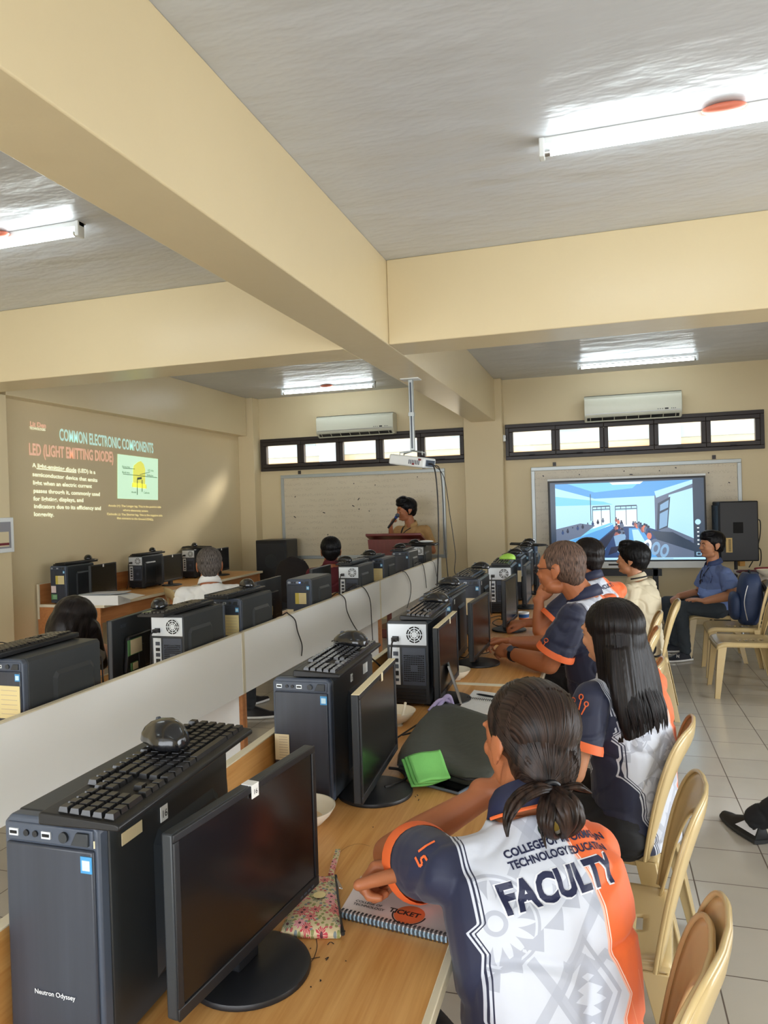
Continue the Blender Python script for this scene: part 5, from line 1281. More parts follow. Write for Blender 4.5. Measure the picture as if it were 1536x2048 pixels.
def head(mb, c, F, s=1.0, jaw=1.0, up=(0, 0, 1), nose=1.0, full=0.0):
    """c: centre between the ears; F forward; returns frame"""
    Mx = frame(F, up); c = Vector(c); P = lambda x, y, z: c + Mx @ (Vector((x, y, z)) * s)
    B = lambda x, y, z, rx, ry, rz, **k: mb.ball(P(x, y, z), (rx * s, ry * s, rz * s), 22, 16, Mx, **k)
    B(0, -.012, .045, .074, .092, .078); B(0, .030, .020, .066, .066, .076)
    B(0, .045, -.020, .056 + full * .006, .048, .064); B(0, .050, -.070, .036 * jaw + full * .008, .032, .028); B(0, .028, -.062, .050 * jaw + full * .01, .045, .036)
    for sx in (-1, 1):
        B(sx * .034, .072, -.018, .020 + full * .004, .018, .020); B(sx * .031, .080, .028, .024, .012, .009)
        # eye lids
        B(sx * .030, .0835, .010, .0135, .008, .0068)
        # ear
        B(sx * .0765, -.005, .004, .008, .018, .031); B(sx * .079, -.013, .012, .006, .020, .026); B(sx * .074, .002, -.022, .006, .009, .012)
        B(sx * .012, .097, -.016, .0085, .009, .0075)
    mb.cap(P(0, .090, .024), .0075 * s, P(0, .102 * 1, -.006), .0095 * s * nose); B(0, .106, -.012, .0105 * nose, .011, .009)
    B(0, .090, -.040, .023, .010, .0062); B(0, .088, -.049, .020, .010, .0062); B(0, .084, -.074, .016, .012, .012)
    return Mx, P
def face_parts(root, P, Mx, s, brow, lipc=None, eyes=True):
    L = Vector(root.location)
    lm = mat('lips', lipc or S(150, 84, 74), .45)
    for sx in (-1, 1):
        if eyes:
            e = MB(); e.ball(P(sx * .030, .0868, .0098) - L, (.0095 * s, .0062 * s, .0042 * s), 14, 10, Mx); eo = e.build('eye', mat('eye_white', S(226, 220, 212), .25), root, smooth=60)
            e = MB(); e.ball(P(sx * .030, .0918, .0098) - L, (.0042 * s, .0018 * s, .0041 * s), 12, 8, Mx); e.build('iris', mat('dark_iris', S(26, 16, 12), .15), eo, smooth=60)
        b = MB(); b.tube(bez([P(sx * .013, .0925, .027) - L, P(sx * .030, .0935, .034) - L, P(sx * .049, .082, .029) - L], 5), [.0028 * s] * 10 + [.001 * s], 8); b.build('eyebrow', brow, root, smooth=60)
    l = MB(); l.ball(P(0, .0975, -.0405) - L, (.019 * s, .0045 * s, .0042 * s), 16, 8, Mx); l.ball(P(0, .0955, -.0485) - L, (.016 * s, .0045 * s, .0048 * s), 16, 8, Mx); l.build('lips', lm, root, smooth=60)
def ell_ring(c, R_, F_, rx, ry, n=28, p=.85):
    c = Vector(c); return [c + R_ * rx * math.copysign(abs(math.cos(a)) ** p, math.cos(a)) + F_ * ry * math.copysign(abs(math.sin(a)) ** p, math.sin(a)) for a in [2 * PI * j / n for j in range(n)]]
def torso(mb, pel, chest, neck, Rp, Rc, w=1.0, belly=0.0, grow=0.0, low=-.06, flat=1.0):
    """pel, chest, neck: points on the spine; Rp / Rc right vectors at pelvis and shoulders"""
    pel, chest, neck = Vector(pel), Vector(chest), Vector(neck); rings = []
    prof = [(low, .150, .110), (.0, .165, .115), (.25, .158, .110 + belly * .5), (.5, .158, .108 + belly), (.75, .170, .112 + belly * .3), (.95, .178, .108), (1.1, .172, .095), (1.2, .130, .078), (1.30, .075, .062)]
    ctr = bez([pel, pel.lerp(chest, .5) * 1.0, chest, neck], 6)
    def spine(t):
        if t <= 1: return pel.lerp(chest, t) if t >= 0 else pel + (chest - pel) * t
        return chest.lerp(neck, (t - 1) / .30)
    for t, rx, ry in prof:
        k = min(max(t, 0), 1); R_ = Vector(Rp).lerp(Vector(Rc), k).normalized(); ax = (chest - pel).normalized() if t < .9 else (neck - pel).normalized()
        F_ = ax.cross(R_).normalized(); R2 = F_.cross(ax).normalized(); c = spine(t)
        g = grow if t < 1.15 else grow * .6
        rings.append(ell_ring(c + F_ * belly * .5 * (1 if .2 < t < .8 else .4), R2, F_, (rx * w + g), (ry * flat + g)))
    mb.loft(rings)
def wrinkle(amp, sc, seed=0, axis=None):
    def f(co, n_):
        v = noise.noise(Vector((co.x * sc + seed, co.y * sc, co.z * sc * .7))) + .5 * noise.noise(Vector((co.x * sc * 2.3, co.y * sc * 2.3 + seed, co.z * sc * 1.6)))
        r = noise.noise(Vector((co.x * sc * .8 + seed + 5, co.y * sc * .8, co.z * sc * 1.2)))
        return amp * (v * .6 - (max(0, 1 - abs(r) * 6)) * .9)
    return f
def strandify(o, c, Mx, mode='cap', scale=(60, 2), anchor=None):
    """store a per-vertex strand coordinate for the hair material"""
    me = o.data; L = Vector(o.parent.location); a = me.attributes.new('strand', 'FLOAT_VECTOR', 'POINT'); c = Vector(c)
    MI = Mx.transposed(); vals = []
    for v in me.vertices:
        q = MI @ (v.co + L - c)
        if mode == 'cap':   # strands radiate from the crown
            ang = math.atan2(q.x, -(q.y + .03)); vals += [ang * scale[0] / 6.28 * 2, q.z * scale[1] * 10, 0]
        elif mode == 'back':  # strands run to an anchor (pony tail)
            d = q - anchor; u = Vector((0, .55, 1)).normalized(); ang = math.atan2(d.x, d.dot(u)); vals += [ang * scale[0] / 3, d.length * scale[1] * 6, 0]
        else:
            ang = math.atan2(q.x, -(q.y - .01)); vals += [ang * scale[0] / 4 + q.x * 0, q.z * scale[1], 0]
    a.data.foreach_set('vector', vals)
def short_hair(root, c, Mx, s, m, vox=.005, length=.012, quiff=0.0, fringe=False, seed=0):
    P = lambda x, y, z: Vector(c) + Mx @ (Vector((x, y, z)) * s)
    h = MB(); e = length
    h.ball(P(0, -.020, .052), ((.077 + e) * s, (.090 + e) * s, (.076 + e) * s), 28, 20, Mx)
    h.ball(P(0, -.040, .012), ((.074 + e * .6) * s, (.068 + e * .6) * s, (.068) * s), 24, 16, Mx)
    h.ball(P(0, -.062, -.02), (.056 * s, (.038 + e * .3) * s, .046 * s), 20, 14, Mx)
    if quiff: h.ball(P(0, .055, .110), (.058 * s, .042 * s, (.022 + quiff) * s), 20, 14, Mx); h.ball(P(-.02, .03, .125), (.05 * s, .06 * s, (.018 + quiff) * s), 20, 14, Mx)
    for sx in (-1, 1): h.ball(P(sx * .070, .014, .036), (.008 * s, .022 * s, .030 * s), 14, 10, Mx)
    if fringe: h.ball(P(0, .042, .082), ((.066 + e * .5) * s, (.054 + e * .4) * s, .036 * s), 24, 16, Mx)
    def dsp(co, n_):
        q = Mx.transposed() @ (co - Vector(c)) / s
        return .0035 * noise.noise(Vector((math.atan2(q.x, -q.y - .03) * 9, q.z * 30, seed))) + .0015 * noise.noise(co * 200)
    o = remeshed(h, 'hair', m, vox, root, 2, dsp)
    strandify(o, c, Mx, 'cap', (90, 4)); return o
def arm(mb, sh, el, wr, s=1.0, r0=.048):
    mb.cap(sh, r0 * s, el, .038 * s); mb.cap(Vector(el).lerp(Vector(wr), .0), .038 * s, Vector(el).lerp(Vector(wr), .3), .040 * s); mb.cap(Vector(el).lerp(Vector(wr), .3), .040 * s, wr, .026 * s)
def leg(mb, hip, knee, ankle, s=1.0):
    mb.cap(hip, .078 * s, knee, .052 * s); mb.cap(knee, .052 * s, Vector(knee).lerp(Vector(ankle), .35), .052 * s); mb.cap(Vector(knee).lerp(Vector(ankle), .35), .052 * s, ankle, .034 * s)
def shoe(root, ankle, d, up_color, sole_color, s=1.0, name='shoe', extra=None):
    """ankle point over the heel; d horizontal toe direction"""
    d = Vector((d[0], d[1], 0)).normalized(); t = Vector((-d.y, d.x, 0)); a = Vector((ankle[0], ankle[1], 0)); L = Vector(root.location); rings = []; sole = []
    for i in range(13):
        u = i / 12; y = -.055 + .275 * u; w_ = (.036 + .012 * math.sin(PI * min(1, u * 1.15)) ) * (1 - max(0, u - .72) ** 2 * 4.6); h = .100 - .052 * min(1, max(0, (u - .25) / .5)) - .012 * max(0, u - .8) * 5
        if u < .05: h *= .8
        c = a + d * y * s
        rings.append([c + t * math.cos(q) * w_ * s * (.82 if math.sin(q) > .3 else 1) + Vector((0, 0, (.022 + max(0, math.sin(q)) * (h - .022) + min(0, math.sin(q)) * .004) * s)) for q in [2 * PI * k / 16 for k in range(16)]])
        sole.append([c + t * math.cos(q) * (w_ + .004) * s + Vector((0, 0, (.013 + .012 * math.copysign(abs(math.sin(q)) ** .4, math.sin(q))) * s)) for q in [2 * PI * k / 16 for k in range(16)]])
    m = MB().loft([[p - L for p in r] for r in rings]); so = m.build(name, up_color, root, smooth=60)
    m = MB().loft([[p - L for p in r] for r in sole]); m.build('sole', sole_color, so, smooth=60)
    return so
def collar(root, c, Mx, m, s=1.0, h=.032, r=.062, tilt=.35, name='collar', opening=.35):
    L = Vector(root.location); n = 36; vs = []; P = lambda x, y, z: Vector(c) + Mx @ (Vector((x, y, z)) * s) - L
    for k in range(n + 1):
        a = PI / 2 + opening + (2 * PI - 2 * opening) * k / n
        for (rr, z) in ((r * .98, -.008), (r * .92, h), (r * 1.12, h * .55), (r * 1.28, -.012)): vs.append(P(rr * math.cos(a), rr * math.sin(a) * 1.0, z + tilt * .06 * -math.sin(a)))
    mb = MB(); mb.add(vs, [(k * 4 + j, k * 4 + j + 1, k * 4 + j + 5, k * 4 + j + 4) for k in range(n) for j in range(3)])
    o = mb.build(name, m, root, smooth=60); sd = o.modifiers.new('solid', 'SOLIDIFY'); sd.thickness = .003; return o
BODY = {}
def person(name, label, J, skinm, shirt, trousers, vox=.005, size=1.0, **kw):
    """J: dict of joints (world coordinates). Returns root and useful objects"""
    pel = Vector(J['pel']); root = empty('person', (pel.x, pel.y, 0), 0, label, 'person'); s = size
    Rp = Vector(J['Rp']).normalized(); Rc = Vector(J['Rc']).normalized(); chest = Vector(J['chest']); neck = Vector(J['neck']); hc = Vector(J['head'])
    b = MB(); torso(b, pel, chest, neck, Rp, Rc, kw.get('w', 1) * s * .88, kw.get('belly', 0) * .8, -.014, low=-.05)
    b.cap(neck - Vector((0, 0, .02)), .058 * s * kw.get('neckw', 1), neck.lerp(hc, .55), .052 * s * kw.get('neckw', 1))
    Mx, P = head(b, hc, J['face'], kw.get('hs', 1.0) * s, kw.get('jaw', 1), J.get('hup', (0, 0, 1)), kw.get('nose', 1), kw.get('full', 0))
    for sd in 'LR':
        sh, el, wr = Vector(J['sh' + sd]), Vector(J['el' + sd]), Vector(J['wr' + sd]); arm(b, sh, el, wr, s * kw.get('armw', 1), .042)
        hd = J.get('hand' + sd)
        if hd: hand(b, wr, size=s * kw.get('handsize', 1.0), **hd)
        b.cap(chest.lerp(neck, .35), .04 * s, sh, .038 * s)
        hip, kn, an = Vector(J['hip' + sd]), Vector(J['kn' + sd]), Vector(J['an' + sd]); leg(b, hip, kn, an, s * .9)
        b.cap(pel, .085 * s, hip, .07 * s); td = Vector(J.get('toe' + sd, J['face'])); td.z = 0; td.normalize(); b.cap(an - Vector((0, 0, .01)), .032 * s, Vector((an.x, an.y, .036)) + td * .08 * s, .016 * s)
    bo = remeshed(b, 'body', skinm, vox, root, 2)
    # shirt
    t = MB(); g = kw.get('loose', .014); torso(t, pel, chest, neck, Rp, Rc, kw.get('w', 1) * s, kw.get('belly', 0), g * .5, low=kw.get('low', -.16))
    for sd in 'LR':
        sh, el = Vector(J['sh' + sd]), Vector(J['el' + sd]); sl_ = kw.get('sleeve', .62); t.cap(chest.lerp(neck, .62), .056 * s, sh, .062 * s)
        e2 = sh.lerp(el, sl_); dr = (el - sh).normalized(); aw = kw.get('armw', 1); r1 = (.052 + g * .9) * s * aw
        t.cap(sh, (.056 + g * .4) * s, e2 - dr * r1 * .9, r1); 
        u = dr.orthogonal().normalized(); w_ = dr.cross(u); cyl = [[e2 - dr * q + (u * math.cos(a) + w_ * math.sin(a)) * rr for a in [2 * PI * k / 20 for k in range(20)]] for q, rr in ((.05, r1), (0, r1 * 1.03))]
        t.loft(cyl)
    so = remeshed(t, 'shirt', shirt, max(vox, .005), root, 4, wrinkle(kw.get('wr', .006), kw.get('wrs', 9), kw.get('seed', 0)))
    # trousers
    q = MB()
    q.cap(pel + (pel - chest).normalized() * .06, .11 * s, pel, .12 * s)
    for sd in 'LR':
        hip, kn, an = Vector(J['hip' + sd]), Vector(J['kn' + sd]), Vector(J['an' + sd]); q.cap(pel, .11 * s, hip, .10 * s); q.cap(hip, .096 * s, kn, .066 * s); q.cap(kn, .066 * s, kn.lerp(an, .97), .054 * s)
    tr_ = remeshed(q, 'trousers', trousers, .008, root, 4, wrinkle(.006, 10, 3))
    for sd in 'LR':
        d = Vector(J.get('toe' + sd, J['face'])); shoe(root, J['an' + sd], d, kw.get('shoe', M['blk']), kw.get('sole', M['blk']), s)
    face_parts(root, P, Mx, kw.get('hs', 1.0) * s, kw.get('browm', hrBlack))
    return root, bo, so, Mx, P
def sit(pel, face_deg, hipw=.09, thigh=.42, spread=.05, seat=.52, kneez=.50, foot_back=.0):
    """legs of a seated figure facing an angle"""
    a = math.radians(face_deg); F = Vector((math.cos(a), math.sin(a), 0)); R_ = Vector((math.sin(a), -math.cos(a), 0)); pel = Vector(pel); o = {}
    for sd, sg in (('L', -1), ('R', 1)):
        hip = pel + R_ * hipw * sg + Vector((0, 0, -.02)); kn = hip + F * thigh + R_ * spread * sg; kn.z = kneez; an = kn - F * foot_back; an.z = .085
        o['hip' + sd] = hip; o['kn' + sd] = kn; o['an' + sd] = an; o['toe' + sd] = F
    o['Rp'] = R_; o['Rc'] = R_; o['face'] = F; o['pel'] = pel
    return o, F, R_
# ---- college uniform shirt material
NAVY, ORG, WHT, GRYP = S(30, 36, 64), S(238, 108, 48), S(206, 211, 223), S(176, 181, 195)
def uniform_mat(name):
    m = bpy.data.materials.new(name); m.use_nodes = True; nt = m.node_tree; p = nt.nodes['Principled BSDF']; p.inputs['Roughness'].default_value = .62; p.inputs['Sheen Weight'].default_value = .15
    A = nnode(nt, 'ShaderNodeAttribute'); A.attribute_name = 'cloth'; sp_ = nnode(nt, 'ShaderNodeSeparateXYZ'); nt.links.new(A.outputs['Vector'], sp_.inputs[0])
    B = nnode(nt, 'ShaderNodeAttribute'); B.attribute_name = 'zone'; sb = nnode(nt, 'ShaderNodeSeparateXYZ'); nt.links.new(B.outputs['Vector'], sb.inputs[0])
    u, v = E(nt, sp_.outputs[0]), E(nt, sp_.outputs[1]); slv, cuff = E(nt, sb.outputs[0]), E(nt, sb.outputs[1])
    # v: 0 at the neck, negative downward (metres); u: metres to the wearer's right
    bl = v.ramp([(-.70, -.06), (-.50, -.062), (-.44, -.085), (-.36, -.085), (-.30, -.128), (-.20, -.128), (-.17, -.148), (-.155, -.132), (-.02, -.142), (0, -.13)], -.7, 0)
    br = v.ramp([(-.70, .105), (-.42, .100), (-.36, .085), (-.31, .085), (-.28, .105), (-.22, .075), (-.12, .070), (-.06, .045), (0, .030)], -.7, 0)
    dl = u - bl; dr = u - br
    # tribal pattern on white
    tri = ((v * 26).frac() - .5).abs() * 2; sc_ = ((u * 16 + 8).frac() - .5).abs() * 2
    r1 = ((u + .112) * (u + .112) + (v + .155) * (v + .155)).sqrt(); a1 = (v + .155).atan2(u + .112)
    ring = ((r1 * 52).frac().gt(.62)) * r1.lt(.030) + r1.gt(.034) * r1.lt(.062) * ((a1 * 2.55 + 20).frac() - .5).abs().lt((r1 - .034) * 16) + r1.gt(.066) * r1.lt(.071)
    r2 = ((u + .06) * (u + .06) + (v + .375) * (v + .375)).sqrt(); a2 = (v + .375).atan2(u + .06)
    dd = (u - .03).abs() * 1.5 + (v + .27).abs(); ring = ring + dd.gt(.075) * dd.lt(.088) + dd.lt(.062) * (((v * 60).frac() - .5).abs() * .05 + dd).gt(.045) * dd.lt(.06)
    dd2 = (u - .02).abs() * 1.4 + (v + .50).abs(); ring = ring + dd2.gt(.075) * dd2.lt(.088) + dd2.gt(.03) * dd2.lt(.05)
    tt = (u + .02) * .8 + v * .6; te = ((tt * 22 + 20).frac() - .5).abs() * .05; ring = ring + ((u * .6 - v * .8 - .11).abs() - te).lt(.0) * (u * .6 - v * .8 - .11).gt(0)
    ring = ring + ((r2 * 52).frac().gt(.62)) * r2.lt(.030) + r2.gt(.034) * r2.lt(.062) * ((a2 * 2.55 + 20).frac() - .5).abs().lt((r2 - .034) * 16)
    d1 = (u * .8 + v * .6 + 1.03); d2 = (u * .8 - v * .6 + 1.0)
    dia = (d1 * 7.1).frac().lt(.12) + (d2 * 7.1).frac().lt(.12); zig = (((u * 22).frac() - .5).abs() * .03 + v * 1.0)
    zz = (zig * 9 + 9).frac().lt(.14) * (u).gt(-.01)
    pat = (ring + dia * r1.gt(.075) * r2.gt(.066) * .8 + zz * .8 * r1.gt(.075)).mn(1)
    c = mixc(nt, pat, WHT, GRYP)
    # orange panel with fine circuit lines
    ol = (((u * 30 + v * 6).frac() - .5).abs().lt(.03)) * v.lt(-.25); oc_ = mixc(nt, ol * .45, ORG, S(250, 160, 110))
    c = mixc(nt, dr.gt(0), c, oc_); c = mixc(nt, dl.lt(0), c, NAVY)
    # outlines
    c = mixc(nt, dl.lt(0) * dl.gt(-.0035), c, NAVY); c = mixc(nt, dl.lt(-.0035) * dl.gt(-.0075), c, WHT)
    c = mixc(nt, dl.gt(.004) * dl.lt(.0065), c, NAVY)
    c = mixc(nt, dr.gt(0) * dr.lt(.004), c, S(246, 190, 170)); c = mixc(nt, dr.gt(.0055) * dr.lt(.008), c, S(250, 214, 200))
    # sleeves navy with orange cuff
    c = mixc(nt, slv.gt(.5), c, NAVY); c = mixc(nt, cuff.gt(.5), c, ORG)
    nt.links.new(c, p.inputs['Base Color'])
    n = nnode(nt, 'ShaderNodeTexNoise'); n.inputs['Scale'].default_value = 700; tc = nnode(nt, 'ShaderNodeTexCoord'); nt.links.new(tc.outputs['Object'], n.inputs['Vector']); b = nnode(nt, 'ShaderNodeBump'); b.inputs['Strength'].default_value = .12; b.inputs['Distance'].default_value = .0005; nt.links.new(n.outputs[0], b.inputs['Height']); nt.links.new(b.outputs[0], p.inputs['Normal'])
    return m
UNI = uniform_mat('college_uniform_fabric')
def cloth_coords(so, J, mirror=False, sleeve=.62, cuffw=.024, u0=0.0, armthr=.03, rad=.086):
    me = so.data; L = Vector(so.parent.location); pel, neck = Vector(J['pel']), Vector(J['neck']); ax = (neck - pel); T = ax.length; ax.normalize()
    a = me.attributes.new('cloth', 'FLOAT_VECTOR', 'POINT'); z = me.attributes.new('zone', 'FLOAT_VECTOR', 'POINT'); va = []; vz = []
    arms = []
    for sd in 'LR':
        sh, el = Vector(J['sh' + sd]), Vector(J['el' + sd]); e2 = sh.lerp(el, sleeve); d = (e2 - sh); arms.append((sh, d.normalized(), d.length))
    Rc0, Rp0 = Vector(J['Rc']).normalized(), Vector(J['Rp']).normalized()
    for vv in me.vertices:
        w_ = vv.co + L; q = w_ - neck; v = q.dot(ax); k = min(max((v + T) / T, 0), 1); R_ = Rp0.lerp(Rc0, k); R_ = (R_ - ax * R_.dot(ax)).normalized(); F_ = ax.cross(R_); u = q.dot(R_); b = -q.dot(F_)
        ub = u if b > -.02 else (u + .4 * (1 if u > 0 else -1))  # front half reads as side panels
        s = 0; cf = 0
        for sh, d, ln in arms:
            r = w_ - sh; t = r.dot(d)
            if t > armthr and (r - d * t).length < rad: s = 1; cf = 0
        va += [(u - u0) * (-1 if mirror else 1), v, b]; vz += [s, cf, 0]
    a.data.foreach_set('vector', va); z.data.foreach_set('vector', vz)
def bvh_of(objs):
    vs = []; fs = []
    for o in objs:
        b = len(vs); L = Vector(o.parent.location); vs += [v.co + L for v in o.data.vertices]; fs += [tuple(i + b for i in p.vertices) for p in o.data.polygons]
    return BVHTree.FromPolygons(vs, fs)
def wrap_text(mb, bvh, txt, O, U, V, N, height, width, bold=.02, lift=.0015, mi=None, bend=None):
    """lay lettering on a body surface: rays run along -N from the plane O,U,V"""
    vs, fs, w_ = text_geo(txt, bold)
    # subdivide long edges by cutting the glyph mesh
    bm = bmesh.new(); bvs = [bm.verts.new(v) for v in vs]
    for f in fs:
        try: bm.faces.new([bvs[i] for i in f])
        except ValueError: pass
    sx = width / w_; N = Vector(N).normalized(); U = Vector(U).normalized(); V = Vector(V).normalized(); O = Vector(O)
    bmesh.ops.triangulate(bm, faces=bm.faces)
    for _ in range(3):
        es = [e for e in bm.edges if ((e.verts[0].co - e.verts[1].co).length * max(sx, height)) > .009]
        if es: bmesh.ops.subdivide_edges(bm, edges=es, cuts=1); bmesh.ops.triangulate(bm, faces=bm.faces)
    idx = {}; out = []
    for i, v in enumerate(bm.verts):
        x, y = v.co.x * sx, v.co.y * height
        p = O + U * x + V * (y + (bend(x / width) if bend else 0)) + N * .25
        h = bvh.ray_cast(p, -N, .6); idx[v] = i
        out.append((h[0] + N * lift) if h[0] is not None else p - N * .25)
    mb.add(out, [tuple(idx[v] for v in f.verts) for f in bm.faces], mi); bm.free()
def ribbon_px(mb, bvh, pts, wd=.0022, lift=.002, dens=6, mi=None):
    """thin printed line laid on a surface where the photo shows it"""
    P = []
    pp = bez([Vector((x, y, 0)) for x, y in pts], dens) if dens > 1 else [Vector((x, y, 0)) for x, y in pts]
    for q in pp:
        r = (R0 @ Vector((q.x - 768, -(q.y - 1024), -FPX))).normalized(); h = bvh.ray_cast(CAMP, r, 12)
        if h[0] is None: continue
        P.append((h[0] + h[1] * lift if h[1].dot(r) < 0 else h[0] - h[1] * lift, h[1]))
    for (a, na), (b, nb_) in zip(P[:-1], P[1:]):
        d = b - a
        if d.length < 1e-6 or d.length > .06: continue
        s = d.cross(na).normalized() * wd; mb.add([a - s, b - s, b + s, a + s], [(0, 1, 2, 3)], mi)
def px_poly(mb, bvh, pts, lift=.002, mi=None):
    out = []
    for x, y in pts:
        r = (R0 @ Vector((x - 768, -(y - 1024), -FPX))).normalized(); h = bvh.ray_cast(CAMP, r, 12)
        if h[0] is None: return
        out.append(h[0] - r * lift)
    mb.add(out, [tuple(range(len(out)))], mi)
def finish_rel(mb, name, m, parent, **k):
    L = Vector(parent.location); mb.v = [tuple(Vector(v) - L) for v in mb.v]; return mb.build(name, m, parent, **k)
def V(*a): return Vector(a)
def unit(x, y, z=0): return Vector((x, y, z)).normalized()
blackT = mat('black_trousers', S(24, 25, 30), .75); jeans = mat('dark_grey_jeans', S(58, 66, 74), .8, noise_amt=.15, noise_scale=20); grayT = mat('charcoal_trousers', S(44, 46, 50), .75)
orgfab = mat('orange_cuff_fabric', S(238, 110, 54), .6); navyfab = mat('navy_collar_fabric', S(30, 36, 66), .6); whfab = mat('white_print', S(232, 234, 240), .6); navyink = mat('navy_lettering', S(26, 32, 66), .55)
def cuffs(root, J, sd, m, sl_=.62, aw=1.0, s=1.0, g=.014, name='sleeve_cuff', wd=.024):
    sh, el = Vector(J['sh' + sd]), Vector(J['el' + sd]); e2 = sh.lerp(el, sl_); d = (el - sh).normalized(); u = d.orthogonal().normalized(); w_ = d.cross(u); r1 = (.052 + g * .9) * s * aw * 1.05
    mb = MB(); rings = []
    for q, rr in ((-wd, r1 * .985), (-wd * .4, r1 * 1.05), (.004, r1 * 1.07), (.004, r1 * .96), (-wd, r1 * .93)):
        rings.append([e2 + d * q + (u * math.cos(a) + w_ * math.sin(a)) * rr * (1 + .025 * math.sin(3 * a + 1)) for a in [2 * PI * k / 32 for k in range(32)]])
    mb.loft(rings, caps=False); finish_rel(mb, name, m, root, smooth=60)
# =============== woman in the FACULTY shirt (front)
Rv = unit(.87, .47)
J = dict(pel=V(-.075, 1.20, .47), chest=V(-.130, 1.315, .84), neck=V(-.155, 1.375, .955), Rp=unit(.93, .36), Rc=Rv, face=unit(-.66, .75, -.05), head=at(1054, 1491, 1, 1.43), hup=(.02, .10, 1),
  shL=V(-.285, 1.275, .885), elL=V(-.455, 1.475, .80), wrL=at(984, 1582, 1, 1.565), shR=V(-.040, 1.415, .875), elR=V(-.13, 1.52, .80), wrR=V(-.345, 1.365, .825))
J['handR'] = dict(d=(-1, -.10, .04), n=(-.1, .5, .85), thumb=(0, -1, -.2), curls=[1.0, 1.15, 1.25, 1.3], thumb_curl=.12); J['handL'] = dict(d=(.95, .0, .10), n=(-.1, .9, -.3), thumb=(0, -.2, 1), curl=.5)
leg_, F_, R_ = sit(J['pel'], 125, thigh=.40, kneez=.47); [J.setdefault(k, v) for k, v in leg_.items()]
P1, b1, s1, Mx, P = person('person', 'woman from behind in a FACULTY shirt, dark hair tied low, elbow on the desk', J, skA, UNI, blackT, vox=.0045, size=.92, hs=1.06, handsize=1.28, w=1.0, loose=.020, sleeve=.46, wr=.009, wrs=8, seed=2.3, armw=1.04, low=-.20)
cloth_coords(s1, J, sleeve=.46); cuffs(P1, J, 'L', orgfab, .46, 1.04, .92, .020); cuffs(P1, J, 'R', orgfab, .46, 1.04, .92, .020)
nk = V(-.152, 1.385, .972); collar(P1, nk, frame(F_ * .9 + V(0, 0, -.3)), navyfab, 1.0, .034, .062, .3)
mb = MB(); Mc = frame(F_ * .9 + V(0, 0, -.3)); mb.tube([nk + Mc @ V(.081 * math.cos(a), .081 * math.sin(a), -.016 - .018 * math.sin(a)) for a in [PI * 1.03 + PI * .94 * k / 20 for k in range(21)]], .0032, 6); finish_rel(mb, 'collar_piping', orgfab, P1)
c = Vector(J['head']); hs = 1.06 * .92
PP = lambda x, y, z: c + Mx @ (V(x, y, z) * hs)
h = MB(); h.ball(PP(0, -.022, .050), (.086 * hs, .103 * hs, .088 * hs), 30, 20, Mx); h.ball(PP(0, -.055, -.005), (.071 * hs, .070 * hs, .080 * hs), 26, 18, Mx); h.ball(PP(0, -.074, -.045), (.050 * hs, .044 * hs, .046 * hs), 20, 14, Mx)
hb = remeshed(h, 'hair', hrBrown, .004, P1, 3, lambda co, n_: .0018 * noise.noise(V(math.atan2((Mx.transposed() @ (co - c)).x, (Mx.transposed() @ (co - c)).z + .12) * 34, 0, 1.5)))
strandify(hb, c, Mx, 'back', (120, 1.2), anchor=V(-.030, -.112, -.050))
tie = PP(-.030, -.118, -.050)
hbv = bvh_of([hb]); rs = random.Random(5); st = MB()
for k in range(150):   # strands drawn back over the skull to the tie
    a = rs.uniform(-1.75, 1.75); r_ = rs.uniform(.8, 1.0); p0 = PP(math.sin(a) * .10, .02 + .03 * math.cos(a), .05 + math.cos(a) * .10); pts = []
    for i in range(9):
        q = p0.lerp(tie, i / 8); o_ = PP(0, -.02, .02); dr = (q - o_).normalized() if (q - o_).length > 1e-4 else V(0, 0, 1); hit = hbv.ray_cast(o_ + dr * .25, -dr, .3)
        pts.append((hit[0] + dr * .0006) if hit[0] is not None else q)
    if (pts[0] - PP(0, .1, 0)).length > .05: st.tube(pts[:-1] + [tie], [.0004] + [rs.uniform(.0010, .0018)] * 7 + [.001], 5)
def lock(mb, pts, w0, w1, n=6, flat=.45, cnt=10, spread=.012):
    for k in range(cnt):
        o_ = V(rs.uniform(-1, 1), rs.uniform(-1, 1), rs.uniform(-.4, .4)) * spread; e_ = rs.uniform(.9, 1.06); q = [Vector(p) + o_ * (math.sin(PI * min(1, i / (len(pts) - 1) + .12))) + V(0, 0, 0) for i, p in enumerate(pts)]
        q = bez(q, 5); rad = [w0 * (1 - i / len(q)) + w1 * i / len(q) for i in range(len(q))]; mb.tube(q, rad, n)
D = lambda x, y, z: tie + Mx @ V(x, y, z)
# bun loop hanging below the tie
for s_ in (-1, 1): lock(st, [D(0, 0, 0), D(.024 * s_, -.022, -.012), D(.036 * s_, -.030, -.038), D(.024 * s_, -.028, -.064), D(.004 * s_, -.022, -.074)], .006, .005, cnt=16, spread=.012)
lock(st, [D(0, -.004, 0), D(.0, -.034, -.014), D(.002, -.045, -.040), D(.003, -.034, -.068)], .007, .006, cnt=22, spread=.018)
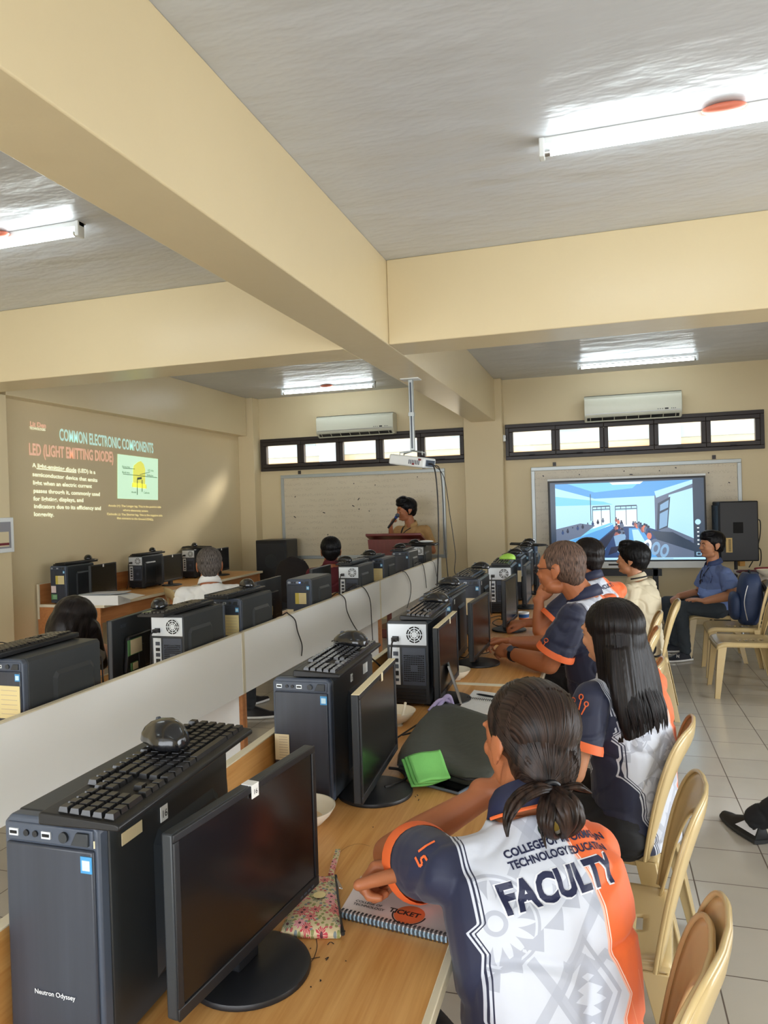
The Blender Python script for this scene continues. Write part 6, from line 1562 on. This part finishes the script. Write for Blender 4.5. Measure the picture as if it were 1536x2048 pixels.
# loose side tail to the left and stray wisps
lock(st, [D(-.004, 0, 0), D(-.040, -.006, .008), D(-.078, -.006, -.006), D(-.100, -.010, -.036), D(-.104, -.016, -.062)], .0065, .0022, cnt=22, spread=.014)
lock(st, [D(-.02, -.01, -.01), D(-.034, -.024, -.035), D(-.040, -.030, -.06), D(-.036, -.034, -.085)], .003, .0006, cnt=7, spread=.006)
lock(st, [D(.01, -.004, 0), D(.045, -.006, .004), D(.066, -.010, -.004), D(.080, -.014, -.010)], .005, .001, cnt=12, spread=.009)
sto = finish_rel(st, 'hair_strands', hrBrown, P1, smooth=60)
sto.data.attributes.new('strand', 'FLOAT_VECTOR', 'POINT').data.foreach_set('vector', [x for v in sto.data.vertices for x in (v.co.x * 90, v.co.z * 12 + v.co.y * 40, 0)])
mb = MB(); mb.tube([tie + Mx @ V(.018 * math.cos(a), .0, .013 * math.sin(a)) for a in [2 * PI * k / 20 for k in range(21)]], .005, 8); finish_rel(mb, 'hair_tie', M['blk'], P1)
# lettering and badge on the back
bv1 = bvh_of([s1]); Ub = Rv; Nb = (V(.42, -.78, .36)).normalized(); Vb = Nb.cross(Ub).normalized(); Vb = Vb if Vb.z > 0 else -Vb
def face_pt(px, py, bv):
    r = (R0 @ Vector((px - 768, -(py - 1024), -FPX))).normalized(); h_ = bv.ray_cast(CAMP, r, 12); return h_[0]
def text_between(bv, txt, pa, pb, hpx, m, name, root, bold=.03, lift=.0016, Nn=None):
    a = face_pt(*pa, bv); b = face_pt(*pb, bv)
    if a is None or b is None: return
    r = (CAMP - a).normalized(); U = (b - a); w_ = U.length; U.normalize(); t_ = face_pt(pa[0] + hpx * .12, pa[1] - hpx, bv); hh = (t_ - a); hh = hh - U * hh.dot(U); Vv = hh.normalized()
    N = U.cross(Vv).normalized(); N = N if N.dot(r) > 0 else -N
    mb = MB(); wrap_text(mb, bv, txt, a, U, Vv, N, hh.length, w_, bold, lift); return finish_rel(mb, name, m, root, smooth=0)
text_between(bv1, 'FACULTY', (1010, 1832), (1240, 1757), 70, whfab, 'lettering_outline', P1, .085, .0010)
text_between(bv1, 'FACULTY', (1011, 1830), (1240, 1756), 68, navyink, 'lettering', P1, .055, .0022)
text_between(bv1, 'COLLEGE OF INFORMATION', (1011, 1719), (1208, 1677), 19, navyink, 'lettering', P1, .045)
text_between(bv1, 'TECHNOLOGY EDUCATION', (1021, 1741), (1213, 1700), 19, navyink, 'lettering', P1, .045)
def badge(cx, cy, r_, fr, m, lift, n=28):
    mb = MB(); px_poly(mb, bv1, [(cx + r_ * math.cos(2 * PI * k / n) * (fr if False else 1), cy + r_ * .72 * math.sin(2 * PI * k / n)) for k in range(n)], lift); return finish_rel(mb, 'badge', m, P1) if mb.v else None
badge(1108, 1655, 33, 1, mat('dark_green_badge', S(48, 62, 54), .6), .0030); badge(1106, 1651, 26, 1, mat('cream_badge_ring', S(226, 214, 196), .6), .0042); badge(1107, 1650, 18, 1, mat('gold_badge_centre', S(196, 160, 60), .6), .0054)
mb = MB()
for pts in ([(832, 1715), (841, 1733), (846, 1728), (843, 1718), (850, 1712), (856, 1722)], [(838, 1704), (853, 1693), (862, 1688), (870, 1684)]): ribbon_px(mb, bv1, pts, .0022, .0022, 1)
if mb.v: finish_rel(mb, 'sleeve_print', orgfab, P1)
# =============== long-haired woman
Rv = unit(.62, .78)
J = dict(pel=V(.085, 2.50, .50), chest=V(.065, 2.49, .85), neck=V(.045, 2.48, .985), Rp=unit(.62, .78), Rc=Rv, face=unit(-.80, .60, -.04), head=at(1222, 1272, 1, 2.46),
  shL=V(-.045, 2.355, .915), elL=V(-.105, 2.30, .70), wrL=V(-.25, 2.46, .60), shR=V(.14, 2.60, .915), elR=V(.02, 2.72, .70), wrR=V(-.20, 2.66, .60))
J['handR'] = dict(d=(-1, -.2, -.2), n=(0, 0, 1), thumb=(0, -1, 0), curl=.4); J['handL'] = dict(d=(-.9, .4, -.2), n=(0, 0, 1), thumb=(0, 1, 0), curl=.4)
leg_, F_, R_ = sit(J['pel'], 150, thigh=.40, kneez=.49); [J.setdefault(k, v) for k, v in leg_.items()]
P2, b2, s2, Mx, P = person('person', 'woman with long straight black hair in the college uniform shirt', J, skB, UNI, blackT, vox=.005, size=.93, hs=1.02, w=.95, loose=.018, sleeve=.66, wr=.007, seed=7.1, armw=1.02, low=-.20)
cloth_coords(s2, J, sleeve=.66); cuffs(P2, J, 'L', orgfab, .66, 1.02, .93, .018); cuffs(P2, J, 'R', orgfab, .66, 1.02, .93, .018)
c = Vector(J['head']); hs = 1.02 * .93; PP = lambda x, y, z: c + Mx @ (V(x, y, z) * hs)
h = MB(); h.ball(PP(0, -.020, .046), (.091 * hs, .104 * hs, .088 * hs), 30, 20, Mx); h.ball(PP(0, -.045, -.01), (.088 * hs, .075 * hs, .10 * hs), 26, 18, Mx)
rings = []
for i in range(14):
    t = i / 13; z = -.02 - .265 * t; cx_ = 0; cy_ = -.060 - .050 * t; rx = .096 + .024 * math.sin(PI * t) + .006 * t; ry = .056 - .016 * t
    rings.append([PP(cx_ + rx * math.cos(a), cy_ + ry * math.sin(a), z + .03 * math.cos(a) * t) for a in [2 * PI * k / 30 for k in range(30)]])
h.loft(rings)
for sx in (-1, 1): h.loft([[PP(sx * (.074 + .010 * t) + .012 * math.cos(a), -.005 - .05 * t + .034 * math.sin(a), .07 - .40 * t) for a in [2 * PI * k / 12 for k in range(12)]] for t in [i / 8 for i in range(9)]])
hb = remeshed(h, 'hair', hrDark, .005, P2, 3, lambda co, n_: .0028 * noise.noise(V(math.atan2((Mx.transposed() @ (co - c)).x, -(Mx.transposed() @ (co - c)).y + .02) * 26, (Mx.transposed() @ (co - c)).z * 3, .5)))
strandify(hb, c, Mx, 'long', (150, 5))
st = MB(); rs = random.Random(9)
for k in range(110):
    a = rs.uniform(-1.25, 1.25); x0 = math.sin(a) * .098; y0 = -.058 - math.cos(a) * .05; e = rs.uniform(.25, .305)
    st.tube(bez([PP(x0 * .9, y0 + .0, .02), PP(x0 * 1.02, y0 - .012, -.12), PP(x0 * 1.12, y0 - .045, -.22), PP(x0 * 1.06 + rs.uniform(-.006, .006), y0 - .052, -e)], 4), [.0016] * 8 + [.0022] * 4 + [.0006], 5)
sto = finish_rel(st, 'hair_strands', hrDark, P2, smooth=60)
sto.data.attributes.new('strand', 'FLOAT_VECTOR', 'POINT').data.foreach_set('vector', [x for v in sto.data.vertices for x in (v.co.x * 90 + v.co.y * 60, v.co.z * 3, 0)])
collar(P2, V(.043, 2.478, 1.0), frame(F_), navyfab, .95)
bv2 = bvh_of([s2]); mb = MB()
for pts in ([(1148, 1438), (1150, 1420), (1149, 1406)], [(1156, 1432), (1160, 1412), (1163, 1400)], [(1163, 1430), (1168, 1420), (1172, 1412)]): ribbon_px(mb, bv2, pts, .0022, .0022, 1)
for (cx, cy) in ((1148, 1400), (1163, 1394), (1173, 1408)): ribbon_px(mb, bv2, [(cx + 4 * math.cos(2 * PI * k / 12), cy + 5 * math.sin(2 * PI * k / 12)) for k in range(13)], .0018, .0024, 1)
if mb.v: finish_rel(mb, 'sleeve_print', orgfab, P2)
# =============== man with glasses
Rv = unit(.50, .86)
J = dict(pel=V(.02, 3.52, .50), chest=V(-.035, 3.50, .93), neck=V(-.085, 3.50, 1.085), Rp=unit(.4, .92), Rc=Rv, face=unit(-.93, .36, -.05), head=at(1122, 1142, 1, 3.47),
  shL=V(-.135, 3.31, 1.02), elL=V(-.245, 3.335, .80), wrL=at(1020, 1306, 2, .805), shR=V(.02, 3.66, 1.02), elR=V(-.22, 3.80, .80), wrR=V(-.47, 3.78, .81))
J['handL'] = dict(d=(-.80, .75, .1), n=(-.3, -.55, .75), thumb=(.2, .2, 1), curls=[.55, .6, .65, .7], thumb_curl=.3); J['handR'] = dict(d=(-1, .05, .05), n=(0, .5, .8), thumb=(0, -.3, 1), curls=[.6, .6, .7, .8])
leg_, F_, R_ = sit(J['pel'], 165, thigh=.42, kneez=.50); [J.setdefault(k, v) for k, v in leg_.items()]
P3, b3_, s3, Mx, P = person('person', 'grey-haired man with glasses and wristwatch, hands clasped on the desk', J, skA, UNI, blackT, vox=.005, size=1.0, hs=1.08, w=1.08, belly=.03, loose=.020, sleeve=.74, wr=.008, seed=1.1, armw=1.15, full=.6, neckw=1.2, low=-.18, browm=hrGrey)
cloth_coords(s3, J, sleeve=.74); cuffs(P3, J, 'L', orgfab, .74, 1.15, 1.0, .020); cuffs(P3, J, 'R', orgfab, .74, 1.15, 1.0, .020); collar(P3, V(-.088, 3.50, 1.095), frame(F_), navyfab, 1.08)
c = Vector(J['head']); short_hair(P3, c, Mx, 1.08, hrSalt, .005, .004, .0, seed=1)
L = Vector(P3.location); g = MB()
for sx in (-1, 1):
    g.tube([P(sx * .030 + .021 * math.cos(a), .104, .010 + .015 * math.sin(a)) - L for a in [2 * PI * k / 16 for k in range(17)]], .0015, 6); g.tube([P(sx * .052, .103, .014) - L, P(sx * .072, .085, .016) - L, P(sx * .084, -.005, .020) - L, P(sx * .082, -.020, .006) - L], .0018, 6)
g.tube([P(-.009, .106, .013) - L, P(.009, .106, .013) - L], .0015, 6); g.build('glasses', mat('dark_red_brown_frame', S(52, 26, 24), .3), P3, smooth=60)
def watch(root, J, sd, t=.10, r=.030):
    w0, e0 = Vector(J['wr' + sd]), Vector(J['el' + sd]); d = (e0 - w0).normalized(); p_ = w0 + d * t * .4; u = V(0, 0, 1); u = (u - d * u.dot(d)).normalized(); w_ = d.cross(u); L = Vector(root.location)
    m = MB(); m.loft([[p_ + d * q + (u * math.cos(a) + w_ * math.sin(a)) * rr - L for a in [2 * PI * k / 24 for k in range(24)]] for q, rr in ((-.010, r), (-.010, r + .003), (.010, r + .004), (.010, r))], caps=False); wo = m.build('wristwatch', M['blk'], root)
    m = MB(); cc = p_ + (u * .75 - w_ * .6 * (1 if w_.y > 0 else -1)).normalized() * (r + .004) - L; nn = (cc + L - p_).normalized(); m.tube([cc - nn * .002, cc + nn * .006], .017, 20); m.build('watch_face', M['slate'], wo)
watch(P3, J, 'L', .08, .033)
bv3 = bvh_of([s3]); mb = MB()
for pts in ([(1068, 1296), (1072, 1288), (1071, 1278)], [(1070, 1300), (1078, 1290), (1083, 1270)], [(1076, 1304), (1084, 1298), (1092, 1284)], [(1066, 1286), (1070, 1270)]): ribbon_px(mb, bv3, pts, .0026, .0024, 1)
for (cx, cy) in ((1084, 1265), (1093, 1281), (1070, 1268)): ribbon_px(mb, bv3, [(cx + 4 * math.cos(2 * PI * k / 12), cy + 4 * math.sin(2 * PI * k / 12)) for k in range(13)], .002, .0026, 1)
if mb.v: finish_rel(mb, 'sleeve_print', orgfab, P3)
# =============== man behind him, back of the head visible
J = dict(pel=V(.02, 4.40, .50), chest=V(-.03, 4.38, .92), neck=at(1180, 1158, 1, 4.38), Rp=unit(.6, .8), Rc=unit(.62, .78), face=unit(-.78, .62), head=at(1172, 1120, 1, 4.40),
  shL=V(-.17, 4.23, .99), elL=at(1078, 1262, 2, .80), wrL=at(1078, 1196, 1, 4.22), shR=V(.07, 4.5, .99), elR=V(-.16, 4.56, .80), wrR=at(1052, 1246, 2, .81))
J['handL'] = dict(d=(.75, .3, .6), n=(0, -1, 0), thumb=(-1, 0, 1), curl=.9); J['handR'] = dict(d=(-.95, -.25, 0), n=(0, -.2, 1), thumb=(0, -1, .2), curls=[.6, .7, .8, .9])
leg_, F_, R_ = sit(J['pel'], 165, thigh=.42, kneez=.50); [J.setdefault(k, v) for k, v in leg_.items()]
P4, b4, s4, Mx, P = person('person', 'dark-haired man in the college uniform shirt, beyond the man with glasses', J, skA, UNI, blackT, vox=.006, size=.98, loose=.018, sleeve=.66, seed=4.4, low=-.16)
cloth_coords(s4, J, sleeve=.66); cuffs(P4, J, 'L', orgfab, .66, 1, .98, .018); collar(P4, Vector(J['neck']) + V(0, 0, .01), frame(F_), navyfab, 1.0); short_hair(P4, J['head'], Mx, .98, hrDark, .006, .010, .0, seed=3)
bv4 = bvh_of([s4]); text_between(bv4, 'FACULTY', (1198, 1182), (1228, 1172), 10, navyink, 'lettering', P4, .04)
text_between(bv4, 'COLLEGE', (1196, 1160), (1214, 1156), 3, navyink, 'lettering', P4, .02)
# =============== man in the cream shirt
cream = mat('cream_polo_fabric', S(206, 194, 166), .75)
J = dict(pel=at(1285, 1228, 1, 5.45), neck=at(1272, 1158, 1, 5.45), Rp=unit(.35, .93), Rc=unit(.45, .89), face=unit(-.93, .30, .03), head=at(1265, 1122, 1, 5.45))
J['pel'].z = .50; J['pel'].x = .27; J['neck'].z -= .01; nk = J['neck']; J['chest'] = nk + V(.03, 0, -.13)
J.update(shL=nk + V(-.05, -.17, -.06), shR=nk + V(.09, .16, -.06), elL=nk + V(-.10, -.20, -.32), elR=nk + V(.0, .2, -.32), wrL=nk + V(-.30, -.12, -.38), wrR=nk + V(-.26, .14, -.38))
J['handL'] = dict(d=(-1, .2, -.1), n=(0, 0, 1), thumb=(0, 1, 0)); J['handR'] = dict(d=(-1, -.2, -.1), n=(0, 0, 1), thumb=(0, -1, 0))
leg_, F_, R_ = sit(J['pel'], 168, thigh=.42, kneez=.50); [J.setdefault(k, v) for k, v in leg_.items()]
P5, b5, s5, Mx, P = person('person', 'young man in a cream shirt with a dark lanyard, seated before the display', J, skB, cream, blackT, vox=.006, size=.95, loose=.020, sleeve=.7, seed=8.4, low=-.2, wr=.008, hs=1.05)
collar(P5, nk + V(0, 0, .012), frame(F_), cream, .98); short_hair(P5, J['head'], Mx, 1.0, hrBlack, .006, .018, .010, fringe=True, seed=6)
mb = MB(); mb.tube([nk + V(0, 0, .02) + frame(F_) @ V(.074 * math.cos(a), .074 * math.sin(a), -.012 * math.sin(a)) for a in [PI * .9 + PI * 1.2 * k / 16 for k in range(17)]], .006, 6); finish_rel(mb, 'lanyard', M['ink'], P5)
# =============== man in the blue shirt
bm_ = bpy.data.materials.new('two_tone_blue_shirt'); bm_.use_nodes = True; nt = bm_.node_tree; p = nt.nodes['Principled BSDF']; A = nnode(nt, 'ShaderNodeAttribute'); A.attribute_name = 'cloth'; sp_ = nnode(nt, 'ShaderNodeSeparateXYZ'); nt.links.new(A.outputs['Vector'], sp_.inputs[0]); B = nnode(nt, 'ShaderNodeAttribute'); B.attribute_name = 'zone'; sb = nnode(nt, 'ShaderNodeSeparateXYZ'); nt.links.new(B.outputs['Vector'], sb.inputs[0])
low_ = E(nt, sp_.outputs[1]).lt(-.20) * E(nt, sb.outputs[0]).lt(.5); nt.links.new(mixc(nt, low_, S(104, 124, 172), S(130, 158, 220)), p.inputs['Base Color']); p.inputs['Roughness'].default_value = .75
J = dict(pel=V(1.05, 7.38, .50), chest=V(1.09, 7.36, .88), neck=at(1427, 1128, 1, 7.35), Rp=unit(.05, 1), Rc=unit(-.22, .97), face=unit(-.93, -.36, -.04), head=at(1424, 1092, 1, 7.33))
nk = J['neck']; J['chest'] = nk + V(.045, .0, -.14)
J.update(shL=nk + V(.07, -.185, -.075), shR=nk + V(-.02, .18, -.075), elL=at(1468, 1190, 1, 7.12), elR=nk + V(-.10, .24, -.30), wrL=at(1410, 1202, 1, 7.08), wrR=at(1352, 1196, 1, 7.40))
J['wrR'] = at(1358, 1192, 1, 7.45)
J['handL'] = dict(d=(-1, .15, .15), n=(0, -.1, 1), thumb=(0, 1, 0), curl=.15); J['handR'] = dict(d=(-.8, -.5, -.4), n=(-.2, -.1, 1), thumb=(0, -1, 0), curls=[.9, 1, 1.1, 1.2])
J.update(hipL=V(1.00, 7.27, .49), hipR=V(1.02, 7.47, .49), knL=V(.68, 7.24, .50), knR=V(.58, 7.56, .50), anL=V(.715, 7.26, .085), anR=V(.66, 7.64, .085), toeL=V(-.75, -.5, 0), toeR=V(-.95, -.2, 0))
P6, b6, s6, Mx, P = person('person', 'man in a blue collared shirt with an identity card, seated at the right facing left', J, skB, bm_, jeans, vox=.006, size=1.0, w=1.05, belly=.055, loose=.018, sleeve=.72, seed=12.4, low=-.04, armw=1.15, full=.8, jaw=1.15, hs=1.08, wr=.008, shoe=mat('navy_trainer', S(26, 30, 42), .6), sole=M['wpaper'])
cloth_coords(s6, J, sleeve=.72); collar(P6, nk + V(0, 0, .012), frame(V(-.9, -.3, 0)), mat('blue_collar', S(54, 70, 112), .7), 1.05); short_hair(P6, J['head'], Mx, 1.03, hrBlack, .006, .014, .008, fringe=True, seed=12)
bv6 = bvh_of([s6]); mb = MB(); ribbon_px(mb, bv6, [(1428, 1125), (1415, 1140), (1405, 1155), (1400, 1168)], .006, .004, 4); ribbon_px(mb, bv6, [(1412, 1128), (1403, 1145), (1400, 1165)], .006, .004, 4); finish_rel(mb, 'lanyard', M['ink'], P6)
mb = MB(); px_poly(mb, bv6, [(1386, 1170), (1398, 1173), (1395, 1187), (1383, 1184)], .016); finish_rel(mb, 'identity_card', M['wpaper'], P6) if mb.v else None
mb = MB(); px_poly(mb, bv6, [(1406, 1148), (1425, 1152), (1422, 1166), (1404, 1164)], .008); finish_rel(mb, 'breast_pocket', mat('navy_pocket', S(46, 58, 96), .75), P6) if mb.v else None
for o in P6.children:
    if o.name.startswith('shoe') and (o.data.vertices[0].co.y < 0):
        mb = MB(); put_text(mb, 'N', V(.625, 7.16, .048) - Vector(P6.location), V(.83, -.55, 0), V(0, 0, 1), .028, None, .06); mb.build('side_logo', M['wpaper'], o, smooth=0)
# =============== presenter at the lectern
khaki = mat('khaki_shirt_fabric', S(186, 148, 96), .75)
nk = at(822, 1051, 1, 8.64)
J = dict(pel=V(-2.26, 8.70, .88), chest=nk + V(.01, .02, -.15), neck=nk, Rp=unit(-1, -.1), Rc=unit(-.97, .22), face=unit(-.80, -.60, -.12), head=at(813, 1022, 1, 8.59),
  shL=nk + V(.19, .0, -.06), shR=nk + V(-.17, .02, -.06), elL=nk + V(.26, .04, -.32), elR=nk + V(-.22, -.10, -.28), wrL=nk + V(.16, -.22, -.24), wrR=at(781, 1052, 1, 8.36))
J['handR'] = dict(d=(.35, .05, .9), n=(-.9, -.2, .3), thumb=(.1, -1, .2), curls=[1.1, 1.1, 1.15, 1.2], thumb_curl=.4); J['handL'] = dict(d=(-.5, -.8, 0), n=(0, 0, 1), thumb=(-1, 0, 0), curl=.3)
J.update(hipL=V(-2.17, 8.70, .86), hipR=V(-2.35, 8.70, .86), knL=V(-2.16, 8.69, .47), knR=V(-2.36, 8.69, .47), anL=V(-2.15, 8.74, .085), anR=V(-2.37, 8.74, .085), toeL=V(.1, -1, 0), toeR=V(-.1, -1, 0))
P7, b7, s7, Mx, P = person('person', 'presenter in a khaki shirt speaking into a microphone at the lectern', J, skC, khaki, blackT, vox=.006, size=.98, loose=.016, sleeve=.7, seed=22.4, low=-.06, hs=1.2, neckw=1.15, wr=.007)
collar(P7, nk + V(0, 0, .012), frame(V(-.2, -1, 0)), khaki, 1.08, .036); short_hair(P7, J['head'], Mx, 1.18, hrBlack, .006, .014, .020, fringe=True, seed=15)
bv7 = bvh_of([s7]); mb = MB(); ribbon_px(mb, bv7, [(812, 1050), (806, 1056), (803, 1066), (801, 1078)], .009, .006, 4); ribbon_px(mb, bv7, [(822, 1056), (812, 1062), (805, 1070)], .006, .006, 4)
if mb.v: finish_rel(mb, 'lanyard', M['ink'], P7)
ma, mbp = at(776, 1056, 1, 8.31), at(797, 1028, 1, 8.31); mc = empty('microphone', tuple(ma), 0, 'black and blue hand microphone held to the mouth of the presenter', 'microphone'); d = mbp - ma
MB().tube([V(0, 0, 0), d * .72], [.012, .016], 14).build('microphone_handle', M['blk'], mc); MB().tube([d * .73, d * .8], [.018, .021], 14).build('blue_ring', mat('blue_band', S(50, 80, 180), .4), mc); MB().ball(d * .9, .026, 16, 12).build('mesh_head', M['slate'], mc, smooth=60)
# =============== grey-haired man in white
whs = mat('white_shirt_fabric', S(240, 240, 238), .75)
hc = at(419, 1134, 1, 4.72); nk = hc + V(.01, -.02, -.12)
Fw = unit(-.50, .86)
J = dict(pel=V(-2.70, 4.66, .50), chest=nk + V(.0, -.02, -.15), neck=nk, Rp=unit(.86, .5), Rc=unit(.86, .5), face=Fw, head=hc)
Rr = J['Rc']; J.update(shL=nk - Rr * .19 + V(0, 0, -.075), shR=nk + Rr * .19 + V(0, 0, -.075), elL=nk - Rr * .26 + V(0, .05, -.34), elR=nk + Rr * .26 + V(0, .05, -.34), wrL=nk - Rr * .12 + Fw * .25 + V(0, 0, -.40), wrR=nk + Rr * .12 + Fw * .25 + V(0, 0, -.40))
J['handR'] = dict(d=Fw, n=(0, 0, 1), thumb=-Rr); J['handL'] = dict(d=Fw, n=(0, 0, 1), thumb=Rr)
leg_, F_, R_ = sit(J['pel'], 60, thigh=.40, kneez=.50); [J.setdefault(k, v) for k, v in leg_.items()]
J['anR'] = V(-2.53, 4.80, .085); J['knR'] = V(-2.55, 4.85, .50); J['toeR'] = V(.95, .3, 0); J['anL'] = V(-2.72, 5.08, .085)
P8, b8, s8, Mx, P = person('person', 'grey-haired man in a white shirt, seen from behind on the left', J, skA, whs, grayT, vox=.006, size=1.0, loose=.018, sleeve=.7, seed=2.4, low=-.1, hs=1.14, wr=.007, neckw=1.25, sole=M['wpaper'])
collar(P8, nk + V(0, 0, .012), frame(Fw), whs, 1.12, .036); short_hair(P8, hc, Mx, 1.14, hrGrey, .006, .004, .0, seed=18)
# =============== dark-haired man with the maroon collar
mar = mat('maroon_shirt_fabric', S(96, 26, 40), .75)
hc = at(662, 1105, 1, 6.35); nk = hc + V(0, -.01, -.12); Fw = unit(-.36, .93); Rr = unit(.93, .36)
J = dict(pel=V(-2.52, 6.30, .50), chest=nk + V(.0, -.02, -.15), neck=nk, Rp=Rr, Rc=Rr, face=Fw, head=hc)
J.update(shL=nk - Rr * .18 + V(0, 0, -.075), shR=nk + Rr * .18 + V(0, 0, -.075), elL=nk - Rr * .24 + V(0, .05, -.33), elR=nk + Rr * .24 + V(0, .05, -.33), wrL=nk - Rr * .1 + Fw * .25 + V(0, 0, -.36), wrR=nk + Rr * .1 + Fw * .25 + V(0, 0, -.36))
J['handR'] = dict(d=Fw, n=(0, 0, 1), thumb=-Rr); J['handL'] = dict(d=Fw, n=(0, 0, 1), thumb=Rr)
leg_, F_, R_ = sit(J['pel'], 70, thigh=.38, kneez=.50); [J.setdefault(k, v) for k, v in leg_.items()]
P9, b9, s9, Mx, P = person('person', 'dark-haired man with a maroon collar, seen from behind below the whiteboard', J, skA, mar, blackT, vox=.006, size=.97, loose=.014, sleeve=.7, seed=3.4, low=-.1, hs=1.18, neckw=1.25)
collar(P9, nk + V(0, 0, .012), frame(Fw), mar, 1.05); short_hair(P9, hc, Mx, 1.14, hrBlack, .006, .009, .0, seed=28)
# =============== girl with bowed head on the left
gsh = mat('grey_blouse_fabric', S(120, 118, 116), .8)
hc = at(150, 1250, 1, 2.95); nk = hc + V(.00, -.10, -.09); Fw = unit(.25, .85, -.45); Rr = unit(.95, -.25)
J = dict(pel=V(-2.62, 2.70, .50), chest=nk + V(-.08, -.08, -.13), neck=nk, Rp=Rr, Rc=Rr, face=Fw, head=hc)
J.update(shL=nk - Rr * .15 + V(0, -.02, -.06), shR=nk + Rr * .15 + V(0, -.02, -.06), elL=nk - Rr * .20 + V(0, .16, -.19), elR=at(205, 1300, 1, 3.12), wrL=nk - Rr * .02 + V(0, .32, -.15), wrR=at(215, 1318, 1, 3.32))
J['handR'] = dict(d=(-.6, .8, -.1), n=(.3, 0, 1), thumb=(-1, 0, 0), curl=.5); J['handL'] = dict(d=(.6, .7, 0), n=(0, 0, 1), thumb=(1, 0, 0), curl=.4)
leg_, F_, R_ = sit(J['pel'], 75, thigh=.38, kneez=.50); [J.setdefault(k, v) for k, v in leg_.items()]
P10, b10, s10, Mx, P = person('person', 'woman with a bowed head of dark hair behind the nearest left-row tower', J, skB, gsh, blackT, vox=.006, size=.9, loose=.014, sleeve=.6, seed=5.4, low=-.1, hs=1.05)
h = MB(); PP = lambda x, y, z: hc + Mx @ V(x, y, z); h.ball(PP(0, -.02, .05), (.094, .106, .090), 26, 18, Mx); h.ball(PP(0, -.05, -.02), (.096, .078, .11), 24, 16, Mx)
for sx in (-1, 1): h.ball(PP(sx * .078, .0, -.05), (.026, .052, .12), 16, 12, Mx)
h.cap(hc + V(.07, .02, -.02), .05, hc + V(.10, .06, -.20), .03)
hb = remeshed(h, 'hair', hrDark, .006, P10, 3, lambda co, n_: .004 * noise.noise(V(co.x * 40, co.y * 40, co.z * 8))); strandify(hb, hc, Mx, 'cap', (90, 2))
# =============== person outside the right edge, one leg in view
an = at(1508, 1640, 2, .085)
J = dict(pel=V(1.42, 3.12, .50), chest=V(1.46, 3.10, .93), neck=V(1.45, 3.11, 1.06), Rp=unit(.3, .95), Rc=unit(.3, .95), face=unit(-.95, .3), head=V(1.43, 3.12, 1.19), shL=V(1.40, 2.94, 1.0), shR=V(1.50, 3.28, 1.0), elL=V(1.36, 2.88, .72), elR=V(1.46, 3.34, .72), wrL=V(1.15, 3.0, .62), wrR=V(1.2, 3.25, .62), hipL=V(1.38, 3.03, .49), hipR=V(1.42, 3.21, .49), knL=V(1.02, 3.28, .50), knR=V(1.08, 3.42, .50), anL=an, anR=V(.98, 3.45, .085), toeL=V(-.42, .9, 0), toeR=V(-.8, .6, 0))
J['handR'] = dict(d=(-1, 0, 0), n=(0, 0, 1), thumb=(0, -1, 0)); J['handL'] = dict(d=(-1, 0, 0), n=(0, 0, 1), thumb=(0, 1, 0))
P11, b11, s11, Mx, P = person('person', 'person in black trousers and a black and white trainer, cut by the right photo edge', J, skA, mat('dark_shirt_fabric', S(50, 52, 60), .8), blackT, vox=.008, size=1.0, shoe=mat('black_suede_trainer', S(26, 26, 28), .6), sole=mat('dark_rubber', S(40, 42, 44), .6))
short_hair(P11, J['head'], Mx, 1.0, hrBlack, .008, .009)
chair(1.50, 3.08, 163, 'beige plastic chair of the person at the right photo edge')
tr_sh = [o for o in P11.children if o.name.startswith('shoe')]
bvs = bvh_of([P11.children[[c_.name.split('.')[0] for c_ in P11.children].index('shoe')]])
for pts, m_ in (([(1428, 1612), (1445, 1612), (1465, 1618), (1478, 1626), (1462, 1626), (1450, 1630), (1442, 1634)], whfab), ([(1470, 1648), (1490, 1640), (1508, 1640), (1516, 1655), (1510, 1672), (1490, 1660)], whfab), ([(1478, 1598), (1492, 1602), (1502, 1618), (1500, 1628), (1486, 1622), (1480, 1612)], mat('pale_yellow_lining', S(226, 214, 130), .7))):
    mb = MB(); px_poly(mb, bvs, pts, .004); finish_rel(mb, 'shoe_panel', m_, P11) if mb.v else None
# drop body surface that the clothes always hide is kept: the figures stay whole
